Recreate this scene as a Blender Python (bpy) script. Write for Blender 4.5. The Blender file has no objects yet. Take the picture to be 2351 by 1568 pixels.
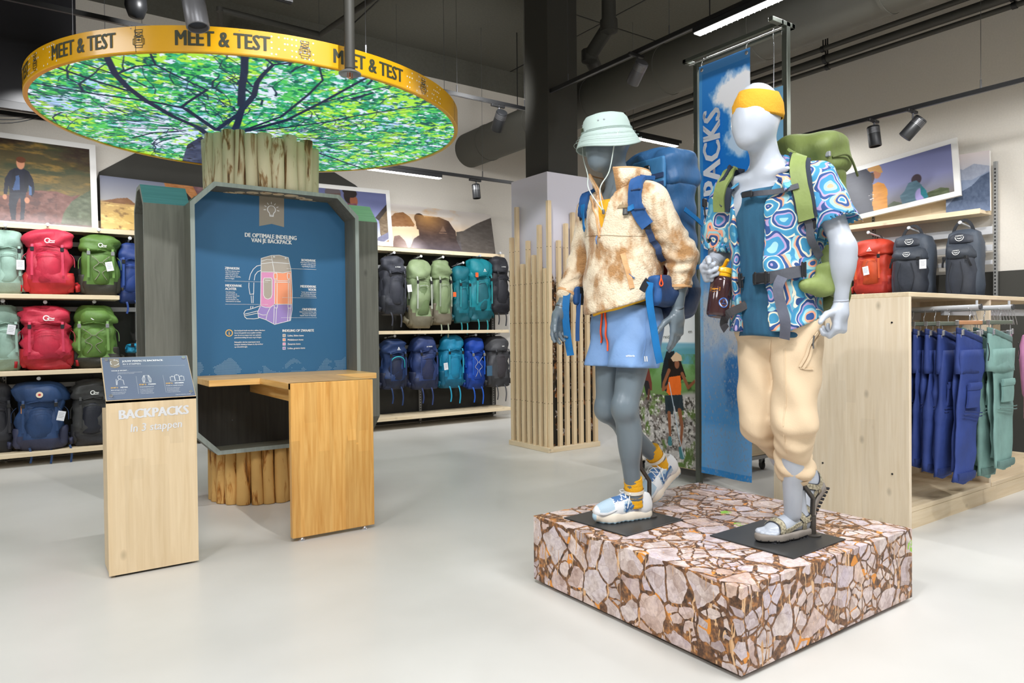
import bpy, bmesh, math, random
import numpy as np
from mathutils import Vector, Matrix
PI = math.pi
rng = np.random.default_rng(7); random.seed(7)
C = bpy.context.scene.collection
S = bpy.context.scene
# ------------------------------------------------------------------ camera, world, lights, exposure
# room axes: X runs along the back wall towards the right wall, Y towards the back wall, Z up, metres
FPX, PITCH, ROLL, EYE, YAW = 1612.7, .0143, -.0101, 1.22, math.radians(35.2)
def cam_matrix():
    f = np.array([0, math.cos(PITCH), -math.sin(PITCH)]); u = np.array([0, math.sin(PITCH), math.cos(PITCH)]); x = np.array([1., 0, 0])
    x2 = x*math.cos(ROLL)+u*math.sin(ROLL); u2 = -x*math.sin(ROLL)+u*math.cos(ROLL)
    c, s = math.cos(YAW), math.sin(YAW); Z = np.array([[c, s, 0], [-s, c, 0], [0, 0, 1]])
    return (Z @ np.array([x2, u2, f]).T).T
CM = cam_matrix()
cd = bpy.data.cameras.new('camera'); cam = bpy.data.objects.new('camera', cd); C.objects.link(cam)
cd.sensor_width = 36; cd.sensor_fit = 'HORIZONTAL'; cd.lens = 36*FPX/2351; cd.shift_y = -4.17/2351; cd.clip_start = .05
cam.matrix_world = Matrix(((CM[0][0], CM[1][0], -CM[2][0], 0), (CM[0][1], CM[1][1], -CM[2][1], 0), (CM[0][2], CM[1][2], -CM[2][2], EYE), (0, 0, 0, 1)))
S.camera = cam
S.view_settings.view_transform = 'Standard'; S.view_settings.look = 'None'; S.view_settings.gamma = 1; S.view_settings.use_curve_mapping = False
S.view_settings.exposure = 0.0
w = bpy.data.worlds.new('world'); S.world = w; w.use_nodes = True
w.node_tree.nodes['Background'].inputs[0].default_value = (.9, .92, 1, 1); w.node_tree.nodes['Background'].inputs[1].default_value = .08
def area(loc, to, sx, sy, power, col=(.97, .985, 1)):
    l = bpy.data.lights.new('overhead_light', 'AREA'); l.shape = 'RECTANGLE'; l.size = sx; l.size_y = sy; l.energy = power; l.color = col
    o = bpy.data.objects.new('overhead_light', l); C.objects.link(o); o.location = loc
    o.rotation_euler = (Vector(to)-Vector(loc)).to_track_quat('-Z', 'Y').to_euler(); return o
def spot(loc, to, power, ang=40, blend=.35, rad=.03, col=(.98, .985, .99)):
    l = bpy.data.lights.new('spot_light', 'SPOT'); l.energy = power; l.spot_size = math.radians(ang); l.spot_blend = blend; l.shadow_soft_size = rad; l.color = col
    o = bpy.data.objects.new('spot_light', l); C.objects.link(o); o.location = loc
    o.rotation_euler = (Vector(to)-Vector(loc)).to_track_quat('-Z', 'Y').to_euler(); return o
# broad unseen fill lights stand in for ceiling lamps; narrow ones follow the tracks
for x, y, p in ((-2.2, 1.2, 85), (.3, .9, 95), (2.6, .1, 95), (-2.2, 4.2, 60), (5.2, -.6, 85), (1.2, -2.2, 85)):
    area((x, y, 3.7), (x, y, 0), .9, 1.3, p)
area((4.5, 3.0, 3.56), (4.5, 3.0, 0), .09, 1.5, 60)
area((3.2, 7.28, 3.02), (3.2, 8.1, 0), 2.6, .08, 34)
area((.2, 7.2, 3.02), (.2, 8.1, 0), 1.6, .08, 26)
area((6.15, 6.1, 3.5), (6.15, 6.4, 0), 1.0, .08, 22)
area((6.6, 4.6, 3.1), (7.5, 4.6, 0), .08, 1.3, 30)
area((6.5, 1.5, 3.3), (6.7, 1.5, 0), .5, 1.6, 50)
# spotlights of the shop aimed at the displays, with added wall washers among them
spot((1.45, 2.35, 4.05), (1.5, 5.0, 1.35), 230, 42)
spot((.1, .9, 3.9), (2.45, 2.35, 1.4), 120, 40)
spot((.9, -.2, 3.9), (2.6, 1.8, 1.4), 85, 40)
spot((3.2, -.6, 3.9), (5.0, 2.0, .7), 210, 42)
spot((4.44, -1.0, 3.55), (7.7, 2.4, 3.7), 150, 95, 1, .1); spot((4.44, .8, 3.55), (7.7, 5.6, 3.9), 120, 95, 1, .1)  # wide unseen washers, added to brighten the upper right wall
spot((1.0, 5.2, 3.62), (1.2, 8.3, 3.9), 70, 110, 1, .1); spot((3.9, 5.6, 3.62), (4.6, 8.3, 3.7), 90, 110, 1, .1)  # two more added washers that lift the upper back wall
spot((-1.2, 1.6, 3.9), (.5, 4.0, .7), 90, 34)
spot((2.6, 3.9, 3.6), (4.4, 5.6, 1.2), 130, 40)
for a, b in (((.1, 6.0, 3.55), (.2, 8.1, 1.2)), ((2.9, 5.9, 3.5), (3.8, 8.1, 1.2)), ((4.4, 6.0, 3.5), (4.9, 8.1, 1.2))): spot(a, b, 150, 55, .6)
spot((5.6, 2.6, 3.4), (7.5, 3.4, 1.7), 110, 50, .6)
# ------------------------------------------------------------------ helpers
def ray(px, py):
    return CM.T @ np.array([(px-1175.5)/FPX, -(py-779.83)/FPX, 1.])
def at_z(px, py, z): d = ray(px, py); return Vector(np.array([0, 0, EYE])+(z-EYE)/d[2]*d)
def at_x(px, py, x): d = ray(px, py); return Vector(np.array([0, 0, EYE])+x/d[0]*d)
def at_y(px, py, y): d = ray(px, py); return Vector(np.array([0, 0, EYE])+y/d[1]*d)
def lin(c): c = c/255.; return c/12.92 if c <= .04045 else ((c+.055)/1.055)**2.4
def rgb(r, g=None, b=None):
    if g is None: r, g, b = r
    return (lin(r), lin(g), lin(b), 1)
def tag(o, label=None, cat=None, group=None, kind=None):
    if label: o['label'] = label
    if cat: o['category'] = cat
    if group: o['group'] = group
    if kind: o['kind'] = kind
    return o
def thing(name, label, cat, loc=(0, 0, 0), rz=0, group=None):
    o = bpy.data.objects.new(name, None); C.objects.link(o); o.location = loc; o.rotation_euler = (0, 0, rz); o.empty_display_size = .1
    return tag(o, label, cat, group)
class MB:
    def __init__(s): s.v = []; s.f = []; s.m = []
    def add(s, v, f, mi=0):
        n = len(s.v); s.v += [tuple(float(c) for c in p) for p in v]; s.f += [tuple(int(i)+n for i in q) for q in f]; s.m += [mi]*len(f); return s
    def box(s, lo, hi, mi=0, M=None, bev=0):
        x0, y0, z0 = lo; x1, y1, z1 = hi
        if bev:
            b = min(bev, (x1-x0)*.45, (y1-y0)*.45, (z1-z0)*.45)
            v = []
            for sx in (0, 1):
                for sy in (0, 1):
                    for sz in (0, 1):
                        c = ((x0, x1)[sx], (y0, y1)[sy], (z0, z1)[sz]); d = (b if not sx else -b, b if not sy else -b, b if not sz else -b)
                        v += [(c[0], c[1]+d[1], c[2]+d[2]), (c[0]+d[0], c[1], c[2]+d[2]), (c[0]+d[0], c[1]+d[1], c[2])]
            I = lambda a, b_, c, k: (a*4+b_*2+c)*3+k
            f = []
            for a in (0, 1): f.append([I(a, 0, 0, 0), I(a, 1, 0, 0), I(a, 1, 1, 0), I(a, 0, 1, 0)][::1 if a else -1])
            for a in (0, 1): f.append([I(0, a, 0, 1), I(0, a, 1, 1), I(1, a, 1, 1), I(1, a, 0, 1)][::1 if a else -1])
            for a in (0, 1): f.append([I(0, 0, a, 2), I(1, 0, a, 2), I(1, 1, a, 2), I(0, 1, a, 2)][::1 if a else -1])
            for p in (0, 1):
                for q in (0, 1):
                    f.append([I(0, p, q, 1), I(1, p, q, 1), I(1, p, q, 2), I(0, p, q, 2)][::1 if p != q else -1])
                    f.append([I(p, 0, q, 2), I(p, 1, q, 2), I(p, 1, q, 0), I(p, 0, q, 0)][::1 if p != q else -1])
                    f.append([I(p, q, 0, 0), I(p, q, 1, 0), I(p, q, 1, 1), I(p, q, 0, 1)][::1 if p != q else -1])
            for a in (0, 1):
                for b_ in (0, 1):
                    for c in (0, 1): f.append([I(a, b_, c, 0), I(a, b_, c, 1), I(a, b_, c, 2)][::1 if (a+b_+c) % 2 else -1])
        else:
            v = [(x0, y0, z0), (x1, y0, z0), (x1, y1, z0), (x0, y1, z0), (x0, y0, z1), (x1, y0, z1), (x1, y1, z1), (x0, y1, z1)]
            f = [(0, 3, 2, 1), (4, 5, 6, 7), (0, 1, 5, 4), (1, 2, 6, 5), (2, 3, 7, 6), (3, 0, 4, 7)]
        if M is not None: v = [tuple(M @ Vector(p)) for p in v]
        return s.add(v, f, mi)
    def tube(s, pts, r, n=8, mi=0, cap=True):
        pts = [Vector(p) for p in pts]; R = r if hasattr(r, '__len__') else [r]*len(pts)
        rings = []; up = None
        for i, p in enumerate(pts):
            t = (pts[min(i+1, len(pts)-1)]-pts[max(i-1, 0)]).normalized()
            if up is None: up = t.orthogonal().normalized()
            up = (up-t*up.dot(t)); up = up.normalized() if up.length > 1e-6 else t.orthogonal().normalized()
            b = t.cross(up)
            rings.append([p+(up*math.cos(2*PI*k/n)+b*math.sin(2*PI*k/n))*R[i] for k in range(n)])
        return s.loft(rings, mi, cap)
    def loft(s, rings, mi=0, cap=True, closed=True):
        n = len(rings[0]); v = [p for r in rings for p in r]; f = []
        for i in range(len(rings)-1):
            for k in range(n if closed else n-1):
                a, b = i*n+k, i*n+(k+1) % n; f.append((a, b, b+n, a+n))
        if cap and closed: f.append(tuple(range(n))[::-1]); f.append(tuple(range((len(rings)-1)*n, len(rings)*n)))
        return s.add(v, f, mi)
    def lathe(s, prof, n=24, c=(0, 0, 0), mi=0, cap=True, M=None):
        rings = [[(c[0]+r*math.cos(2*PI*k/n), c[1]+r*math.sin(2*PI*k/n), c[2]+z) for k in range(n)] for r, z in prof]
        if M is not None: rings = [[M @ Vector(p) for p in r] for r in rings]
        return s.loft(rings, mi, cap)
    def prism(s, poly, ext, o=(0, 0, 0), u=(1, 0, 0), v=(0, 0, 1), mi=0):
        o, u, v = Vector(o), Vector(u), Vector(v); e = Vector(ext); n = len(poly)
        a = [o+u*p[0]+v*p[1] for p in poly]; b = [p+e for p in a]
        f = [tuple(range(n)), tuple(range(n, 2*n))[::-1]]+[(i, i+n, (i+1) % n+n, (i+1) % n) for i in range(n)]
        if u.cross(v).dot(e) > 0: f = [q[::-1] for q in f]
        return s.add(a+b, f, mi)
    def ribbon(s, pts, nrm, wd, th, mi=0):
        pts = [Vector(p) for p in pts]; W = wd if hasattr(wd, '__len__') else [wd]*len(pts); rings = []
        for i, p in enumerate(pts):
            t = (pts[min(i+1, len(pts)-1)]-pts[max(i-1, 0)]).normalized(); nn = Vector(nrm[i] if hasattr(nrm[0], '__len__') else nrm)
            nn = (nn-t*nn.dot(t)).normalized(); sd = t.cross(nn)*W[i]/2; h = nn*th/2
            rings.append([p-sd-h, p+sd-h, p+sd+h, p-sd+h])
        return s.loft(rings, mi)
    def build(s, name, mats, parent=None, smooth=False, loc=None, ang=None):
        me = bpy.data.meshes.new(name); v = s.v
        if loc is not None: v = [(p[0]-loc[0], p[1]-loc[1], p[2]-loc[2]) for p in v]
        me.from_pydata(v, [], s.f)
        mats = mats if isinstance(mats, (list, tuple)) else [mats]
        for m in mats: me.materials.append(m)
        if len(mats) > 1: me.polygons.foreach_set('material_index', s.m)
        if smooth:
            me.polygons.foreach_set('use_smooth', [True]*len(s.f))
            if ang: me.set_sharp_from_angle(angle=math.radians(ang))
        o = bpy.data.objects.new(name, me); C.objects.link(o)
        if parent: o.parent = parent
        elif loc is not None: o.location = loc
        return o
def crom(pts, n=6):
    P = [Vector(p) for p in pts]; out = []
    for i in range(len(P)-1):
        a, b, c, d = P[max(i-1, 0)], P[i], P[i+1], P[min(i+2, len(P)-1)]
        for k in range(n):
            t = k/n; out.append(.5*((2*b)+(c-a)*t+(2*a-5*b+4*c-d)*t*t+(3*b-a-3*c+d)*t**3))
    return out+[P[-1]]
def copy_tree(o, parent=None):
    c = o.copy(); C.objects.link(c)
    if parent: c.parent = parent
    for ch in list(o.children): copy_tree(ch, c)
    return c
# ------------------------------------------------------------------ materials
def mat(name, c, r=.5, m=0., s=.5, n=None, b=None, c2=None, coat=0, alpha=None, trans=0, emit=0, hue=None):
    """principled material; n=(scale, low, high, stretch) mixes towards c2, b=(scale, strength, stretch) fine relief"""
    M = bpy.data.materials.new(name); M.use_nodes = True; t = M.node_tree; N = t.nodes; B = N['Principled BSDF']
    c = rgb(c); B.inputs['Base Color'].default_value = c; B.inputs['Roughness'].default_value = r; B.inputs['Metallic'].default_value = m; B.inputs['Specular IOR Level'].default_value = s
    if coat: B.inputs['Coat Weight'].default_value = coat; B.inputs['Coat Roughness'].default_value = .12
    if trans: B.inputs['Transmission Weight'].default_value = trans
    if emit: B.inputs['Emission Color'].default_value = c; B.inputs['Emission Strength'].default_value = emit
    if alpha is not None: B.inputs['Alpha'].default_value = alpha
    tc = N.new('ShaderNodeTexCoord')
    def noise(sc, st, det=4, ro=.55):
        mp = N.new('ShaderNodeMapping'); mp.inputs['Scale'].default_value = st; t.links.new(tc.outputs['Object'], mp.inputs[0])
        x = N.new('ShaderNodeTexNoise'); x.inputs['Scale'].default_value = sc; x.inputs['Detail'].default_value = det; x.inputs['Roughness'].default_value = ro
        t.links.new(mp.outputs[0], x.inputs['Vector']); return x
    if n:
        x = noise(n[0], n[3] if len(n) > 3 else (1, 1, 1)); rp = N.new('ShaderNodeValToRGB')
        rp.color_ramp.elements[0].position = n[1]; rp.color_ramp.elements[1].position = n[2]
        rp.color_ramp.elements[0].color = c; rp.color_ramp.elements[1].color = rgb(c2) if c2 else tuple(q*.8 for q in c[:3])+(1,)
        t.links.new(x.outputs['Fac'], rp.inputs[0]); t.links.new(rp.outputs[0], B.inputs['Base Color'])
        if emit: t.links.new(rp.outputs[0], B.inputs['Emission Color'])
    if b:
        x = noise(b[0], b[2] if len(b) > 2 else (1, 1, 1)); bp = N.new('ShaderNodeBump'); bp.inputs['Strength'].default_value = b[1]; bp.inputs['Distance'].default_value = .01
        t.links.new(x.outputs['Fac'], bp.inputs['Height']); t.links.new(bp.outputs[0], B.inputs['Normal'])
    return M
def nodes(name, r=.6, s=.4):
    M = bpy.data.materials.new(name); M.use_nodes = True; t = M.node_tree; B = t.nodes['Principled BSDF']
    B.inputs['Roughness'].default_value = r; B.inputs['Specular IOR Level'].default_value = s; return M, t, B
def wood(name, c1, c2, axis=2, scale=1., knots=True, rough=.5, stave=.09, sv=.12, coat=0):
    """glued softwood: staves of slightly different tone, long grain along one axis, a few knots"""
    M, t, B = nodes(name, rough, .4); N = t.nodes; L = t.links
    if coat: B.inputs['Coat Weight'].default_value = coat; B.inputs['Coat Roughness'].default_value = .2
    tc = N.new('ShaderNodeTexCoord'); mp = N.new('ShaderNodeMapping'); st = [9., 9., 9.]; st[axis] = .55; mp.inputs['Scale'].default_value = [q*scale for q in st]; L.new(tc.outputs['Object'], mp.inputs[0])
    g = N.new('ShaderNodeTexNoise'); g.inputs['Scale'].default_value = 5; g.inputs['Detail'].default_value = 6; g.inputs['Distortion'].default_value = .6; L.new(mp.outputs[0], g.inputs['Vector'])
    rp = N.new('ShaderNodeValToRGB'); rp.color_ramp.elements[0].position = .32; rp.color_ramp.elements[1].position = .72; rp.color_ramp.elements[0].color = rgb(c1); rp.color_ramp.elements[1].color = rgb(c2); L.new(g.outputs['Fac'], rp.inputs[0])
    mp2 = N.new('ShaderNodeMapping'); s2 = [1/stave, 1/stave, 1/stave]; s2[axis] = 1/(stave*9); mp2.inputs['Scale'].default_value = s2; L.new(tc.outputs['Object'], mp2.inputs[0])
    v = N.new('ShaderNodeTexVoronoi'); v.distance = 'CHEBYCHEV'; v.inputs['Scale'].default_value = 1; v.inputs['Randomness'].default_value = .45; L.new(mp2.outputs[0], v.inputs['Vector'])
    hs = N.new('ShaderNodeHueSaturation'); mr = N.new('ShaderNodeMapRange'); mr.inputs['To Min'].default_value = 1-sv; mr.inputs['To Max'].default_value = 1+sv*.6
    sp = N.new('ShaderNodeSeparateColor'); L.new(v.outputs['Color'], sp.inputs[0]); L.new(sp.outputs[0], mr.inputs[0]); L.new(mr.outputs[0], hs.inputs['Value']); L.new(rp.outputs[0], hs.inputs['Color'])
    out = hs.outputs[0]
    if knots:
        mp3 = N.new('ShaderNodeMapping'); s3 = [5.5, 5.5, 5.5]; s3[axis] = 3.2; mp3.inputs['Scale'].default_value = [q*scale for q in s3]; L.new(tc.outputs['Object'], mp3.inputs[0])
        k = N.new('ShaderNodeTexVoronoi'); k.inputs['Scale'].default_value = 1.2; L.new(mp3.outputs[0], k.inputs['Vector'])
        kr = N.new('ShaderNodeMapRange'); kr.inputs['From Min'].default_value = .02; kr.inputs['From Max'].default_value = .13; kr.inputs['To Min'].default_value = .75; kr.inputs['To Max'].default_value = 0; L.new(k.outputs['Distance'], kr.inputs[0])
        mx = N.new('ShaderNodeMix'); mx.data_type = 'RGBA'; mx.inputs['B'].default_value = tuple(q*.55 for q in rgb(c2)[:3])+(1,); L.new(kr.outputs[0], mx.inputs['Factor']); L.new(out, mx.inputs['A']); out = mx.outputs['Result']
    L.new(out, B.inputs['Base Color'])
    bp = N.new('ShaderNodeBump'); bp.inputs['Strength'].default_value = .12; bp.inputs['Distance'].default_value = .004; L.new(g.outputs['Fac'], bp.inputs['Height']); L.new(bp.outputs[0], B.inputs['Normal'])
    return M
def print_mat(name, emit=0, r=.45):
    M, t, B = nodes(name, r, .35); a = t.nodes.new('ShaderNodeVertexColor'); a.layer_name = 'print'
    t.links.new(a.outputs['Color'], B.inputs['Base Color'])
    if emit: t.links.new(a.outputs['Color'], B.inputs['Emission Color']); B.inputs['Emission Strength'].default_value = emit
    return M
# ------------------------------------------------------------------ flat prints: a numpy painter whose pixels become vertices of a flat sheet
def vnoise(h, w_, fx, fy, seed):
    r = np.random.default_rng(seed); gx, gy = int(fx)+3, int(fy)+3; g = r.random((gy, gx))
    y = np.linspace(0, fy, h)[:, None]; x = np.linspace(0, fx, w_)[None]
    yi, xi = y.astype(int), x.astype(int); ty, tx = y-yi, x-xi; ty = ty*ty*(3-2*ty); tx = tx*tx*(3-2*tx)
    return (g[yi, xi]*(1-tx)+g[yi, xi+1]*tx)*(1-ty)+(g[yi+1, xi]*(1-tx)+g[yi+1, xi+1]*tx)*ty
def fbm(h, w_, fx, fy, seed, oc=5):
    o = 0; a = .5; tot = 0
    for i in range(oc):
        o = o+a*vnoise(h, w_, fx*2**i, fy*2**i, seed+i); tot += a; a *= .55
    return o/tot
class Print:
    def __init__(s, w_, h): s.w, s.h = w_, h; s.a = np.zeros((h, w_, 3)); s.Y, s.X = np.mgrid[0:1:h*1j, 0:1:w_*1j]
    def vgrad(s, stops):
        ys = [q[0] for q in stops]
        for k in range(3): s.a[..., k] = np.interp(s.Y, ys, [q[1][k] for q in stops])
        return s
    def mix(s, mask, c):
        m = np.clip(mask, 0, 1)[..., None]; s.a = s.a*(1-m)+np.array(c, float)*m; return s
    def n(s, fx, fy, seed, oc=5): return fbm(s.h, s.w, fx, fy, seed, oc)
    def inside(s, poly, soft=.004, asp=1.):
        m = np.zeros((s.h, s.w), bool); P = poly; j = len(P)-1
        for i in range(len(P)):
            (xi, yi), (xj, yj) = P[i], P[j]
            with np.errstate(divide='ignore', invalid='ignore'):
                m ^= ((yi > s.Y) != (yj > s.Y)) & (s.X < (xj-xi)*(s.Y-yi)/(yj-yi+1e-12)+xi)
            j = i
        return m.astype(float)
    def poly(s, P, c, var=0, seed=1):
        m = s.inside(P); c = np.array(c, float)
        if var: c = c[None, None]+((s.n(24, 24, seed)-.5)*var)[..., None]
        mm = m[..., None]; s.a = s.a*(1-mm)+c*mm; return s
    def ell(s, cx, cy, rx, ry, c):
        d = np.hypot((s.X-cx)/rx, (s.Y-cy)/ry); return s.mix((1-d)*rx*s.w*.8+.5, c)
    def line(s, pts, wd, c, asp=None):
        asp = asp or s.w/s.h; w2 = wd if hasattr(wd, '__len__') else [wd]*len(pts)
        d = np.full(s.X.shape, 9.)
        for (x0, y0), (x1, y1), wa, wb in zip(pts[:-1], pts[1:], w2[:-1], w2[1:]):
            ax, ay, bx, by = x0, y0/asp, x1, y1/asp; L2 = (bx-ax)**2+(by-ay)**2+1e-12
            lo = min(x0, x1)-.03; hi = max(x0, x1)+.03; xs = slice(max(0, int(lo*s.w)), max(1, int(hi*s.w)+1)); 
            lo = min(y0, y1)-.03*asp; hi = max(y0, y1)+.03*asp; ys = slice(max(0, int(lo*s.h)), max(1, int(hi*s.h)+1))
            X, Y = s.X[ys, xs], s.Y[ys, xs]/asp
            if X.size == 0: continue
            t = np.clip(((X-ax)*(bx-ax)+(Y-ay)*(by-ay))/L2, 0, 1)
            d[ys, xs] = np.minimum(d[ys, xs], np.hypot(X-ax-t*(bx-ax), Y-ay-t*(by-ay))-(wa+(wb-wa)*t)/2)
        return s.mix(.5-d*s.w, c)
    def sheet(s, name, o, u, v, mat_, parent=None, mask=None, th=None):
        """flat printed sheet: o = top left corner, u = full width vector, v = full height vector (down)"""
        o, u, v = np.array(o, float), np.array(u, float), np.array(v, float)
        V = o+s.X[..., None]*u+s.Y[..., None]*v; h, w_ = s.h, s.w
        i = np.arange(h*w_).reshape(h, w_); q = np.stack([i[:-1, :-1], i[1:, :-1], i[1:, 1:], i[:-1, 1:]], -1).reshape(-1, 4)
        if mask is not None: q = q[mask.reshape(-1)[q].all(1)]
        V = V.reshape(-1, 3); used = np.zeros(len(V), bool); used[q] = True; idx = np.cumsum(used)-1
        return npmesh(name, V[used], idx[q], mat_, parent, s.a.reshape(-1, 3)[used])
def npmesh(name, V, Q, mats, parent=None, colors=None, smooth=False, loc=None, mi=None):
    V = np.asarray(V, np.float32); Q = np.asarray(Q, np.int32)
    if loc is not None: V = V-np.array(loc, np.float32)
    me = bpy.data.meshes.new(name); me.vertices.add(len(V)); me.vertices.foreach_set('co', V.ravel())
    k = Q.shape[1]; me.loops.add(Q.size); me.polygons.add(len(Q)); me.loops.foreach_set('vertex_index', Q.ravel())
    me.polygons.foreach_set('loop_start', np.arange(0, Q.size, k, dtype=np.int32))
    if smooth: me.polygons.foreach_set('use_smooth', np.ones(len(Q), bool))
    mats = mats if isinstance(mats, (list, tuple)) else [mats]
    for m in mats: me.materials.append(m)
    if mi is not None: me.polygons.foreach_set('material_index', np.asarray(mi, np.int32))
    if colors is not None:
        a = me.color_attributes.new('print', 'FLOAT_COLOR', 'POINT'); c = np.clip(colors/255., 0, 1); c = np.where(c <= .04045, c/12.92, ((c+.055)/1.055)**2.4)
        a.data.foreach_set('color', np.concatenate([c, np.ones((len(c), 1))], 1).astype(np.float32).ravel())
    me.update(calc_edges=True); me.validate()
    o = bpy.data.objects.new(name, me); C.objects.link(o)
    if parent: o.parent = parent
    elif loc is not None: o.location = loc
    return o
# ------------------------------------------------------------------ lettering (flat, a hair proud of its surface)
def glyphs(body, size, bold=0., align='CENTER', sx=1., shear=0., space=1., line=1., heavy=0.):
    if bold > .012: heavy, bold = max(heavy, bold*1.35), 0.
    cu = bpy.data.curves.new('t', 'FONT'); cu.body = body; cu.size = size; cu.offset = bold*size; cu.align_x = align; cu.shear = shear; cu.space_character = space; cu.space_line = line; cu.resolution_u = 2; cu.fill_mode = 'FRONT'
    o = bpy.data.objects.new('t', cu); C.objects.link(o); dg = bpy.context.evaluated_depsgraph_get(); e = o.evaluated_get(dg); me = e.to_mesh()
    V = [(p.co.x*sx, p.co.y) for p in me.vertices]; F = [tuple(p.vertices) for p in me.polygons]
    e.to_mesh_clear(); bpy.data.objects.remove(o); bpy.data.curves.remove(cu)
    if heavy:
        V = [(p[0], p[1], 0) for p in V]   # heavy strokes: the same letters laid over one another a little to the side
        n = len(V); V0, F0 = V, F; V, F = [], []
        for k, (a, b) in enumerate(((-1, -.3), (-.33, .3), (.33, -.3), (1, .3))): V += [(p[0]+a*heavy*size, p[1]+b*heavy*size*.4, k*.00025) for p in V0]; F += [tuple(i+n*k for i in q) for q in F0]
    return V, F
def put(mb, g, o, u, v, mi=0):
    o, u, v = Vector(o), Vector(u), Vector(v); n = u.cross(v); return mb.add([o+u*p[0]+v*p[1]+n*(p[2] if len(p) > 2 else 0) for p in g[0]], g[1], mi)
def stroke(mb, pts, wd, o, u, v, mi=0, closed=False):
    """flat line drawn in the plane o + u*x + v*y, mitred corners"""
    P = [Vector((p[0], p[1], 0)) for p in pts]; n = len(P); L, R = [], []
    for i in range(n):
        a = P[(i-1) % n] if (closed or i > 0) else P[i]; b = P[(i+1) % n] if (closed or i < n-1) else P[i]
        d1 = (P[i]-a).normalized() if (P[i]-a).length else (b-P[i]).normalized(); d2 = (b-P[i]).normalized() if (b-P[i]).length else d1
        t = (d1+d2); t = t.normalized() if t.length > 1e-5 else d1; nn = Vector((-t.y, t.x, 0)); k = wd/2/max(.35, abs(nn.dot(Vector((-d1.y, d1.x, 0)))))
        L.append(P[i]+nn*k); R.append(P[i]-nn*k)
    o, u, v = Vector(o), Vector(u), Vector(v); V = [o+u*p.x+v*p.y for p in L+R]
    F = [(i+n, (i+1) % n+n, (i+1) % n, i) for i in range(n if closed else n-1)]
    return mb.add(V, F, mi)
def disc2(mb, cx, cy, r, o, u, v, n=14, mi=0, ry=None):
    o, u, v = Vector(o), Vector(u), Vector(v); ry = ry or r
    return mb.add([o+u*(cx+r*math.cos(2*PI*k/n))+v*(cy+ry*math.sin(2*PI*k/n)) for k in range(n)], [tuple(range(n))], mi)
def arc(cx, cy, r, a0, a1, n=12, ry=None):
    ry = ry or r; return [(cx+r*math.cos(math.radians(a0+(a1-a0)*i/n)), cy+ry*math.sin(math.radians(a0+(a1-a0)*i/n))) for i in range(n+1)]
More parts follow.
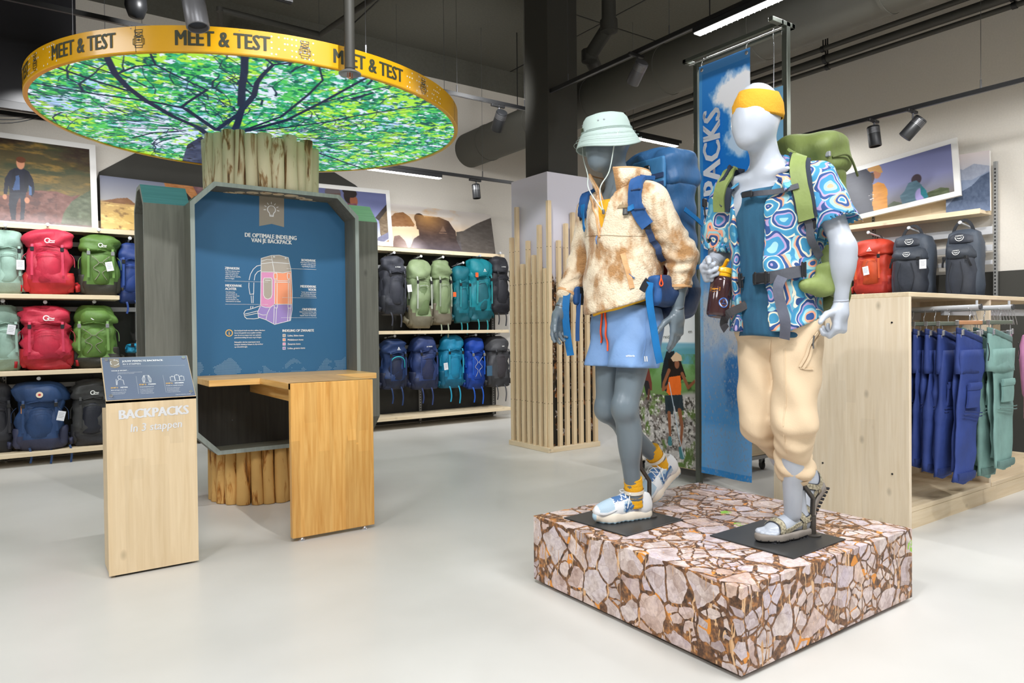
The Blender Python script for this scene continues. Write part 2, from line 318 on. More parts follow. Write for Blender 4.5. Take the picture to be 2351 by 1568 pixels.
# ------------------------------------------------------------------ sculpting fields (signed distance on a grid, meshed with surface nets)
def smin(a, b, k):
    if k <= 0: return np.minimum(a, b)
    h = np.clip(.5+.5*(b-a)/k, 0, 1); return b+(a-b)*h-k*h*(1-h)
class Field:
    def __init__(s, lo, hi, h):
        s.h = h; s.lo = np.array(lo, float); s.n = [int((hi[i]-lo[i])/h)+2 for i in range(3)]
        s.ax = [(lo[i]+h*np.arange(s.n[i])).astype(np.float32) for i in range(3)]; s.D = np.full(s.n, .5, np.float32)
    def win(s, lo, hi):
        sl = tuple(slice(max(0, int((lo[i]-s.lo[i])/s.h)), max(1, min(s.n[i], int((hi[i]-s.lo[i])/s.h)+2))) for i in range(3))
        return sl, (s.ax[0][sl[0]][:, None, None], s.ax[1][sl[1]][None, :, None], s.ax[2][sl[2]][None, None, :])
    def op(s, fn, lo, hi, k, mode):
        pad = max(.06, 1.5*k); sl, P = s.win([q-pad for q in lo], [q+pad for q in hi]); d = fn(*P); A = s.D[sl]
        s.D[sl] = smin(A, d, k) if mode > 0 else -smin(-A, d, k); return s
    def cone(s, a, b, ra, rb=None, k=.03, mode=1):
        rb = ra if rb is None else rb; a, b = np.array(a, float), np.array(b, float); ba = b-a; L = max(ba@ba, 1e-9)
        def fn(X, Y, Z):
            t = np.clip(((X-a[0])*ba[0]+(Y-a[1])*ba[1]+(Z-a[2])*ba[2])/L, 0, 1)
            return np.sqrt((X-a[0]-t*ba[0])**2+(Y-a[1]-t*ba[1])**2+(Z-a[2]-t*ba[2])**2)-(ra+(rb-ra)*t)
        r = max(ra, rb); return s.op(fn, np.minimum(a, b)-r, np.maximum(a, b)+r, k, mode)
    def chain(s, pts, rs, k=.03):
        for i in range(len(pts)-1): s.cone(pts[i], pts[i+1], rs[i], rs[i+1], k)
        return s
    def ell(s, c, r, k=.03, R=None, mode=1):
        c = np.array(c, float); r = np.array(r, float); R = np.eye(3) if R is None else np.array(R)
        def fn(X, Y, Z):
            x, y, z = X-c[0], Y-c[1], Z-c[2]; p = [R[i][0]*x+R[i][1]*y+R[i][2]*z for i in range(3)]
            k0 = np.sqrt(sum((p[i]/r[i])**2 for i in range(3)))+1e-6; k1 = np.sqrt(sum((p[i]/r[i]**2)**2 for i in range(3)))+1e-6
            return k0*(k0-1)/k1
        m = max(r); return s.op(fn, c-m, c+m, k, mode)
    def rbox(s, c, r, rad, k=.02, R=None, mode=1):
        c = np.array(c, float); r = np.array(r, float); R = np.eye(3) if R is None else np.array(R)
        def fn(X, Y, Z):
            x, y, z = X-c[0], Y-c[1], Z-c[2]; q = [np.abs(R[i][0]*x+R[i][1]*y+R[i][2]*z)-(r[i]-rad) for i in range(3)]
            return np.sqrt(sum(np.maximum(a, 0)**2 for a in q))+np.minimum(np.maximum(np.maximum(q[0], q[1]), q[2]), 0)-rad
        m = np.linalg.norm(r); return s.op(fn, c-m, c+m, k, mode)
    def half(s, p, nrm):      # keep what lies on the side the normal does not point to
        p = np.array(p, float); n = np.array(nrm, float); n /= np.linalg.norm(n)
        X, Y, Z = s.ax[0][:, None, None], s.ax[1][None, :, None], s.ax[2][None, None, :]
        s.D = np.maximum(s.D, ((X-p[0])*n[0]+(Y-p[1])*n[1]+(Z-p[2])*n[2]).astype(np.float32)); return s
    def warp(s, fn):          # fn(X, Y, Z) added to the distance: folds and relief
        s.D = (s.D+fn(s.ax[0][:, None, None], s.ax[1][None, :, None], s.ax[2][None, None, :])).astype(np.float32); return s
    def val(s, P):
        P = np.atleast_2d(np.array(P, float)); g = (P-s.lo)/s.h; i = np.clip(g.astype(int), 0, np.array(s.n)-2); t = np.clip(g-i, 0, 1); o = 0
        for a in (0, 1):
            for b in (0, 1):
                for c in (0, 1):
                    o = o+s.D[i[:, 0]+a, i[:, 1]+b, i[:, 2]+c]*np.where(a, t[:, 0], 1-t[:, 0])*np.where(b, t[:, 1], 1-t[:, 1])*np.where(c, t[:, 2], 1-t[:, 2])
        return o
    def grad(s, P):
        e = s.h; g = np.stack([s.val(np.array(P)+e*np.eye(3)[i])-s.val(np.array(P)-e*np.eye(3)[i]) for i in range(3)], -1)
        return g/(np.linalg.norm(g, axis=1, keepdims=True)+1e-9)
    def snap(s, P, off=0., it=6):
        P = np.atleast_2d(np.array([tuple(q) for q in P], float))
        for _ in range(it): P = P-(s.val(P)-off)[:, None]*s.grad(P)
        return P, s.grad(P)
    def mesh(s, smooth=1):
        D = s.D; I = D < 0; c = sum(I[a:a+I.shape[0]-1, b:b+I.shape[1]-1, d:d+I.shape[2]-1].astype(np.int8) for a in (0, 1) for b in (0, 1) for d in (0, 1))
        act = (c > 0) & (c < 8); idx = np.argwhere(act); ids = np.full(act.shape, -1, np.int64); ids[act] = np.arange(len(idx))
        off = np.array([(a, b, d) for a in (0, 1) for b in (0, 1) for d in (0, 1)]); V = np.stack([D[idx[:, 0]+o[0], idx[:, 1]+o[1], idx[:, 2]+o[2]] for o in off], 1)
        acc = np.zeros((len(idx), 3)); num = np.zeros(len(idx))
        for a in range(8):
            for b in range(a+1, 8):
                if np.abs(off[a]-off[b]).sum() != 1: continue
                va, vb = V[:, a], V[:, b]; m = (va < 0) != (vb < 0); t = np.where(m, va/np.where(m, va-vb, 1), 0); acc += np.where(m[:, None], off[a]+t[:, None]*(off[b]-off[a]), 0); num += m
        P = s.lo+s.h*(idx+acc/num[:, None]); Q = []
        for ax in range(3):
            A = np.moveaxis(I, ax, 0); ch = A[:-1] != A[1:]; jj = np.argwhere(ch[:, 1:-1, 1:-1]); e = [k for k in range(3) if k != ax]
            if ax == 1: e = [2, 0]
            pos = np.zeros((len(jj), 3), int); o2 = [k for k in range(3) if k != ax]; pos[:, ax] = jj[:, 0]; pos[:, o2[0]] = jj[:, 1]+1; pos[:, o2[1]] = jj[:, 2]+1
            ins = I[pos[:, 0], pos[:, 1], pos[:, 2]]; q = []
            for da, db in ((-1, -1), (0, -1), (0, 0), (-1, 0)):
                p = pos.copy(); p[:, e[0]] += da; p[:, e[1]] += db; q.append(ids[p[:, 0], p[:, 1], p[:, 2]])
            q = np.stack(q, 1); q[~ins] = q[~ins][:, ::-1]; Q.append(q)
        Q = np.concatenate(Q); Q = Q[(Q >= 0).all(1)]
        for _ in range(smooth):
            sm = np.zeros_like(P); ct = np.zeros(len(P))
            for k in range(4): np.add.at(sm, Q[:, k], P[Q[:, (k+1) % 4]]); np.add.at(ct, Q[:, k], 1)
            P = P*.5+.5*sm/np.maximum(ct, 1)[:, None]
        return P, Q
    def build(s, name, mats, parent=None, smooth=1, loc=None, mi=None):
        P, Q = s.mesh(smooth); return npmesh(name, P, Q, mats, parent, None, True, loc, mi(P[Q].mean(1)) if mi else None)
# ================================================================== the room
XR, YB, ZC = 7.75, 8.35, 4.95
M_floor = mat('poured_floor', (213, 211, 206), r=.42, s=.45, n=(.9, .35, .7, (1, 1, 1)), c2=(202, 200, 194), b=(3, .03), coat=.12)
M_wall = mat('wall_paint', (222, 216, 206), r=.85, n=(60, .3, .7), c2=(216, 210, 200), b=(220, .12))
M_dark = mat('ceiling_paint', (98, 97, 88), r=.9, n=(40, .3, .7), c2=(90, 89, 80), b=(120, .15))
M_darkwall = mat('dark_wall_paint', (62, 61, 56), r=.85, b=(220, .1))
M_black = mat('black_metal', (24, 24, 25), r=.45); M_blk2 = mat('black_plastic', (30, 31, 33), r=.4)
M_grey = mat('grey_metal', (120, 120, 122), r=.35, m=.7); M_lamp = mat('lamp_metal', (88, 88, 92), r=.38, m=.5)
M_duct = mat('painted_duct', (88, 87, 80), r=.7, b=(30, .1)); M_pipe = mat('painted_pipe', (62, 61, 56), r=.6)
M_galv = mat('galvanised_steel', (168, 170, 172), r=.35, m=.85); M_chrome = mat('chrome', (205, 206, 210), r=.22, m=.75)
M_light = mat('lamp_diffuser', (255, 252, 246), emit=9.0); M_led = mat('spot_lens', (235, 238, 255), emit=6.0); M_off = mat('lamp_reflector', (70, 70, 72), r=.3, m=.6)
M_wood = wood('pale_spruce', (231, 208, 172), (219, 193, 153), 2, sv=.05); M_woodg = wood('pale_spruce_panel', (238, 222, 198), (226, 207, 178), 2, sv=.04, stave=.12); M_woodx = wood('pale_spruce_along_x', (234, 216, 186), (222, 200, 164), 0, sv=.05); M_woody = wood('pale_spruce_along_y', (234, 216, 186), (222, 200, 164), 1, sv=.05)
def struct(name, mb, m): return tag(mb.build(name, m), kind='structure')
struct('floor', MB().box((-6, -6, -.1), (XR, YB, 0)), M_floor)
struct('ceiling', MB().box((-6, -6, ZC), (XR, YB, ZC+.1)), M_dark)
struct('wall_back', MB().box((-6, YB, 0), (XR+.1, YB+.1, ZC)), M_wall)
struct('wall_right', MB().box((XR, -6, 0), (XR+.1, YB, ZC)), M_wall)
struct('wall_left', MB().box((-6.1, -6, 0), (-6, YB+.1, ZC)), M_wall)
struct('wall_front', MB().box((-6.1, -6.1, 0), (XR+.1, -6, ZC)), M_wall)
# dark painted fields on the walls: the band under the ceiling, the hill shape on the back wall, the dado on the right wall
struct('trim_1', MB().box((-6, YB-.012, 4.615), (XR, YB-.001, ZC)), M_dark)
struct('trim_2', MB().prism([(.55, 2.3), (.72, 2.88), (1.25, 3.26), (3.06, 3.26), (3.5, 3.055), (4.6, 2.3)], (0, .008, 0), (0, YB-.010, 0), (1, 0, 0), (0, 0, 1)), M_darkwall)
struct('trim_3', MB().box((XR-.012, -6, 0), (XR-.001, 8.3, 1.735)), M_darkwall)
struct('wall_pillar', MB().box((4.40, 5.57, 0), (4.785, 5.955, ZC)), M_darkwall)
# ceiling seams between the boards
sm = MB()
for y in (1.0, 3.4, 5.0, 6.4): sm.box((-6, y-.008, ZC-.004), (XR, y+.008, ZC+.001))
for x in (-1.6, 1.2, 3.4, 5.9): sm.box((x-.008, -6, ZC-.004), (x+.008, YB, ZC+.001))
struct('trim_4', sm, M_black)
sm = MB().box((-6, 2.6, 4.55), (4.2, 3.3, ZC)); struct('ceiling_beam', sm, M_dark)
# ------------------------------------------------------------------ ceiling services
def solo(name, mb, m, label, cat, loc, smooth=False, group=None, ang=None): return tag(mb.build(name, m, None, smooth, loc, ang), label, cat, group)
d = MB()
prof = []
for i, y in enumerate(np.arange(-2, YB, .6)): pass
t = thing('air_duct', 'large round dark painted air duct running under the ceiling along the right wall', 'duct', (5.2, 3.2, 3.48))
m = MB().tube([(5.2, -4, 3.72), (5.2, YB, 3.72)], .235, 40); m.build('duct_tube', M_duct, t, True, (5.2, 3.2, 3.48), 40)
for y in np.arange(-1.6, 8.3, 1.05): MB().tube([(5.2, y-.012, 3.72), (5.2, y+.012, 3.72)], .241, 40).build('seam_ring', M_duct, t, True, (5.2, 3.2, 3.48), 40)
for y in (1.2, 4.2, 7.2): MB().tube([(5.2, y, 3.95), (5.2, y, ZC)], .006, 6).build('hanger_rod', M_black, t, False, (5.2, 3.2, 3.48))
for z, r, lab in ((4.30, .028, 'thin dark pipe, topmost of the pipes along the right wall'), (4.20, .045, 'thick dark pipe in the middle of the pipe run along the right wall'), (4.12, .026, 'thin dark pipe, lowest of the pipes along the right wall')):
    x = 7.42+(4.2-z)*.5; t = thing('wall_pipe', lab, 'pipe', (x, 2, z-r), 0, 'pipes along the right wall')
    MB().tube([(x, -4, z), (x, YB, z)], r, 14).build('pipe_tube', M_pipe, t, True, (x, 2, z-r), 40)
    for y in (.8, 2.6, 4.4, 6.2, 7.6):
        MB().tube([(x, y, z), (x, y, ZC)], .008, 6).build('hanger_rod', M_black, t, False, (x, 2, z-r))
        MB().tube([(x, y-.02, z), (x, y+.02, z)], r+.008, 14).build('pipe_clamp', M_black, t, True, (x, 2, z-r), 40)
def pipe_run(pts, r, label, name='ceiling_pipe'):
    mb = MB()
    for a, b in zip(pts[:-1], pts[1:]): mb.tube([a, b], r, 10)
    for p in pts[1:-1]: mb.lathe([(0, -r*1.25), (r*1.2, -r*.8), (r*1.2, r*.8), (0, r*1.25)], 10, p)
    lo = min(pts, key=lambda p: p[2]); solo(name, mb, M_pipe, label, 'pipe', (lo[0], lo[1], lo[2]-r), True, None, 40)
pipe_run([at_z(505, 80, 4.3), at_z(505, 22, 4.3), at_z(735, 80, 4.3)], .028, 'dark ceiling pipe with an elbow above the yellow ring')
pipe_run([at_z(735, 80, 4.3), at_z(880, -20, 4.3)], .028, 'dark ceiling pipe slanting off to the top edge above the sprinkler')
a = at_z(1398, 60, 4.3); pipe_run([(a[0], a[1], ZC), a, (a[0]+.05, a[1]+.35, 4.12), (a[0]+.55, a[1]+.75, 4.12)], .075, 'bent dark drain pipe under the ceiling left of the long track')
a = at_z(1240, -10, 4.4); b = at_z(1240, 200, 3.7); pipe_run([(b[0], b[1], ZC), (b[0]+.04, b[1], 3.75), (b[0]+.06, b[1], 3.64)], .007, 'thin black supply cable hanging down to the long track end', 'hanging_cable')
# sprinkler in front of the yellow ring
sx, sy = 1.80, 4.33-.35
t = thing('sprinkler', 'sprinkler head with round metal shield on a dark drop pipe before the ring', 'sprinkler', (1.585, 3.83, 2.66))
L = (1.585, 3.83, 2.66)
MB().tube([(1.585, 3.83, 2.72), (1.585, 3.83, ZC)], .03, 14).build('drop_pipe', M_pipe, t, True, L, 40)
MB().lathe([(0, 2.71), (.062, 2.69), (.064, 2.696), (.02, 2.722), (.018, 2.75), (0, 2.75)], 28, (1.585, 3.83, 0)).build('shield_disc', M_galv, t, True, L, 40)
mb = MB().tube([(1.585, 3.83, 2.67), (1.585, 3.83, 2.70)], .006, 8)
for s in (-1, 1): mb.tube([(1.585+s*.014, 3.83, 2.70), (1.585+s*.014, 3.83, 2.67), (1.585, 3.83, 2.662)], .002, 6)
mb.build('sprinkler_head', mat('sprinkler_brass', (190, 120, 90), r=.3, m=.8), t, False, L)
# ------------------------------------------------------------------ lighting tracks, light bars and spotlights
def track(label, a, b, wires):
    a, b = Vector(a), Vector(b); t = thing('lighting_track', label, 'lighting track', a, 0)
    d = (b-a); ax = d.normalized(); sd = Vector((-ax.y, ax.x, 0))
    m = MB(); R = Matrix((ax, sd, Vector((0, 0, 1)))).transposed().to_4x4(); R.translation = a
    m.box((0, -.018, 0), (d.length, .018, .035), M=R); m.build('rail', M_black, t, False, a)
    m = MB().box((0, -.009, -.002), (d.length, .009, .001), M=R); m.build('rail_groove', M_grey, t, False, a)
    for k in wires:
        p = a+ax*k; MB().tube([p+Vector((0, 0, .03)), (p.x, p.y, ZC)], .0022, 5).tube([p+Vector((0, 0, .03)), p+Vector((0, 0, .11))], .007, 6).build('suspension_wire', M_grey, t, False, a)
    return t
def light_bar(label, a, b, wd=.075, on=True):
    a, b = Vector(a), Vector(b); d = b-a; ax = d.normalized(); sd = Vector((-ax.y, ax.x, 0)); R = Matrix((ax, sd, Vector((0, 0, 1)))).transposed().to_4x4(); R.translation = a
    t = thing('light_bar', label, 'light', a+d/2)
    MB().box((0, -wd/2, .008), (d.length, wd/2, .055), M=R, bev=.004).build('housing', M_blk2, t, False, a+d/2)
    MB().box((.01, -wd*.42, 0), (d.length-.01, wd*.42, .012), M=R, bev=.003).build('diffuser', M_light, t, False, a+d/2)
    m = MB(); n = int(d.length/.05)
    for i in range(n): m.box((.02+i*.05, -wd*.42, -.004), (.024+i*.05, wd*.42, .002), M=R)
    m.build('louvre', M_galv, t, False, a+d/2)
def spotlight(label, p, to, size=.05, on=True, mt=None):
    """p = point on the underside of the track"""
    p = Vector(p); t = thing('track_spotlight', label, 'spotlight', p-Vector((0, 0, .26)), 0, 'black spotlights on the tracks'); L = p-Vector((0, 0, .26))
    MB().box((p.x-.012-.05*abs(math.sin(0)), p.y-.016, p.z-.03), (p.x+.012, p.y+.016, p.z), bev=.004).box((p.x-.10, p.y-.014, p.z-.028), (p.x+.07, p.y+.014, p.z-.002), bev=.004).build('adapter', M_black, t, False, L)
    c = p-Vector((0, 0, .07+size*1.6)); MB().tube([p-Vector((0, 0, .02)), c+Vector((0, 0, size*.4))], .009, 8).build('stem', M_lamp, t, True, L, 40)
    dr = (Vector(to)-c).normalized(); q = dr.to_track_quat('Z', 'Y').to_matrix().to_4x4(); q.translation = c
    h = size*1.75
    MB().lathe([(0, -h), (size*.92, -h), (size, -h+.01), (size, h-.004), (size*.96, h), (size*.86, h), (size*.8, h-.03), (0, h-.03)], 28, M=q).build('lamp_head', mt or M_blk2, t, True, L, 35)
    MB().lathe([(0, h-.026), (size*.79, h-.026), (size*.79, h-.02), (0, h-.02)], 24, M=q).build('lens', M_led if on else M_off, t, True, L, 35)
    m = MB()
    for k in range(5): m.lathe([(size*1.006, -h+.02+k*.011), (size*1.006, -h+.025+k*.011)], 28, M=q, cap=False)
    m.build('cooling_fins', M_grey, t, True, L)
T1 = 6.17
track('long black lighting track passing behind the yellow ring towards the jacket mannequin', (-1.2, T1, 3.6), (7.05, T1, 3.6), (.9, 2.4, 4.9, 5.75, 7.4))
light_bar('short light bar on the far track just above the blue backpack', (6.05, T1, 3.545), (6.98, T1, 3.545))
track('black lighting track low above the backpack shelves under the ring', (-1.0, 7.33, 3.075), (5.25, 7.33, 3.075), (2.0, 4.6, 5.75))
light_bar('light bar under the right rim of the yellow ring above the shelves', (2.9, 7.33, 3.02), (4.16, 7.33, 3.02))
track('black lighting track with a bright bar running over the tall banner stand', (4.44, -1.2, 3.6), (4.44, 5.65, 3.6), (2.4, 5.2, 6.5))
light_bar('long bright light bar above the banner stand at the top edge', (4.46, 2.3, 3.545), (4.46, 3.74, 3.545), .09)
track('black lighting track along the right wall above the leaning pictures', (6.62, -1.5, 3.16), (6.62, 5.6, 3.16), (4.05, 6.3))
light_bar('light bar on the right wall track beside the green backpack lid', (6.62, 3.93, 3.105), (6.62, 5.1, 3.105))
spotlight('lit black spotlight on the far track right of the yellow ring', (at_y(1146, 258, T1).x, T1, 3.6), (4.6, 8.2, 1.5), .062)
spotlight('dark spotlight below the far track right of the lit light bar', (at_y(1093, 400, 7.33).x, 7.33, 3.075), (4.75, 7.15, .5), .05, False)
spotlight('dark grey spotlight under the long track left of the banner', (4.44, at_x(1463, 128, 4.44).y, 3.6), (4.6, 5.3, 2.6), .058, False, M_lamp)
spotlight('dark spotlight between the light bar and the lit spotlight, right wall track', (6.62, at_x(2007, 275, 6.62).y, 3.16), (6.7, 3.2, .5), .055, False)
spotlight('lit spotlight, rightmost on the right wall track', (6.62, at_x(2096, 250, 6.62).y, 3.16), (6.0, 4.6, 1.2), .058)
# front track above the ring
track('black lighting track near the ceiling in front of the yellow ring', (-1.5, 3.96, 3.07), (1.3, 3.96, 3.07), (1.2, 2.6))
spotlight('large grey spotlight hanging over the front rim of the yellow ring', (.79, 3.96, 3.07), (.92, 3.7, 1.6), .058, False, mat('spot_grey', (128, 128, 132), r=.35, m=.35))
t = thing('ceiling_lamp', 'small black lamp unit at the top edge above the left part of the ring', 'lamp', tuple(at_z(312, 28, 3.55)))  # small black spotlight on a stem
p = at_z(312, 10, 3.6); MB().lathe([(0, -.1), (.05, -.09), (.075, -.02), (.07, .05), (.03, .08), (0, .08)], 16, p).build('lamp_head', M_blk2, t, True, at_z(312, 28, 3.55))
MB().tube([p+Vector((0, 0, .07)), (p.x, p.y, ZC)], .012, 8).build('stem', M_black, t, False, at_z(312, 28, 3.55))
# big dark screen at the top left
t = thing('hanging_screen', 'large glossy black panel hanging at the top left behind the ring', 'screen', (-1.0, 6.95, 3.03))
MB().box((-2.6, 6.93, 3.09), (.45, 6.96, 4.93), bev=.004).build('screen_face', mat('glossy_black', (30, 29, 33), r=.3), t, False, (-1.0, 6.95, 3.03))
MB().box((-2.6, 6.92, 3.03), (.45, 6.98, 3.09)).build('lower_rail', M_black, t, False, (-1.0, 6.95, 3.03))
m = MB()
for k in range(3): m.tube([(-.5+.75*i/12, 7.0, 3.05-math.sin(PI*i/12)*(.07+.03*k)) for i in range(13)], .004, 5)
m.build('cable', M_black, t, False, (-1.0, 6.95, 3.03))
# ================================================================== the yellow ring with its luminous tree-crown ceiling
CX, CY = 1.534, 5.427; RZ, RR, RT = 2.752, 1.478, 2.893
M_yel = mat('yellow_lacquer', (232, 172, 12), r=.32, s=.5, coat=.25); M_ink = mat('dark_ink', (58, 62, 44), r=.5); M_wht = mat('white_print', (238, 238, 234), r=.5)
ring = thing('ring_sign', 'big yellow ring sign with luminous tree crown print, hung above the kiosk', 'sign', (CX, CY, RZ))
RL = (CX, CY, RZ)
MB().lathe([(RR-.028, RZ), (RR-.004, RZ), (RR, RZ+.006), (RR, RT), (RR-.012, RT), (RR-.012, RZ+.012), (RR-.028, RZ+.012), (RR-.028, RZ)], 160, (CX, CY, 0), cap=False).build('ring_band', M_yel, ring, True, RL, 30)
MB().lathe([(RR-.02, RZ+.02), (RR-.02, RT-.02), (0, RT-.02)], 96, (CX, CY, 0), cap=False).build('light_box', M_blk2, ring, True, RL, 40)
BPM = print_mat('backlit_print', emit=1.0, r=.6); BPM.node_tree.links.remove(BPM.node_tree.nodes['Principled BSDF'].inputs['Base Color'].links[0]); BPM.node_tree.nodes['Principled BSDF'].inputs['Base Color'].default_value = (.02, .02, .02, 1)
# the print: branches traced as lines that fan out from the trunk, leaves as patches between them
NP_ = 680
P = Print(NP_, NP_)
disc_c = np.array([CX, CY])
def uvd(px, py):
    p = at_z(px, py, RZ); return ((p.x-CX)/(2*RR)+.5, .5-(p.y-CY)/(2*RR))
P.a[:] = (226, 238, 255)
hub = uvd(505, 305); ang = np.arctan2(P.Y-hub[1], P.X-hub[0]); rad = np.hypot(P.X-hub[0], P.Y-hub[1])
n1, n2, n3, n4, n5 = P.n(7, 7, 3), P.n(26, 26, 11), P.n(60, 60, 21, 4), P.n(13, 13, 31), P.n(100, 100, 41, 3)
P.mix((n4-.50)*7, (176, 212, 252)); cover = np.clip((n1*.7+n2*.3-.40)*6+(rad-.16)*2.2, 0, 1)
P.mix(np.clip((n2*.45+n3*.55-.56+.16*cover)*16, 0, 1)*.92, (40, 178, 128)); P.mix((n3*.6+n5*.4-.60+.13*cover)*16, (24, 140, 88)); P.mix((P.n(48, 48, 77)*.6+n5*.4-.63+.12*cover)*16, (86, 206, 96))
P.mix((P.n(16, 16, 93)*.5+P.n(70, 70, 94, 4)*.5-.60+.06*cover)*18, (176, 236, 70)); P.mix((P.n(84, 84, 66, 3)*.7+n4*.3-.58)*12*cover, (16, 92, 84)); P.mix((P.n(90, 90, 55, 3)*.6+n2*.4-.60)*14, (232, 242, 255))
BR = [((562, 128), (561, 170), (556, 200), (553, 246), 13, 12), ((540, 300), (546, 285), (555, 255), (583, 223), (590, 194), (604, 175), (627, 153), (693, 145), 12, 5), ((497, 302), (424, 252), (344, 236), (223, 220), (77, 194), 10, 6), ((497, 302), (520, 285), (548, 265), (558, 245), 9, 8),
 ((472, 309), (456, 296), (398, 271), (332, 233), (293, 204), (265, 175), (245, 134), 12, 12), ((300, 212), (287, 210), (223, 191), (131, 159), 10, 7), ((265, 175), (217, 159), (179, 145), 6, 4), ((265, 175), (312, 156), (357, 153), (344, 124), 5, 4), ((357, 153), (414, 182), (475, 210), (430, 239), (418, 249), 5, 6), ((414, 300), (271, 296), 4, 3), ((424, 303), (351, 308), (306, 319), 5, 4),
 ((566, 300), (646, 271), (709, 220), (741, 188), (732, 153), 6, 3), ((575, 302), (662, 277), (738, 239), (837, 185), (853, 180), 8, 4), ((590, 304), (748, 284), (824, 268), (945, 249), (1012, 250), 6, 3), ((640, 318), (690, 319), (869, 328), (1009, 341), 6, 3), ((720, 350), (732, 354), (831, 389), 7, 4), ((741, 239), (811, 220), (907, 198), 4, 3), ((540, 306), (569, 303), (668, 277), 14, 8), ((811, 230), (856, 217), 9, 5), ((627, 153), (600, 130), 5, 3), ((583, 223), (560, 205), (520, 180), 5, 3)]
inkb = (24, 36, 66)
rb = np.random.default_rng(5)
def px_w(px, py, wpx):
    a = at_z(px, py, RZ); b = at_z(px+wpx, py, RZ); return (b-a).length/(2*RR)
for b in BR:
    pts = [uvd(*q) for q in b[:-2]]; k = len(pts); w0, w1 = px_w(*b[0], b[-2]), px_w(*b[-3], b[-1])
    P.line(pts, [1.35*(w0+(w1-w0)*i/(k-1)) for i in range(k)], inkb)
for i in range(330):      # thin twigs and finer boughs, leaving the hub outward
    a0 = rb.uniform(0, 2*PI); r0 = rb.uniform(.06, .62); pts = []; x, y = hub[0]+r0*math.cos(a0), hub[1]+r0*math.sin(a0); a = a0+rb.normal(0, .45)
    for j in range(rb.integers(4, 9)):
        pts.append((x, y)); st = rb.uniform(.018, .045); x += st*math.cos(a); y += st*math.sin(a); a += rb.normal(0, .38)
    w0 = rb.choice([.0022, .0034, .0058], p=[.58, .28, .14]); P.line(pts, np.linspace(w0, .0016, len(pts)), (26, 44, 74))
tr = [uvd(*q) for q in ((418, 374), (430, 335), (462, 316), (478, 330), (478, 384), (440, 384))]; P.poly(tr, (62, 74, 104), 90, 9)
P.mix((P.n(70, 70, 5)-.55)*10*P.inside(tr), (30, 36, 52))
P.mix((np.clip(.10-rad, 0, 1)*12)*(P.n(30, 30, 12) > .47), (34, 48, 84))
msk = (np.hypot(P.X-.5, P.Y-.5) < .4915)
scr = P.sheet('luminous_print', (CX-RR, CY+RR, RZ+.010), (2*RR, 0, 0), (0, -2*RR, 0), BPM, ring, msk); scr.data.transform(Matrix.Translation((-CX, -CY, -RZ))); tag(scr, 'backlit print of a tree crown seen from below')
scr.data.flip_normals()
def band_bend(mb, off=.0012):
    mb.v = [(CX+(RR+off-p[1])*math.cos(p[0]/RR), CY+(RR+off-p[1])*math.sin(p[0]/RR), p[2]) for p in mb.v]; return mb
def ang_of(px, py, z=2.82):
    best = min((abs(at_cyl(a, z)[0]-px), a) for a in np.arange(PI*.95, 2.1*PI, .002)); return best[1]
def at_cyl(a, z):
    p = np.array([CX+RR*math.cos(a), CY+RR*math.sin(a), z-EYE]); c = CM @ p; return (1175.5+FPX*c[0]/c[2], 779.83-FPX*c[1]/c[2])
gm = glyphs('MEET & TEST', .118, 0, sx=.735, heavy=.034)
zb = RZ+.033
def pack_icon(mb, x, z, h, wd=.0032):
    """outline drawing of a backpack: lid roll, body, crossed cords, front and side pockets"""
    o, u, v = (x, 0, z), (1, 0, 0), (0, 0, 1); k = h/2
    rect = lambda a, b, c, d: [(a*k, b*k), (c*k, b*k), (c*k, d*k), (a*k, d*k)]
    for r in (rect(-.46, .72, .46, .98), rect(-.40, .30, .40, .72), rect(-.5, -.72, .5, .30), rect(-.34, -.42, .34, .12), rect(-.66, -.62, -.5, -.02), rect(.5, -.62, .66, -.02), rect(-.42, -.98, .42, -.72), rect(-.10, -.22, .10, -.06)): stroke(mb, r, wd, o, u, v, 0, True)
    for a, b in (((-.4, .3), (.4, .72)), ((-.4, .72), (.4, .3)), ((-.34, -.14), (.34, -.14)), ((-.4, .1), (.4, .3)), ((.4, .1), (-.4, .3))): stroke(mb, [(a[0]*k, a[1]*k), (b[0]*k, b[1]*k)], wd, o, u, v)
txt, ico, dots = MB(), MB(), MB()
AW = [ang_of(q, 0) for q in (182, 510, 852, 1026)]; AI = [ang_of(q, 0) for q in (80, 319, 700, 972)]
AW.append(ang_of(57, 0)-.10)
for a in AW: put(txt, gm, (a*RR, 0, zb), (1, 0, 0), (0, 0, 1))
for a in AI: pack_icon(ico, a*RR, RZ+.072, .098)
ri = np.random.default_rng(3)
for a0, n_ in ((AI[0]-.02, 9), (AI[0]+.14, 7), (AI[1]+.55, 6), (AI[2]+.0, 6), (AI[2]-.09, 4), (AI[3], 6), (AI[3]+.12, 6), (AI[3]-.08, 4)):
    for k in range(n_):
        for j in range(4):
            if ri.random() < .55: disc2(dots, (a0+.016*(k-n_/2))*RR, 0, .0052, (0, 0, RZ+.022+j*.032), (1, 0, 0), (0, 0, 1), 10)
band_bend(txt, .0016).build('lettering', M_ink, ring, False, RL); band_bend(ico, .0016).build('backpack_icon', M_ink, ring, False, RL); band_bend(dots).build('dot_pattern', M_wht, ring, False, RL)
m = MB()
for k in range(4):
    a = AI[1]-.012+k*PI/2; m.box((-.0012, RR-.006, RZ+.001), (.0012, RR+.0007, RT), M=Matrix.Translation((CX, CY, 0)) @ Matrix.Rotation(a-PI/2, 4, 'Z'))
m.build('band_seam', M_black, ring, False, RL)
m = MB()
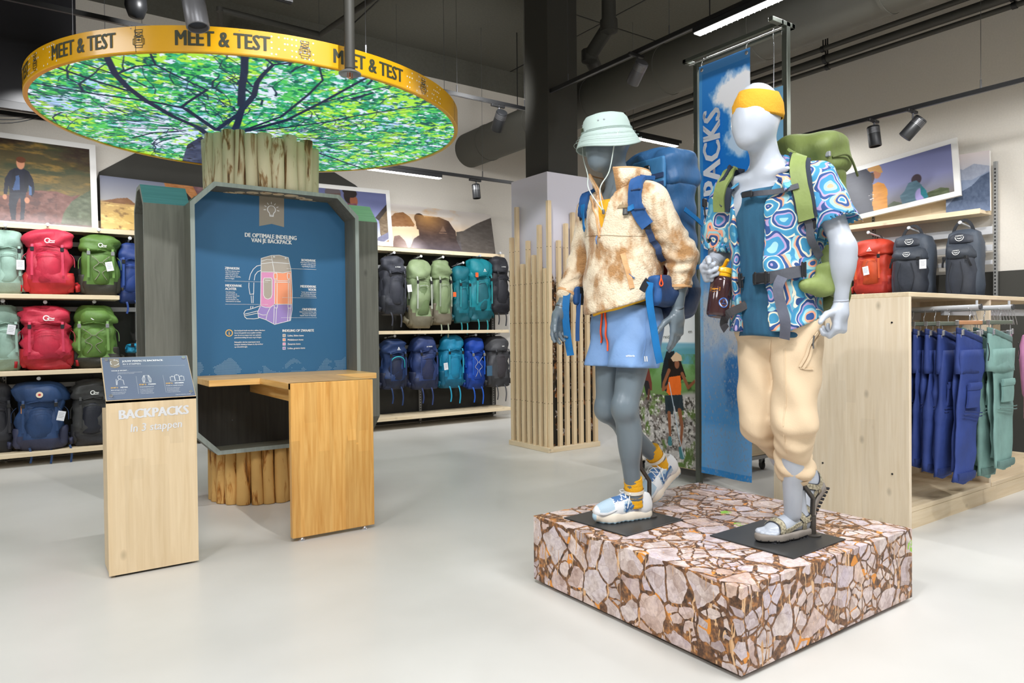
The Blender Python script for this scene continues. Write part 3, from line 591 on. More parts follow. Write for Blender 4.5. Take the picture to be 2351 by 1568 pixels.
for k in range(16):
    a = AI[1]-.03+k*PI/8; m.lathe([(0, 0), (.004, 0), (.003, .002), (0, .0025)], 8, M=Matrix.Translation((CX+RR*math.cos(a), CY+RR*math.sin(a), RT-.012)) @ Matrix.Rotation(a, 4, 'Z') @ Matrix.Rotation(PI/2, 4, 'Y'))
m.build('band_screw', M_chrome, ring, True, RL)
for a in (3.6, 4.9, 5.75, .9, 2.3):
    MB().tube([(CX+(RR-.1)*math.cos(a), CY+(RR-.1)*math.sin(a), RT-.02), (CX+(RR-.1)*math.cos(a), CY+(RR-.1)*math.sin(a), ZC)], .002, 5).tube([(CX+(RR-.1)*math.cos(a), CY+(RR-.1)*math.sin(a), RT-.02), (CX+(RR-.1)*math.cos(a), CY+(RR-.1)*math.sin(a), RT+.09)], .007, 6).build('suspension_wire', M_grey, ring, False, RL)
# ================================================================== kiosk: log trunk with octagonal box frames
KX, KY = 1.535, 5.43
M_board = wood('grey_stained_board', (116, 116, 107), (98, 98, 90), 2, sv=.07, rough=.6, stave=.14); M_boardi = wood('grey_stained_board_dark', (112, 113, 103), (96, 97, 88), 2, sv=.07, rough=.6, stave=.14)
M_edge = wood('board_edge', (150, 158, 153), (134, 143, 138), 2, knots=False, sv=.03)
M_boardx = wood('grey_board_x', (118, 119, 106), (102, 103, 92), 0, knots=False, sv=.05)
M_teal = wood('teal_board', (86, 138, 146), (74, 124, 132), 0, knots=False, sv=.05); M_mint = wood('mint_board', (150, 190, 160), (136, 176, 146), 0, knots=False, sv=.05)
M_back = wood('black_board', (56, 55, 51), (44, 43, 40), 2, knots=False, sv=.05)
kiosk = thing('info_kiosk', 'info kiosk of grey octagonal box frames around a log trunk, under the ring', 'kiosk', (KX, KY, 0)); KL = (KX, KY, 0)
def octagon(hw, z0, z1, c): return [(-hw, z0+c), (-hw+c, z0), (hw-c, z0), (hw, z0+c), (hw, z1-c), (hw-c, z1), (-hw+c, z1), (-hw, z1-c)]
def box_frame(hw, z0, z1, c, th, M, depth, mats):
    """eight boards standing round an octagon; M maps (across, outward, up)"""
    o, i = octagon(hw, z0, z1, c), octagon(hw-th, z0+th, z1-th, c-th*.41)
    for k in range(8):
        a, b, ai, bi = o[k], o[(k+1) % 8], i[k], i[(k+1) % 8]; mb = MB(); q = []
        for y in (depth[0], depth[1]): q += [M @ Vector((a[0], y, a[1])), M @ Vector((b[0], y, b[1])), M @ Vector((bi[0], y, bi[1])), M @ Vector((ai[0], y, ai[1]))]
        mb.add(q, [(0, 1, 2, 3)], 1).add(q, [(7, 6, 5, 4)], 0).add(q, [(0, 4, 5, 1), (1, 5, 6, 2), (2, 6, 7, 3), (3, 7, 4, 0)], 0)
        mb.build('frame_board', [mats[k] if isinstance(mats, list) else mats, M_edge], kiosk, False, KL)
# front and back boxes (wide), side boxes (narrow)
ZB, ZT = .395, 2.232
Mf = Matrix(((1, 0, 0, KX), (0, -1, 0, KY), (0, 0, 1, 0), (0, 0, 0, 1))); Mbk = Matrix(((-1, 0, 0, KX), (0, 1, 0, KY), (0, 0, 1, 0), (0, 0, 0, 1)))
Ml = Matrix(((0, -1, 0, KX), (1, 0, 0, KY), (0, 0, 1, 0), (0, 0, 0, 1))); Mr = Matrix(((0, 1, 0, KX), (-1, 0, 0, KY), (0, 0, 1, 0), (0, 0, 0, 1)))
box_frame(.588, ZB, ZT, .148, .028, Mf, (.43, .18), [M_board, M_boardx, M_boardx, M_board, M_board, M_board, M_boardx, M_board])
box_frame(.588, ZB, ZT, .148, .028, Mbk, (.43, .18), M_board)
box_frame(.222, ZB, ZT, .145, .028, Ml, (.835, .55), [M_teal if k in (6,) else M_board for k in range(8)])
box_frame(.222, ZB, ZT, .145, .028, Mr, (.835, .55), [M_mint if k in (4, 5, 6) else M_board for k in range(8)])
for M_, hw, y in ((Ml, .195, .58), (Mr, .195, .58), (Mbk, .56, .22)):
    mb = MB(); o = octagon(hw, ZB+.028, ZT-.028, .138); q = [M_ @ Vector((p[0], y, p[1])) for p in o]+[M_ @ Vector((p[0], y-.015, p[1])) for p in o]
    mb.add(q, [tuple(range(8)), tuple(range(8, 16))[::-1]]+[(i, i+8, (i+1) % 8+8, (i+1) % 8) for i in range(8)]); mb.build('back_panel', M_back, kiosk, False, KL)
# front: blue panel above the worktop, black board below; both recessed
YP = 5.205; M_panel = mat('blue_panel', (54, 106, 148), r=.5, s=.3)
mb = MB(); mb.prism([(KX-.559, .895), (KX+.559, .895), (KX+.559, ZT-.17), (KX+.424, ZT-.029), (KX-.424, ZT-.029), (KX-.559, ZT-.17)], (0, .012, 0), (0, YP, 0)); panel = mb.build('info_panel', M_panel, kiosk, False, KL); tag(panel, 'blue information panel with a packing diagram')
mb = MB(); mb.prism([(KX-.424, ZB+.029), (KX+.424, ZB+.029), (KX+.559, ZB+.165), (KX+.559, .893), (KX-.559, .893), (KX-.559, ZB+.165)], (0, .012, 0), (0, YP+.004, 0)); mb.build('lower_back_board', M_back, kiosk, False, KL)
MB().lathe([(0, 0), (.006, 0), (.005, .003), (0, .004)], 10, M=Matrix.Translation((1.24, YP+.004, .60)) @ Matrix.Rotation(PI/2, 4, 'X')).build('screw', M_grey, kiosk, True, KL)
MB().lathe([(0, .01), (.33, .01), (.33, .36), (0, .36)], 40, (KX, KY+.01, 0)).lathe([(0, 2.30), (.33, 2.24), (.33, 2.56), (0, 2.56)], 40, (KX, KY+.01, 0)).build('trunk_core', M_back, kiosk, True, KL, 40)
# logs: peeled, blotched
def logmat(name, a, b, c):
    M, t, B = nodes(name, .6, .3); N = t.nodes; L = t.links; tc = N.new('ShaderNodeTexCoord'); mp = N.new('ShaderNodeMapping'); mp.inputs['Scale'].default_value = (14, 14, 2.4); L.new(tc.outputs['Object'], mp.inputs[0])
    oi = N.new('ShaderNodeObjectInfo'); ad = N.new('ShaderNodeVectorMath'); ad.operation = 'ADD'; cx = N.new('ShaderNodeCombineXYZ'); ml = N.new('ShaderNodeMath'); ml.operation = 'MULTIPLY'; ml.inputs[1].default_value = 40; L.new(oi.outputs['Random'], ml.inputs[0]); L.new(ml.outputs[0], cx.inputs[2]); L.new(mp.outputs[0], ad.inputs[0]); L.new(cx.outputs[0], ad.inputs[1])
    n = N.new('ShaderNodeTexNoise'); n.inputs['Scale'].default_value = 1.2; n.inputs['Detail'].default_value = 6; n.inputs['Roughness'].default_value = .6; n.inputs['Distortion'].default_value = .9; L.new(ad.outputs[0], n.inputs['Vector'])
    r = N.new('ShaderNodeValToRGB'); e = r.color_ramp.elements; e[0].position = .33; e[0].color = rgb(c); e[1].position = .66; e[1].color = rgb(a); q = e.new(.40); q.color = rgb(b); q = e.new(.47); q.color = rgb(a); L.new(n.outputs['Fac'], r.inputs[0]); L.new(r.outputs[0], B.inputs['Base Color'])
    bp = N.new('ShaderNodeBump'); bp.inputs['Strength'].default_value = .4; bp.inputs['Distance'].default_value = .006; L.new(n.outputs['Fac'], bp.inputs['Height']); L.new(bp.outputs[0], B.inputs['Normal']); return M
M_log = logmat('peeled_log', (216, 200, 170), (160, 122, 84), (92, 66, 46)); M_logb = logmat('varnished_log', (216, 172, 104), (176, 116, 50), (88, 54, 26))
def log_mesh(r, z0, z1, seed, rings=7):
    g = np.random.default_rng(seed); mb = MB(); rg = []; ph = g.uniform(0, 6.28, 3)
    for i in range(rings):
        z = z0+(z1-z0)*i/(rings-1); ox, oy = .004*math.sin(3*i/rings+ph[0]), .004*math.sin(4*i/rings+ph[1]); rr = r*(1+.05*math.sin(5*i/rings+ph[2]))
        rg.append([(ox+rr*(1+.05*math.sin(3*a+ph[0])+.03*math.sin(5*a+ph[1]+i))*math.cos(a), oy+rr*(1+.05*math.sin(3*a+ph[0])+.03*math.sin(5*a+ph[1]+i))*math.sin(a), z) for a in np.arange(14)*2*PI/14])
    e = .988; rg = [[(x*.93, y*.93, z0) for x, y, z in rg[0]]]+[[(x, y, z0+.004) for x, y, z in rg[0]]]+rg[1:-1]+[[(x, y, z1-.006) for x, y, z in rg[-1]]]+[[(x*.9, y*.9, z1) for x, y, z in rg[-1]]]
    return mb.loft(rg)
g = np.random.default_rng(12)
for top in (0, 1):
    a = 0.; k = 0
    while a < 2*PI-.12:
        r = g.uniform(.036, .052); st = 2*r/.372; aa = a+st/2; x, y = KX+.368*math.cos(aa), KY+.01+.368*math.sin(aa)
        z0, z1 = ((0.003, ZB+.02) if not top else (ZT-.03, 2.60+g.uniform(-.02, .05)))
        o = log_mesh(r, z0, z1, k+50*top).build('log', M_log if top else M_logb, kiosk, True, None, 50); o.location = (x-KX, y-KY, 0); a += st; k += 1
# print on the blue panel -------------------------------------------------
def PT(px, py): p = at_y(px, py, YP); return p.x, p.z
Mw = mat('panel_white', (236, 238, 240), r=.5); Mtau = mat('panel_taupe', (178, 168, 158), r=.5); Mor = mat('panel_orange', (250, 160, 120), r=.5); Mpk = mat('panel_pink', (226, 150, 196), r=.5); Mpu = mat('panel_purple', (160, 138, 206), r=.5); Mban = mat('panel_banner', (150, 142, 128), r=.5); Myl = mat('panel_yellow', (240, 196, 110), r=.5); Mlb = mat('panel_dots', (120, 156, 186), r=.5)
O0, U0, V0 = (0, YP-.0012, 0), (1, 0, 0), (0, 0, 1); O1 = (0, YP-.0022, 0); O2 = (0, YP-.0030, 0)
fill = {k: MB() for k in ('taupe', 'orange', 'pink', 'purple', 'banner')}; ln = MB(); tx = MB(); yl = MB(); dd = MB()
def ptl(pts): return [PT(*p) for p in pts]
def Z4(x, y): return (500+x/6.032, 570+y/6.031)
def fillp(mb, pts): mb.add([(x, O0[1], z) for x, z in ptl(pts)], [tuple(range(len(pts)))])
zz = lambda L: [Z4(*p) for p in L]
fillp(fill['taupe'], zz([(600, 140), (740, 100), (850, 96), (975, 130), (1015, 318), (900, 342), (780, 330), (597, 328)]))
fillp(fill['pink'], zz([(597, 328), (780, 330), (790, 770), (725, 820), (590, 795)])); fillp(fill['orange'], zz([(780, 330), (900, 342), (1015, 318), (1030, 775), (790, 775)]))
fillp(fill['purple'], zz([(590, 795), (725, 820), (790, 775), (1030, 775), (1025, 900), (1005, 1000), (785, 1055), (665, 990), (560, 955), (552, 880)]))
mb = MB(); mb.add([(x, O1[1], z) for x, z in ptl(zz([(640, 412), (740, 412), (750, 440), (750, 640), (735, 685), (695, 704), (655, 690), (632, 650), (630, 440)]))], [tuple(range(9))]); mb.build('diagram_pocket', Mtau, panel)
LW = .0042
for pts, cl in (([(600, 140), (740, 100), (850, 96), (975, 130), (1015, 318), (1030, 600), (1028, 850), (1005, 1000), (785, 1055), (665, 990), (560, 955), (552, 880), (590, 795), (597, 328)], True), ([(740, 100), (780, 330)], False), ([(597, 328), (780, 330), (900, 342), (1015, 318)], False), ([(600, 215), (760, 195), (990, 212)], False), ([(605, 178), (680, 155), (745, 160)], False), ([(790, 775), (1030, 775)], False), ([(790, 775), (725, 820), (685, 900), (665, 990)], False), ([(590, 795), (660, 820), (725, 820)], False), ([(555, 900), (620, 925), (685, 922)], False),
    ([(788, 430), (785, 770)], False), ([(820, 430), (818, 770)], False), ([(975, 430), (975, 770)], False), ([(1000, 430), (1000, 770)], False), ([(788, 448), (1000, 452)], False), ([(788, 470), (1000, 472)], False), ([(780, 830), (772, 1045)], False), ([(812, 830), (802, 1048)], False), ([(975, 830), (965, 1005)], False), ([(1003, 830), (995, 1000)], False), ([(775, 345), (770, 385), (780, 425), (818, 425), (820, 380), (815, 345)], True), ([(965, 345), (960, 385), (968, 425), (1000, 425), (1003, 380), (998, 345)], True), ([(780, 780), (782, 825), (822, 825), (824, 780)], True), ([(970, 780), (972, 828), (1008, 828), (1012, 780)], True),
    ([(640, 412), (740, 412), (750, 440), (750, 640), (735, 685), (695, 704), (655, 690), (632, 650), (630, 440)], True), ([(652, 442), (728, 444)], False), ([(592, 235), (540, 245), (490, 290), (450, 360), (432, 440)], False), ([(592, 308), (550, 325), (515, 370), (502, 445)], False), ([(430, 475), (428, 540), (445, 640)], False), ([(498, 475), (495, 620), (490, 650)], False), ([(445, 640), (490, 630)], False), ([(460, 655), (468, 760)], False), ([(490, 655), (488, 760)], False), ([(458, 800), (452, 835)], False), ([(485, 800), (480, 830)], False), ([(590, 795), (460, 840), (380, 860), (360, 900), (372, 950), (400, 975), (500, 978), (570, 965)], False), ([(360, 915), (552, 868)], False), ([(368, 935), (552, 898)], False)):
    stroke(ln, ptl(zz(pts)), LW, O2, U0, V0, 0, cl)
for cx_, cy_ in ((778, 119), (938, 138)): x, z = PT(*Z4(cx_, cy_)); disc2(ln, x, z, .008, O2, U0, V0, 12, 0, .005)
for (x0, y0), (x1, y1) in (((100, 452), (690, 468)), ((106, 774), (690, 780)), ((955, 280), (1360, 295)), ((895, 682), (1365, 688)), ((880, 962), (1365, 962))):
    for k in range(56):
        t_ = k/55; x, z = PT(*Z4(x0+(x1-x0)*t_, y0+(y1-y0)*t_)); ln.add([(x-.0018, O2[1], z-.0012), (x+.0018, O2[1], z-.0012), (x+.0018, O2[1], z+.0012), (x-.0018, O2[1], z+.0012)], [(0, 1, 2, 3)])
def ptxt(body, px, py, hpx, align='LEFT', bold=.02, sx=.86, mb=tx, line=1.):
    """cap height in photo pixels at that spot on the panel, baseline at py"""
    x, z = PT(px, py); x2, z2 = PT(px, py-hpx); put(mb, glyphs(body, (z2-z)/.70, bold, align, sx, 0, 1, line), (x, O2[1], z), U0, V0)
ptxt('DE OPTIMALE INDELING', 622.5, 547.5, 9.4, 'CENTER', .03, .80); ptxt('VAN JE BACKPACK', 624, 558.5, 9.4, 'CENTER', .03, .80)
for s_, x, y, h, al in (('ZIJVAKKEN', 516, 618, 5.6, 'LEFT'), ('MIDDENVAK', 517, 658, 5.6, 'LEFT'), ('ACHTER', 517, 665.5, 5.6, 'LEFT'), ('BOVENVAK', 724.5, 601.5, 5.6, 'RIGHT'), ('MIDDENVAK', 725.5, 661, 5.6, 'RIGHT'), ('VOOR', 725.5, 668, 5.6, 'RIGHT'), ('ONDERVAK', 726, 713, 5.4, 'RIGHT'), ('INDELING OP ZWAARTE', 648, 762, 5.8, 'LEFT')): ptxt(s_, x, y, h, al, .028, .80)
for s_, x, y, al, lh in (('Aan beide zijkanten zitten\nvakjes voor items die je\nonderweg wilt kunnen\npakken, zoals een waterfles,\nkaart of waagjes.', 517, 623, 'LEFT', 4.3), ('Het dichtst bij je\nrug, bij voorkeur op\nschouderhoogte, komen\nde zwaarste spullen,\nzoals kookspullen, tent,\nwaterreservoir en voedsel.', 518, 671.5, 'LEFT', 4.3), ('Kleine items die je makkelijk\nwil pakken onderweg, zoals\nregenkleding en paspoort.', 724.5, 605.5, 'RIGHT', 4.3), ('Verder van je rug af komen\nde middelmatig zware items\nzoals handdoeken en kleding.', 725.5, 672.5, 'RIGHT', 4.3), ('Onderin komen de lichte, maar\nwat grotere items, zoals je\nslaapzak, kussen en slaapmatje.', 726, 717.5, 'RIGHT', 4.1)):
    for i, q in enumerate(s_.split('\n')): ptxt(q, x, y+i*lh, 2.9, al, .012, .74)
for i, q in enumerate('Een backpack heeft meerdere vakken, hierdoor\nkun je het gewicht van je spullen verdelen\nover de tas en zorg je voor een optimale\ngewichtsverdeling om op je rug te dragen.\n\nBelangrijk is dat het zwaartepunt van je\nbackpack dichtbij je lichaam zit, bij voorkeur\nop schouderhoogte.'.split('\n')):
    if q: ptxt(q, 538, 760.5+i*5.35, 3.4, 'LEFT', .014, .74)
for i, (q, mm) in enumerate((('Lichte, kleine items', 'taupe'), ('Middelzware items', 'orange'), ('Zwaarste items', 'pink'), ('Lichte, grotere items', 'purple'))):
    y = 772.5+i*9.7; ptxt(q, 660, y, 4.2, 'LEFT', .016, .8); x, z = PT(652, y-2.2); s_ = .0095
    fill[mm].add([(x-s_, O0[1], z-s_), (x+s_, O0[1], z-s_), (x+s_, O0[1], z+s_), (x-s_, O0[1], z+s_)], [(0, 1, 2, 3)]); stroke(ln, [(x-s_, z-s_), (x+s_, z-s_), (x+s_, z+s_), (x-s_, z+s_)], .003, O2, U0, V0, 0, True)
x, z = PT(525.8, 764.5); stroke(yl, arc(x, z, .0225, 0, 350, 28), .006, O2, U0, V0, 0, True); put(yl, glyphs('i', .036, .03), (x, O2[1], z-.0125), U0, V0)
# banner with light bulb
bx0, bz1 = PT(595, 449); bx1, _ = PT(652, 455)
bpts = [PT(595, 448.5), PT(652, 455.5), PT(652, 521.5)]+[PT(652-57*i/12, 521.5-(i*1.05 if i <= 6 else (12-i)*1.05)-i*.2) for i in range(13)][1:]
fill['banner'].add([(p[0], O0[1], p[1]) for p in bpts], [tuple(range(len(bpts)))])
x, z = PT(623, 481.5); stroke(ln, arc(x, z, .0285, -60, 240, 22), .0055, O2, U0, V0); stroke(ln, [(x-.0145, z-.025), (x-.012, z-.048), (x+.012, z-.048), (x+.0145, z-.025)], .0055, O2, U0, V0); stroke(ln, [(x-.012, z-.040), (x+.012, z-.040)], .004, O2, U0, V0)
for k in range(7):
    a = math.radians(-5+k*190/6-0); c_, s_ = math.cos(a), math.sin(a); stroke(ln, [(x+.040*c_, z+.040*s_), (x+.056*c_, z+.056*s_)], .005, O2, U0, V0)
# dotted hills along the foot of the panel
hx = np.linspace(452, 792, 118); hn = vnoise(1, 118, 9, 1, 4)[0]*.8+vnoise(1, 118, 22, 1, 9)[0]*.35; h2 = fbm(40, 118, 12, 5, 3)
hn = np.maximum(hn, np.clip(1.15-np.arange(118)/22, 0, 2)); hn = np.maximum(hn, np.clip((np.arange(118)-100)/16*.9, 0, 2))
for i, x_ in enumerate(hx):
    for j in range(22):
        y_ = 866-j*2.55
        if j < hn[i]*18-3 and h2[j, i] > .46:
            x, z = PT(x_, y_-(x_-452)*.03); s_ = .0026; dd.add([(x-s_, O0[1], z-s_), (x+s_, O0[1], z-s_), (x+s_, O0[1], z+s_), (x-s_, O0[1], z+s_)], [(0, 1, 2, 3)])
for k, mm in (('taupe', Mtau), ('orange', Mor), ('pink', Mpk), ('purple', Mpu)): fill[k].build('diagram_area', mm, panel)
fill['banner'].build('banner_mark', Mban, panel); ln.build('diagram_lines', Mw, panel); tx.build('lettering', Mw, panel); yl.build('info_mark', Myl, panel); tag(dd.build('dotted_hills', Mlb, panel), kind='stuff')
for o in panel.children: o.location = (-KX, -KY, 0)
# ------------------------------------------------------------------ worktop table in front of the kiosk
M_hon = wood('oiled_beech', (232, 182, 106), (206, 146, 68), 2, rough=.38, stave=.085, sv=.13, knots=False, coat=.15); M_honx = wood('oiled_beech_x', (236, 192, 126), (214, 160, 86), 0, rough=.36, stave=.085, sv=.10, knots=False, coat=.2); M_hony = wood('oiled_beech_y', (234, 188, 118), (210, 154, 78), 1, rough=.36, stave=.085, sv=.1, knots=False, coat=.2)
table = thing('worktop_table', 'honey coloured T-shaped wooden worktop in front of the blue kiosk panel', 'table', (1.55, 4.06, 0)); TL = (1.55, 4.06, 0)
MB().box((.975, 4.66, .882), (2.10, 5.195, .922), bev=.003).build('worktop', M_honx, table, False, TL)
MB().box((1.285, 4.045, .883), (1.795, 4.662, .9225), bev=.003).build('worktop_extension', M_hony, table, False, TL)
MB().box((1.285, 4.04, .022), (1.795, 4.08, .9225), bev=.003).build('front_leg_panel', M_hon, table, False, TL)
MB().box((1.36, 4.08, .795), (1.385, 5.19, .884)).build('apron', M_hony, table, False, TL); MB().box((1.70, 4.08, .795), (1.725, 5.19, .884)).build('apron', M_hony, table, False, TL)
for x in (1.345, 1.735): MB().lathe([(0, 0), (.021, 0), (.022, .004), (.011, .014), (.009, .024), (0, .024)], 18, (x, 4.06, 0)).build('levelling_foot', M_chrome, table, True, TL, 40)
# ------------------------------------------------------------------ lectern
lec = thing('lectern', 'pale wooden lectern with sloping info plate and white lettering on its front', 'lectern', (.565, 4.12, 0)); LL = (.565, 4.12, 0)
LX0, LX1, LY = .357, .772, 4.0; zf = .885
MB().prism([(LY, .012), (LY+.016, .012), (LY+.016, zf-.006), (LY, zf)], (LX1-LX0, 0, 0), (LX0, 0, 0), (0, 1, 0), (0, 0, 1)).build('front_board', M_wood, lec, False, LL)
MB().box((LX0+.004, LY+.016, .012), (LX0+.024, LY+.245, .832)).build('side_board', M_wood, lec, False, LL); MB().box((LX1-.024, LY+.016, .012), (LX1-.004, LY+.245, .832)).build('side_board', M_wood, lec, False, LL)
MB().box((LX0+.024, LY+.225, .012), (LX1-.024, LY+.245, 1.06)).build('rear_board', M_wood, lec, False, LL); MB().box((LX0+.03, LY+.02, .0), (LX1-.03, LY+.22, .013)).build('plinth', M_black, lec, False, LL)
pl = [Vector((0, LY, zf)), Vector((0, LY+.225, 1.095))]; sv_ = (pl[1]-pl[0]); sl_ = sv_.length; sv_.normalize(); nn_ = Vector((0, -sv_.z, sv_.y))
MB().prism([(LY, zf-.012), (LY, zf), (LY+.225, 1.095), (LY+.237, 1.083)], (LX1-LX0, 0, 0), (LX0, 0, 0), (0, 1, 0), (0, 0, 1)).build('sloping_board', M_wood, lec, False, LL)
PO = Vector((LX0+.003, LY, zf))+nn_*.0035+sv_*.004; mb = MB(); W_ = LX1-LX0-.006
mb.add([PO, PO+Vector((W_, 0, 0)), PO+Vector((W_, 0, 0))+sv_*(sl_-.008), PO+sv_*(sl_-.008)]+[q-nn_*.003 for q in (PO, PO+Vector((W_, 0, 0)), PO+Vector((W_, 0, 0))+sv_*(sl_-.008), PO+sv_*(sl_-.008))], [(0, 1, 2, 3), (7, 6, 5, 4), (0, 4, 5, 1), (1, 5, 6, 2), (2, 6, 7, 3), (3, 7, 4, 0)])
plate = mb.build('info_plate', mat('plate_blue_grey', (112, 124, 146), r=.28, coat=.4), lec, False, LL); tag(plate, 'glossy blue grey info plate')
for a in (.02, W_-.02):
    for b in (.022, sl_-.03):
        q = PO+Vector((a, 0, 0))+sv_*b; MB().lathe([(0, 0), (.0095, 0), (.0095, .009), (.0075, .011), (0, .011)], 18, M=Matrix.Translation(q) @ nn_.to_track_quat('Z', 'Y').to_matrix().to_4x4()).build('stand_off_screw', M_chrome, lec, True, LL, 40)
q = PO+nn_*.001; U, V = Vector((1, 0, 0)), sv_; W2 = W_; H2 = sl_-.008; tm, ym, gmk = MB(), MB(), MB()
pt = lambda s_, x, y, h, b=.014, al='LEFT', mb=tm, sx=.84: put(mb, glyphs(s_, h/.7, b, al, sx), q+U*(x*W2)+V*(y*H2), U, V)
pt('JOUW PERFECTE BACKPACK', .225, .875, .0125, .03); pt('IN 3 STAPPEN', .225, .805, .0115, .006)
gmk.add([q+U*(.085*W2)+V*(.97*H2), q+U*(.085*W2)+V*(.765*H2), q+U*(.135*W2)+V*(.735*H2), q+U*(.19*W2)+V*(.765*H2), q+U*(.19*W2)+V*(.97*H2)], [(0, 1, 2, 3, 4)]); gmk.build('banner_mark', Mban, plate)
for k in range(3): stroke(tm, arc(.1375*W2, .865*H2, .019, k*120+20, k*120+105, 8), .0028, q+nn_*.0006, U, V); 
for k, c_ in enumerate('123'): a = math.radians(k*120-30); put(tm, glyphs(c_, .012, .03), q+nn_*.0006+U*(.1375*W2+.020*math.cos(a))+V*(.865*H2+.02*math.sin(a)-.004), U, V)
pt('VOOR JE BEGINT...', .09, .655, .0078, .02); pt('Weet waar je op reis gaat, hoe lang en wat je meeneemt naar je bestemming.', .155, .615, .0036, .006, sx=.7); pt('Dan kunnen wij je helpen met de perfecte backpack.', .155, .59, .0036, .006, sx=.7)
for x, a, b_, c_ in ((.06, 'STAP 1:', 'METEN', 'Meet de lengte van je rug'), (.375, 'STAP 2:', 'PASSEN', 'Vind je backpack goed af'), (.68, 'STAP 3:', 'ERVAREN', 'Probeer en vergelijk backpacks')):
    y = .255+.045*(x > .3)
    pt(a, x, y, .0085, .03, 'LEFT', ym); pt(b_, x+.105, y, .0085, .03); pt(c_, x, y-.05, .006, .012, sx=.76)
    for j in range(2 if x < .3 else 4): pt(('De lengte van je rug bepaalt de maat', 'van de backpack die je nodig hebt.', 'Stel daarna de heupband goed af', 'en loop een rondje door de winkel.')[j], x, y-.10-j*.033, .0042, .006, sx=.72)
for x in (.355, .665): stroke(tm, [(x*W2, .10*H2), (x*W2, .52*H2)], .0006, q, U, V)
stroke(tm, [(.225*W2, .77*H2), (.95*W2, .75*H2)], .0006, q, U, V); pt('Vraag onze medewerkers om advies', .95, .03, .0048, .006, 'RIGHT', sx=.74)
ic = lambda pts, cl=False: stroke(tm, [(a*W2, b*H2) for a, b in pts], .0019, q, U, V, 0, cl)
ic(arc(.17, .51, .018, 0, 350, 12, .04), True); ic([(.135, .33), (.14, .43), (.165, .465), (.205, .44), (.21, .33)]); ic([(.125, .33), (.13, .47)])
for r_ in (.0, .016, .032): ic([(.47-.045+r_*.5, .36), (.47-.05+r_, .45), (.47-.03+r_*.3, .53), (.47+.03-r_*.3, .53), (.47+.05-r_, .45), (.47+.045-r_*.5, .36)], True)
for cx_, h_ in ((.77, .10), (.825, .135), (.88, .10)): ic([(cx_-.026, .37), (cx_+.026, .37), (cx_+.026, .37+h_), (cx_-.026, .37+h_)], True); ic(arc(cx_, .37+h_, .01, 0, 180, 6, .02))
tm.build('lettering', Mw, plate); ym.build('lettering', Myl, plate)
for o in plate.children: o.location = tuple(-k for k in LL)
wl = MB(); put(wl, glyphs('BACKPACKS', .0665, 0, 'CENTER', .87, heavy=.052), (.572, LY-.0012, .793), (1, 0, .012), (0, 0, 1)); put(wl, glyphs('In 3 stappen', .058, 0, 'CENTER', .85, .12, heavy=.016), (.580, LY-.0012, .725), (1, 0, .02), (0, 0, 1)); fb = wl.build('lettering', mat('lectern_white', (226, 226, 228), r=.45), lec, False, LL)
# ================================================================== slatted column round the pillar
M_lilac = mat('lilac_print', (214, 212, 226), r=.5)
col = thing('slatted_column', 'pillar cladding of upright pale wooden slats of uneven height over a printed sleeve', 'column', (4.6, 5.75, 0)); OL = (4.6, 5.75, 0)
X0, X1, Y0, Y1, ZS = 4.325, 4.925, 5.50, 6.115, 2.785
w_ = 130; h_ = 560
def sleeve(seed):
    P = Print(w_, h_); P.vgrad([(0, (226, 224, 236)), (.3, (214, 212, 226)), (.42, (200, 200, 214)), (1, (200, 200, 210))])
    edge = .345+.06*(P.n(3, 3, seed)-.5)*2+.03*(P.n(14, 8, seed+3)-.5); m = (P.Y-edge)*60
    st = P.n(14, 60, seed+1); P.mix(m, (92, 66, 44)); lo = np.clip((P.Y-.36)*40, 0, 1)
    P.mix((st-.52)*9*lo, (176, 116, 66)); P.mix((P.n(30, 120, seed+2)-.55)*10*lo, (206, 196, 190)); P.mix((P.n(20, 90, seed+5)-.54)*10*lo, (44, 34, 28)); P.mix((P.Y-.62)*5*(P.n(12, 50, seed+6) < .56), (50, 46, 40)); return P
pm = print_mat('sleeve_print')
s1 = sleeve(4).sheet('printed_sleeve', (X0, Y1, ZS), (0, Y0-Y1, 0), (0, 0, -ZS), pm, col); s2 = sleeve(9).sheet('printed_sleeve', (X0, Y0, ZS), (X1-X0, 0, 0), (0, 0, -ZS), pm, col)
MB().box((X0+.001, Y0+.001, .0), (X1, Y1, ZS), bev=0).build('sleeve_body', M_lilac, col, False, OL)
for s_ in (s1, s2): s_.location = tuple(-k for k in OL)
sl = MB().box((-.021, -.021, .045), (.021, .021, 1), bev=.003)
def slat(x, y, top):
    m = MB().box((-.0205, -.0205, .0), (.0205, .0205, top-.035), bev=.003).build('slat', M_wood, col); m.location = (x-OL[0], y-OL[1], .035)
    d = MB()
    for z in (.45, .85, 1.25, 1.65, 2.0):
        if z < top-.1: d.lathe([(0, 0), (.0045, 0), (.004, -.002), (0, -.002)], 6, M=Matrix.Translation((-.0208, .004, z)) @ Matrix.Rotation(PI/2, 4, 'Y')).lathe([(0, 0), (.0045, 0), (.004, -.002), (0, -.002)], 6, M=Matrix.Translation((.004, -.0208, z)) @ Matrix.Rotation(-PI/2, 4, 'X'))
    q = d.build('screw_head', M_black, m)
for y, z in zip((6.07, 5.972, 5.876, 5.781, 5.684, 5.590, 5.498), (2.19, 2.497, 1.896, 2.126, 1.971, 2.264, 1.824)): slat(4.29, y, z)
slat(4.302, 5.452, 2.487)
for x, z in zip((4.432, 4.526, 4.618, 4.709, 4.803, 4.905), (2.104, 2.28, 2.398, 1.95, 2.2, 2.05)): slat(x, 5.462, z)
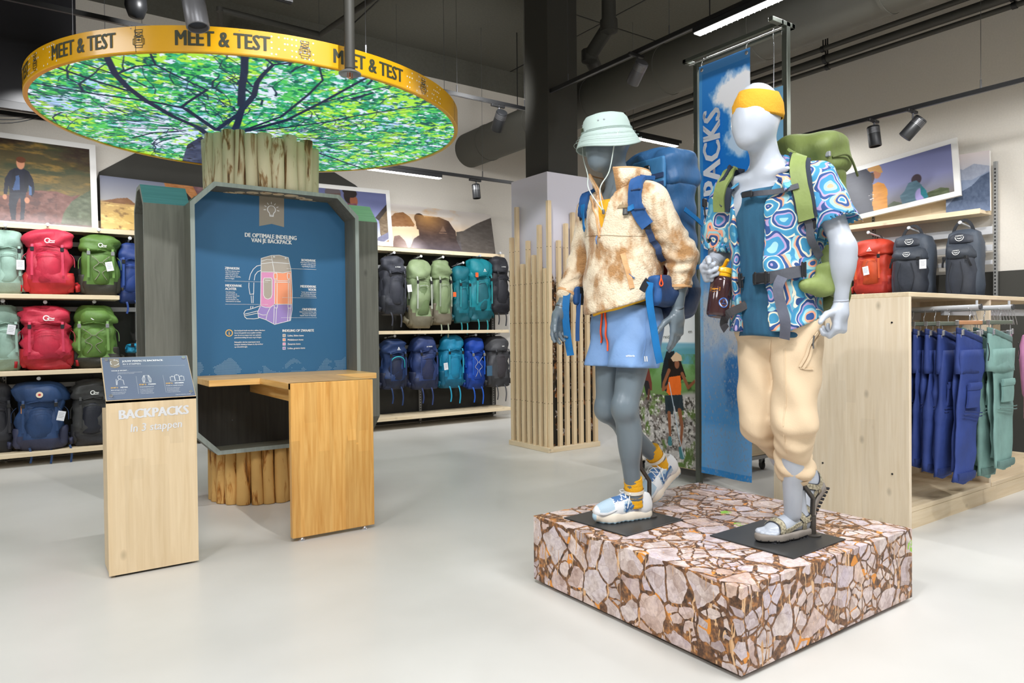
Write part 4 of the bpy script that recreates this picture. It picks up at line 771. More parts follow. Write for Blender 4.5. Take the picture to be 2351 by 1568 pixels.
MB().box((4.262, 5.432, 0), (4.322, 6.12, .05), bev=.003).build('base_rail', M_woody, col, False, OL); MB().box((4.322, 5.432, 0), (4.945, 5.492, .05), bev=.003).build('base_rail', M_woodx, col, False, OL)
# ================================================================== shelving on the back wall and the right wall
M_panel_d = mat('dark_back_panel', (50, 49, 45), r=.75, n=(2, .3, .8), c2=(42, 41, 38)); M_up = mat('shelf_upright_grey', (150, 150, 148), r=.45, m=.3); M_rail = mat('hang_rail_grey', (196, 197, 200), r=.4)
solo('rear_panel', MB().box((-2.5, 8.295, .02), (5.56, 8.34, 2.30)), M_panel_d, 'dark panel behind the backpack shelves on the back wall', 'panel', (1.5, 8.32, .02))
solo('rear_panel', MB().box((7.70, 2.95, .02), (7.745, 6.4, 1.45)), M_panel_d, 'dark panel behind the backpacks low on the right wall', 'panel', (7.72, 4.6, .02))
def upright(x, y, z0, z1, face, label):
    t = thing('shelf_upright', label, 'upright', (x, y, z0), 0, 'slotted shelf uprights'); L = (x, y, z0)
    if face == 'y': MB().box((x-.016, y-.03, z0), (x+.016, y, z1), bev=.002).build('post', M_up, t, False, L); lo = lambda z: ((x-.006, y-.0315, z), (x+.006, y-.029, z+.018))
    else: MB().box((x-.03, y-.016, z0), (x, y+.016, z1), bev=.002).build('post', M_up, t, False, L); lo = lambda z: ((x-.0315, y-.006, z), (x-.029, y+.006, z+.018))
    m = MB(); z = z0+.05
    while z < z1-.05: m.box(*lo(z)); z += .034
    m.build('slot', M_black, t, False, L)
    MB().lathe([(0, 0), (.016, 0), (.012, .01), (.006, .014), (.006, .03), (0, .03)], 10, (x-(.015 if face == 'x' else 0), y-(.015 if face == 'y' else 0), z0-.03 if z0 < .2 else z0)).build('foot', M_chrome, t, True, L)
for i, (x, lab) in enumerate(((-.1, 'slotted upright at the left edge of the backpack shelves'), (1.03, 'slotted upright behind the green packs by the kiosk'), (2.18, 'slotted upright hidden behind the info kiosk'), (4.335, 'slotted upright left of the cyan backpack'), (5.492, 'slotted upright at the right end of the back wall shelves'))): upright(x, 8.28, .03, 2.28, 'y', lab)
for y, lab in ((2.83, 'slotted upright at the right end of the right wall shelves'), (4.0, 'slotted upright above the red backpack on the right wall'), (5.15, 'slotted upright of the right wall hidden by the white mannequin')): upright(7.69, y, .03, 2.78, 'x', lab)
def shelf(lo, hi, label, axis='x'):
    t = solo('shelf', MB().box(lo, hi, bev=.003), M_woodx if axis == 'x' else M_woody, label, 'shelf', ((lo[0]+hi[0])/2, (lo[1]+hi[1])/2, lo[2]), group=None); return t
YF = 7.86
for x0, x1, z, lab in ((-1.3, .835, 1.552, 'pale wooden shelf under the upper row of backpacks at the left'), (-1.3, 1.02, .842, 'pale wooden shelf under the middle row of backpacks at the left'), (-1.3, 1.02, .090, 'pale wooden bottom shelf under the navy backpack'), (3.16, 5.50, 1.178, 'long pale shelf between the two backpack rows right of the kiosk'), (3.16, 5.53, .118, 'long pale bottom shelf right of the kiosk')): shelf((x0, YF, z), (x1, 8.25, z+.042), lab)
shelf((1.05, 7.95, .98), (2.17, 8.25, 1.02), 'pale shelf seen in the gap left of the info kiosk')
shelf((7.30, 3.0, .10), (7.66, 6.2, .142), 'pale bottom shelf on the right wall behind the beige trousers', 'y')
shelf((7.30, 4.6, 1.18), (7.66, 6.2, 1.222), 'pale shelf on the right wall seen between the two mannequins', 'y')
def ledge(lo, hi, axis, label):
    t = thing('picture_ledge', label, 'ledge', ((lo[0]+hi[0])/2, (lo[1]+hi[1])/2, lo[2])); L = t.location.copy()
    m = M_woodx if axis == 'x' else M_woody
    MB().box(lo, hi, bev=.003).build('board', m, t, False, L)
    if axis == 'x': MB().box((lo[0], hi[1]-.02, hi[2]), (hi[0], hi[1], hi[2]+.12)).build('back_strip', m, t, False, L); MB().box((lo[0], lo[1]-.012, lo[2]-.004), (hi[0], lo[1], hi[2]+.008)).build('front_lip', m, t, False, L)
    else: MB().box((hi[0]-.02, lo[1], hi[2]), (hi[0], hi[1], hi[2]+.28)).build('back_strip', m, t, False, L); MB().box((lo[0]-.012, lo[1], lo[2]-.004), (lo[0], hi[1], hi[2]+.008)).build('front_lip', m, t, False, L)
ledge((-1.4, 8.00, 2.215), (2.2, 8.29, 2.25), 'x', 'pale picture ledge above the left backpack shelves'); ledge((2.22, 8.00, 2.215), (5.52, 8.29, 2.25), 'x', 'pale picture ledge above the shelves right of the kiosk')
ledge((7.44, 2.87, 2.275), (7.69, 5.9, 2.31), 'y', 'pale picture ledge on the right wall')
def rail(lo, hi, label): solo('hang_rail', MB().box(lo, hi, bev=.002), M_rail, label, 'rail', ((lo[0]+hi[0])/2, (lo[1]+hi[1])/2, lo[2]), group=None)
rail((-1.2, 8.235, 2.09), (1.02, 8.25, 2.135), 'light grey hanging rail behind the upper left backpacks'); rail((-1.2, 8.235, 1.445), (1.02, 8.25, 1.49), 'light grey hanging rail behind the middle left backpacks'); rail((-1.2, 8.235, .70), (1.02, 8.25, .745), 'light grey hanging rail behind the bottom left backpacks')
rail((2.2, 8.235, 2.01), (5.48, 8.25, 2.055), 'light grey hanging rail behind the upper row right of the kiosk'); rail((2.2, 8.235, .985), (5.48, 8.25, 1.03), 'light grey hanging rail behind the lower row right of the kiosk')
rail((7.645, 2.85, 2.09), (7.66, 6.1, 2.165), 'white hanging rail, upper one on the right wall'); rail((7.645, 2.85, 1.93), (7.66, 6.1, 1.99), 'white hanging rail, middle one on the right wall'); rail((7.645, 2.85, 1.80), (7.66, 6.1, 1.84), 'white hanging rail, lowest one on the right wall')
def hook(a, b, label):
    a, b = Vector(a), Vector(b); mid = (a+b)/2; t = thing('display_hook', label, 'hook', mid, 0, 'grey display hooks'); 
    MB().tube([a, b], .009, 8).build('arm', M_rail, t, True, mid, 40); MB().lathe([(0, -.006), (.016, -.004), (.018, 0), (.016, .006), (0, .008)], 12, M=Matrix.Translation(b) @ (b-a).to_track_quat('Z', 'Y').to_matrix().to_4x4()).build('end_cap', M_rail, t, True, mid, 40)
# ------------------------------------------------------------------ framed pictures leaning on the ledges
M_frame = mat('white_frame', (226, 224, 220), r=.55)
def picture(P, tl, tr, bl, framed, label, nrm):
    tl, tr, bl = np.array(tl, float), np.array(tr, float), np.array(bl, float); u, v = tr-tl, bl-tl; n = np.array(nrm, float)*.012
    base = (bl+bl+u)/2; t = thing('picture', label, 'picture', tuple(base)); f = .055 if framed else .0
    a, b = np.linalg.norm(u), np.linalg.norm(v); uu, vv = u/a, v/b
    c = [tl, tr, tr+v, bl]; mb = MB(); q = [p for p in c]+[p-n*2 for p in c]; mb.add(q, [(0, 3, 2, 1), (4, 5, 6, 7), (0, 1, 5, 4), (1, 2, 6, 5), (2, 3, 7, 6), (3, 0, 4, 7)]); mb.build('frame' if framed else 'board', M_frame, t, False, base)
    o = tl+uu*f+vv*f+n*.15; sh = P.sheet('printed_photo', o-base, u-uu*2*f, v-vv*2*f, PM, t); return t
PM = print_mat('photo_print', r=.4)
def mapper(tl, tr, bl, framed):
    """photo point -> position (0..1) on the print of a leaning picture"""
    tl, tr, bl = (np.array(k, float) for k in (tl, tr, bl)); u, v = tr-tl, bl-tl; f = .055 if framed else 0.; lu, lv = np.linalg.norm(u), np.linalg.norm(v)
    def fn(px, py):
        s_ = np.linalg.solve(np.stack([u, v, -ray(px, py)], 1), np.array([0, 0, EYE])-tl); return ((s_[0]*lu-f)/(lu-2*f), (s_[1]*lv-f)/(lv-2*f))
    return fn
class PP:
    def __init__(s, P, corners, framed): s.P, s.c, s.f = P, corners, framed; s.m = mapper(*corners, framed)
    def g(s, c, pts, var=26): s.P.poly([s.m(*p) for p in pts], c, var, 5); return s
    def e(s, c, px, py, rx, ry): (a, b), (a2, _), (_, b2) = s.m(px, py), s.m(px+rx, py), s.m(px, py+ry); s.P.ell(a, b, abs(a2-a), abs(b2-b), c); return s
    def hang(s, label, nrm): return picture(s.P, *s.c, s.f, label, nrm)
# 1 walker on a path
P = Print(260, 200); P.vgrad([(0, (66, 58, 42)), (.3, (84, 74, 44)), (.6, (104, 92, 50)), (1, (112, 92, 84))]); P.mix((P.n(4, 9, 1)-.5)*5, (58, 64, 42)); P.mix((P.n(8, 22, 2)-.52)*5*(P.Y < .7), (128, 102, 50)); P.mix((P.n(3, 4, 8)-.5)*5*(P.Y < .3), (50, 36, 28)); P.mix((P.n(40, 60, 18)-.5)*2, (70, 66, 40))
Q = PP(P, (at_y(-150, 283, 8.24), at_y(219, 333, 8.24), at_y(-150, 508, 8.06)), True)
Q.g((112, 72, 62), [(-140, 470), (0, 450), (80, 437), (130, 440), (165, 452), (185, 446), (150, 480), (140, 512), (-140, 500)], 60); P.mix((P.n(20, 20, 4)-.55)*7*(P.Y > .62)*(P.X < .75), (82, 52, 46)); Q.g((82, 90, 64), [(140, 514), (146, 490), (165, 462), (192, 446), (215, 432), (219, 520)], 70); P.mix((P.Y-.88)*3, (164, 146, 158))
Q.g((44, 46, 56), [(22, 440), (20, 470), (26, 505), (36, 505), (38, 470), (46, 450), (48, 470), (46, 505), (55, 505), (58, 470), (60, 438)]).g((24, 26, 42), [(8, 445), (11, 410), (22, 392), (34, 386), (52, 386), (66, 394), (76, 412), (80, 440), (74, 452), (68, 448), (66, 425), (62, 442), (22, 442), (20, 425), (16, 446)], 18).g((58, 84, 128), [(28, 430), (32, 405), (44, 402), (46, 436), (30, 437)], 22).g((20, 22, 34), [(28, 396), (34, 388), (36, 412), (30, 432), (25, 430)], 8).g((20, 22, 34), [(60, 392), (66, 402), (62, 432), (56, 432), (56, 400)], 8).g((70, 98, 140), [(66, 425), (72, 430), (73, 448), (66, 448)], 10)
Q.e((190, 130, 98), 47, 375, 9.5, 14).e((96, 54, 32), 48, 367, 11, 7).e((190, 130, 98), 11, 452, 5, 6).e((190, 130, 98), 62, 460, 6, 7).hang('white framed picture of a man hiking with a pack, leftmost on the ledge', (0, -1, .22))
# 2 golden grass, brown jacket
P = Print(200, 120); P.vgrad([(0, (120, 124, 142)), (.42, (160, 158, 160)), (.46, (186, 150, 92)), (.7, (204, 166, 88)), (1, (222, 186, 116))]); P.poly([(0, .46), (.10, .38), (.17, .35), (.24, .47)], (132, 92, 60), 30); P.mix((P.n(30, 24, 3)-.54)*8*(P.Y > .45), (142, 108, 56)); P.mix((P.n(14, 10, 6)-.56)*7*(P.Y > .5), (238, 204, 126))
P.poly([(.42, .0), (.43, .12), (.46, .25), (.48, .55), (.56, .95), (.70, 1), (.72, .3), (.66, .0)], (168, 112, 66), 70, 4); P.poly([(.56, .1), (.53, .5), (.62, .8), (.70, .5)], (34, 26, 24), 20); P.poly([(.62, 0), (.66, .2), (.74, .32), (.84, .2), (.84, 0)], (110, 78, 82), 70, 7); P.poly([(.74, .2), (.74, 1), (1, 1), (1, .1)], (150, 120, 80), 60, 8)
picture(P, at_y(229, 402, 8.26), at_y(560, 442, 8.26), at_y(232, 534, 8.12), False, 'picture of golden grass and a brown jacket behind the left side of the kiosk', (0, -1, .16))
# 3 two people by a hut
P = Print(180, 150); P.vgrad([(0, (88, 92, 132)), (.5, (112, 118, 158)), (1, (206, 208, 224))]); Q = PP(P, (at_y(700, 418, 8.23), at_y(894, 437, 8.23), at_y(706, 556, 8.06)), True)
Q.e((88, 80, 82), 764, 442, 18, 14).g((90, 66, 60), [(746, 444), (782, 444), (784, 490), (740, 490)], 16).e((36, 26, 22), 803, 450, 14, 18).e((138, 80, 56), 812, 462, 9, 13).e((36, 26, 22), 794, 438, 8, 6).e((36, 26, 22), 806, 444, 13, 10).g((106, 62, 76), [(790, 466), (818, 468), (822, 490), (784, 490)], 30).g((138, 80, 56), [(818, 456), (821, 464), (817, 468), (814, 460)])
Q.g((44, 34, 28), [(861, 500), (893, 462), (896, 474), (870, 507)], 24).g((108, 88, 62), [(870, 506), (897, 472), (902, 535), (874, 545)], 60).g((104, 104, 130), [(866, 552), (868, 545), (902, 528), (904, 540), (880, 556)], 20).g((160, 130, 88), [(884, 556), (904, 542), (904, 560)], 50).hang('white framed picture of two people by a wooden hut right of the log trunk', (0, -1, .22))
# 4 backpack against the sunset
P = Print(260, 120); P.vgrad([(0, (210, 202, 196)), (.3, (222, 210, 198)), (.6, (230, 198, 160)), (1, (238, 218, 192))]); P.mix((P.n(5, 4, 3)-.55)*5*(P.Y < .4), (212, 176, 138)); Q = PP(P, (at_y(886, 466, 8.26), at_y(1126, 493, 8.26), at_y(896, 566, 8.12)), False)
Q.g((140, 96, 56), [(895, 500), (906, 489), (925, 487), (940, 497), (952, 516), (950, 520), (897, 520)], 40).g((126, 100, 90), [(905, 542), (917, 540), (930, 553), (938, 572), (900, 570)], 30)
Q.g((86, 78, 72), [(1047, 533), (1064, 530), (1093, 514), (1127, 500), (1140, 584), (1050, 578)], 30).e((62, 42, 30), 963, 502, 12, 12).g((62, 42, 30), [(952, 500), (957, 526), (964, 528), (972, 505)], 10)
Q.g((70, 50, 42), [(960, 512), (966, 500), (976, 498), (1008, 499), (1030, 508), (1046, 532), (1048, 552), (1062, 580), (940, 572), (950, 548), (962, 540)], 34); P.mix((1-np.hypot((P.X-.36)/.22, (P.Y-.25)/.42))*.85*(P.Y > .2), (200, 146, 82)); P.mix((P.Y-.66)*1.5*(P.X < .66)*(P.X > .2), (84, 84, 106)); P.mix((1-np.hypot((P.X-.19)/.16, (P.Y-1)/.3))*.7, (232, 222, 226))
Q.g((120, 92, 74), [(1010, 532), (1017, 518), (1024, 532)], 4).g((120, 92, 74), [(1008, 534), (1026, 535), (1026, 537), (1008, 536)], 4).hang('picture of a hiker with a pack against the low sun, rightmost on the back wall', (0, -1, .16))
# 5 couple with packs (right wall)
P = Print(280, 170); P.vgrad([(0, (104, 108, 146)), (.55, (124, 126, 162)), (.75, (120, 120, 136)), (1, (104, 98, 94))]); Q = PP(P, (at_x(1778, 440, 7.66), at_x(2196, 315, 7.66), at_x(1778, 549, 7.50)), True)
Q.g((74, 82, 58), [(2036, 500), (2038, 472), (2052, 462), (2070, 466), (2100, 470), (2130, 442), (2160, 430), (2180, 432), (2176, 486)], 50).g((112, 92, 86), [(2040, 500), (2060, 492), (2120, 478), (2178, 474), (2178, 490)], 30)
Q.g((194, 126, 28), [(2002, 425), (2016, 418), (2030, 422), (2038, 436), (2037, 470), (2042, 503), (2004, 504)], 40).e((160, 104, 72), 2014, 398, 9, 12).g((172, 128, 72), [(1992, 388), (1998, 376), (2014, 374), (2023, 384), (2027, 396), (2020, 397), (2010, 393), (1992, 396)], 16).g((56, 34, 24), [(2000, 396), (2006, 396), (2008, 410), (2004, 422), (1998, 416)], 8)
Q.g((30, 32, 48), [(1928, 420), (1940, 396), (1958, 386), (1986, 386), (2000, 398), (2004, 430), (2003, 470), (2010, 505), (1925, 512)], 14); P.mix((P.n(50, 50, 8)-.56)*8*P.inside([Q.m(*q) for q in ((1994, 444), (2006, 444), (2008, 462), (1994, 462))]), (214, 204, 196))
Q.e((60, 48, 54), 2104, 412, 12, 12).g((74, 102, 116), [(2076, 440), (2086, 420), (2104, 414), (2116, 424), (2114, 448), (2104, 474), (2072, 470), (2066, 450)], 34).e((146, 136, 182), 2112, 448, 11, 16).g((36, 106, 116), [(2114, 424), (2126, 436), (2133, 456), (2126, 460), (2114, 446)]).g((38, 50, 56), [(2070, 470), (2106, 470), (2108, 482), (2074, 486)]).g((186, 134, 144), [(2070, 486), (2112, 482), (2112, 496), (2070, 498)]).e((178, 120, 94), 2131, 458, 4, 5).hang('white framed picture of two hikers with packs on the right wall', (-1, 0, .2))
# 6 hazy mountains
P = Print(110, 150); P.vgrad([(0, (206, 194, 192)), (.22, (190, 186, 190)), (.5, (160, 168, 182)), (1, (120, 132, 154))]); P.poly([(0, .30), (.2, .22), (.4, .27), (.65, .19), (1, .26), (1, .6), (0, .6)], (150, 156, 172), 20); P.poly([(0, .52), (.3, .44), (.6, .46), (1, .34), (1, 1), (0, 1)], (126, 138, 160), 16); P.poly([(0, .88), (.3, .66), (.6, .56), (.8, .42), (1, .36), (1, 1), (0, 1)], (74, 86, 108), 36); P.mix((P.Y-.8)*2.5, (132, 146, 176))
picture(P, at_x(2172, 360, 7.67), at_x(2272, 345, 7.67), at_x(2172, 492, 7.55), False, 'small picture of hazy blue mountains, rightmost on the right wall', (-1, 0, .12))
# ================================================================== backpacks
FAB = {}
def fabric(c, r=.55, sheen=.0):
    k = tuple(c)+(r,)
    if k not in FAB: FAB[k] = mat('pack_fabric', c, r=r, s=.4, n=(7, .3, .75), c2=tuple(int(q*.86) for q in c), b=(13, .75, (1, 1, .55)))
    return FAB[k]
M_tag = mat('tag_card', (232, 234, 240), r=.35); M_tagink = mat('tag_ink', (150, 152, 160), r=.5); M_buck = mat('buckle_plastic', (34, 35, 38), r=.35); M_bucks = mat('buckle_silver', (170, 172, 176), r=.3, m=.6)
def proj(p): c = CM @ (np.array(p, float)-[0, 0, EYE]); return 1175.5+FPX*c[0]/c[2], 779.83-FPX*c[1]/c[2]
def sup(a, b, n, N=26):
    t = np.arange(N)*2*PI/N; c, s_ = np.cos(t), np.sin(t); return np.stack([a*np.sign(c)*np.abs(c)**(2/n), b*np.sign(s_)*np.abs(s_)**(2/n)], 1)
def rumple(p, g, amp):
    o = 0
    for k in range(5): o = o+amp*g['a'][k]*np.sin(p @ g['k'][k]+g['p'][k])
    return o
def shell(prof, W, D, seed, amp=.006, n=3.2, N=30, rings=None, z0=0):
    """prof rows: z, half-width, front depth, back depth; returns rings with soft creases"""
    gg = np.random.default_rng(seed); K = {'a': gg.uniform(.4, 1, 5), 'k': gg.normal(0, 1, (5, 3))*np.array([22, 22, 34]), 'p': gg.uniform(0, 6, 5)}
    prof = np.array(prof, float); zs = np.interp(np.linspace(0, 1, rings or 16), np.linspace(0, 1, len(prof)), prof[:, 0]); out = []
    for z in zs:
        hw, fd, bd = (np.interp(z, prof[:, 0], prof[:, i]) for i in (1, 2, 3)); q = sup(1, 1, n, N); x = q[:, 0]*hw*W; y = np.where(q[:, 1] < 0, q[:, 1]*fd*D, q[:, 1]*bd*D)
        p = np.stack([x, y, np.full(N, z+z0)], 1); nr = np.stack([q[:, 0], q[:, 1], 0*z+0*q[:, 0]], 1); p = p+nr*rumple(p, K, amp)[:, None]; out.append(p)
    return out
def logo(kind, mb, o, u, v, s):
    if kind == 'loop':
        stroke(mb, arc(-.2*s, 0, .33*s, 20, 330, 16), .13*s, o, u, v); stroke(mb, [(-.1*s, -.1*s), (.2*s, .02*s), (.5*s, -.06*s), (.75*s, -.02*s)], .12*s, o, u, v); stroke(mb, [(-.1*s, -.3*s), (.7*s, -.28*s)], .10*s, o, u, v)
    elif kind == 'peak':
        mb.add([Vector(o)+Vector(u)*a*s+Vector(v)*b*s for a, b in ((-.3, -.1), (0, .42), (.3, -.1), (.12, -.1), (0, .08), (-.12, -.1))], [(0, 5, 4, 1), (1, 4, 3, 2)]); stroke(mb, [(-.42*s, -.25*s), (.42*s, -.25*s)], .1*s, o, u, v)
    elif kind == 'word':
        mb.add([Vector(o)+Vector(u)*a*s+Vector(v)*b*s for a, b in ((-.75, -.12), (-.6, .14), (-.45, -.12), (-.53, -.12), (-.6, .0), (-.67, -.12))], [(0, 5, 4, 1), (1, 4, 3, 2)]); put(mb, glyphs('VAUDE', .32*s, .02, 'LEFT', .95), Vector(o)-Vector(u)*.35*s-Vector(v)*.1*s, u, v)
    elif kind == 'bird':
        stroke(mb, arc(0, 0, .42*s, 180, 360, 14), .07*s, o, u, v); put(mb, glyphs('OSPREY', .22*s, .02, 'CENTER'), Vector(o)+Vector(v)*.03*s, u, v); stroke(mb, [(-.25*s, -.1*s), (-.05*s, -.2*s), (0, -.14*s), (.05*s, -.2*s), (.25*s, -.1*s)], .07*s, o, u, v)
    elif kind == 'dots':
        for k in range(5): disc2(mb, (-.3+.15*k)*s, .05*s*(k % 2), .06*s, o, u, v, 8)
        stroke(mb, [(-.35*s, -.12*s), (.3*s, -.1*s)], .06*s, o, u, v)
def backpack(label, loc, rz, W, D, H, c1, c2=None, cl=None, cs=None, lg=None, cord=None, tagc=False, seed=0, style='trek', group=None, belt=True, pocket=None, stripe=None, badge=False, dangle=2):
    c2 = c2 or tuple(int(q*.75) for q in c1); cl = cl or c1; cs = cs or c1
    t = thing('backpack', label, 'backpack', loc, rz, group); F1, F2, F3, FS = fabric(c1), fabric(c2), fabric(cl), fabric(cs, .65)
    if style == 'trek':
        r = shell([(0, .40, .38, .44), (.025*H, .47, .48, .5), (.14*H, .50, .56, .5), (.30*H, .50, .58, .5), (.55*H, .485, .52, .5), (.72*H, .46, .46, .48), (.80*H, .40, .40, .44)], W, D, seed, .011*W/.34, 3.2, 32, 20)
        mb = MB().loft(r); b = mb.build('main_body', [F1, F2], t, True)
        me = b.data; co = np.array([p.center for p in me.polygons]); lim = .15*H+.10*H*np.abs(co[:, 0]/(W*.5))**2; me.polygons.foreach_set('material_index', (co[:, 2] < lim).astype(np.int32))
        r = shell([(.70*H, .42, .46, .46), (.715*H, .505, .60, .53), (.80*H, .515, .62, .54), (.90*H, .49, .52, .50), (.965*H, .40, .38, .40), (.995*H, .22, .18, .2)], W, D, seed+3, .013*W/.34, 2.8, 32, 13); MB().loft(r).build('lid', F3, t, True)
        # front pocket with zip, side pockets
        pz = [(.17*H, .20, .50, 0), (.20*H, .33, .63, 0), (.38*H, .35, .68, 0), (.56*H, .31, .63, 0), (.64*H, .22, .53, 0)]; r = shell(pz, W, D, seed+5, .004, 2.6, 24, 9); MB().loft(r).build('front_pocket', fabric(pocket) if pocket else F1, t, True)
        for s_ in (-1, 1):
            r = [p+np.array([s_*W*.44, -D*.05, 0]) for p in shell([(.04*H, .07, .26, .26), (.10*H, .12, .34, .32), (.28*H, .12, .34, .32), (.33*H, .10, .30, .3)], W, D, seed+7, .004, 2.4, 18, 7)]; MB().loft(r).build('side_pocket', F2, t, True)
        yf = -D*.60
        for s_ in (-1, 1):
            x = s_*W*.32; MB().ribbon(crom([(x, yf-.012, .74*H), (x, yf-.026, .66*H), (x*1.02, yf-.028, .5*H), (x*1.04, yf-.024, .28*H)]), (0, -1, 0), .02, .003).build('compression_strap', FS, t)
            mb = MB().box((x-.015, yf-.036, .635*H), (x+.015, yf-.022, .635*H+.04), bev=.004); stroke(mb, [(x-.012, .645*H), (x+.012, .645*H), (x+.012, .645*H+.02), (x-.012, .645*H+.02)], .003, (0, yf-.037, 0), (1, 0, 0), (0, 0, 1), 0, True); mb.build('buckle', M_bucks if cord else M_buck, t)
            MB().tube(crom([(s_*W*.25, -D*.62, .70*H), (0, -D*.655, .725*H), (s_*W*.02, -D*.655, .725*H)], 4), .004, 6).build('lid_seam', F1, t, True)
            MB().ribbon(crom([(s_*W*.47, -.02, .62*H), (s_*W*.56, -.05, .55*H), (s_*W*.57, -.06, .42*H)]), (s_, -.2, 0), .018, .003).build('side_strap', FS, t)
        MB().tube(crom([(-.03, D*.42, .95*H), (-.025, D*.40, 1.0*H+.02), (0, D*.38, 1.0*H+.04), (.025, D*.40, 1.0*H+.02), (.03, D*.42, .95*H)], 5), .006, 7).build('haul_loop', M_buck, t, True)
        if belt:
            for s_ in (-1, 1): MB().ribbon(crom([(s_*W*.40, D*.46, .17*H), (s_*W*.60, D*.34, .15*H), (s_*W*.66, D*.05, .12*H), (s_*W*.60, -D*.25, .09*H)]), (s_, -.4, 0), [.07]*13+[.06]*6, .022).build('hip_belt', F2, t, True)
        if cord:
            mb = MB(); z = [.62*H, .52*H, .43*H, .36*H, .24*H]; xx = [.24, .05, .20, .04, .16]
            for s_ in (-1, 1): mb.tube(crom([(s_*W*xx[i]*(1 if i % 2 == 0 else -1 if 0 else 1), -D*(.68 if i < 4 else .63)-.006, z[i]) for i in range(5)], 4), .0035, 5)
            mb.tube([(-.05*W, -D*.69-.006, .52*H), (.05*W, -D*.69-.006, .52*H)], .0035, 5).build('bungee_cord', fabric(cord), t, True)
        else: MB().tube(crom([(-W*.22, -D*.655, .60*H), (0, -D*.70, .615*H), (W*.22, -D*.655, .60*H)], 5), .004, 6).build('pocket_zip', FS, t, True)
        if stripe: MB().tube(crom([(-W*.30, -D*.625, .42*H), (-W*.26, -D*.66, .585*H), (0, -D*.705, .645*H), (W*.26, -D*.66, .585*H), (W*.30, -D*.625, .42*H)], 5), .006, 6).build('piping', fabric(stripe), t, True)
        for i in range(dangle):
            x = (-.22+.40*i)*W; MB().ribbon(crom([(x, -D*.42, .05*H), (x+.01, -D*.50, -.01*H), (x+.015, -D*.5, -.09*H), (x+.005, -D*.49, -.17*H-.02*i)]), (0, -1, 0), .018, .003).build('dangling_strap', FS, t) if abs(loc[2]-SA) > .01 and (loc[2] > 1.25 or dangle > 2) else None
        lf, lz = -D*.625-.004, .80*H
    else:      # travel pack with zip-off daypack
        r = shell([(0, .42, .3, .48), (.03*H, .49, .36, .5), (.5*H, .50, .38, .5), (.8*H, .49, .36, .5), (.95*H, .40, .30, .42), (1.0*H, .22, .12, .25)], W, D, seed, .004, 3.4, 32, 16); MB().loft(r).build('main_body', F1, t, True)
        k = .72 if style == 'travel_low' else .74
        r = shell([(.02*H, .36, .60, 0), (.05*H, .42, .68, 0), (.35*H, .43, .72, 0), (.6*H, .40, .68, 0), (k*H, .30, .5, 0)], W, D, seed+2, .005, 3, 28, 12); MB().loft(r).build('daypack_body', F2, t, True)
        r = shell([(.56*H, .36, .70, 0), (.58*H, .42, .78, 0), (.66*H, .43, .80, 0), (.74*H, .38, .66, 0), (.78*H, .26, .45, 0)], W, D, seed+4, .007, 2.7, 28, 9); MB().loft(r).build('daypack_lid', F3, t, True)
        r = shell([(.79*H, .40, .37, 0), (.80*H, .43, .41, 0), (.88*H, .41, .38, 0), (.95*H, .28, .28, 0)], W, D, seed+6, .003, 3, 24, 7); MB().loft(r).build('top_pocket', F2, t, True)
        for s_ in (-1, 1):
            MB().ribbon(crom([(s_*W*.30, -D*.70, .60*H), (s_*W*.36, -D*.74, .52*H), (s_*W*.40, -D*.66, .45*H)]), (0, -1, 0), .02, .003).build('compression_strap', FS, t); MB().box((s_*W*.30-.014, -D*.70-.04, .55*H), (s_*W*.30+.014, -D*.70-.024, .55*H+.032), bev=.003).build('buckle', M_buck, t)
            MB().tube(crom([(s_*W*.12, -D*.735, .52*H), (s_*W*.2, -D*.75, .30*H), (s_*W*.12, -D*.72, .08*H)], 5), .003, 5).build('panel_seam', FS, t, True)
        MB().ribbon(crom([(-.09, -D*.1, .97*H), (-.06, -.02, 1.03*H+.03), (0, 0, 1.06*H+.05), (.06, -.02, 1.03*H+.03), (.09, -D*.1, .97*H)]), (0, -1, .3), .028, .006).build('carry_handle', FS, t)
        lf, lz = -D*.80-.006, .665*H
        mb = MB(); logo('bird', mb, (0, -D*.42-.006, .885*H), (1, 0, 0), (0, 0, 1), .09); mb.build('logo', M_wht, t)
    if lg: mb = MB(); logo(lg, mb, (W*.04, lf-.004, lz), (1, 0, 0), (0, .14, .99), .058*W/.34 if style == 'trek' else .075); mb.build('logo', M_wht, t)
    if badge:
        mb = MB(); disc2(mb, 0, 0, .028, (0, lf-.006, lz+.01), (1, 0, 0), (0, .1, 1), 20); b = mb.build('badge', mat('badge_cream', (236, 214, 186), r=.5), t); mb = MB(); disc2(mb, 0, 0, .012, (0, lf-.008, lz+.01), (1, 0, 0), (0, .1, 1), 9, 0, .010); mb.add([(0, lf-.008, lz+.022), (.012, lf-.008, lz+.012), (.004, lf-.008, lz+.004)], [(2, 1, 0)]); mb.build('badge_mark', mat('badge_red', (200, 40, 40), r=.5), b)
    if tagc:
        x, z = tagc[0]*W, tagc[1]*H; g2 = np.random.default_rng(seed); a = g2.uniform(-.25, .25); R = Matrix.Translation((x, -D*.74-.02, z)) @ Matrix.Rotation(a, 4, 'Y')
        hw, hh = .031, .045; mb = MB().box((-hw, -.001, -hh), (hw, .001, hh), M=R, bev=.0009); q = mb.build('hang_tag', M_tag, t); mb = MB()
        for k in range(4): mb.add([R @ Vector((-hw*.7, -.0016, hh*.55-.014*k)), R @ Vector((hw*(.7-.2*(k % 2)), -.0016, hh*.55-.014*k)), R @ Vector((hw*(.7-.2*(k % 2)), -.0016, hh*.55-.014*k+.003)), R @ Vector((-hw*.7, -.0016, hh*.55-.014*k+.003))], [(0, 1, 2, 3)])
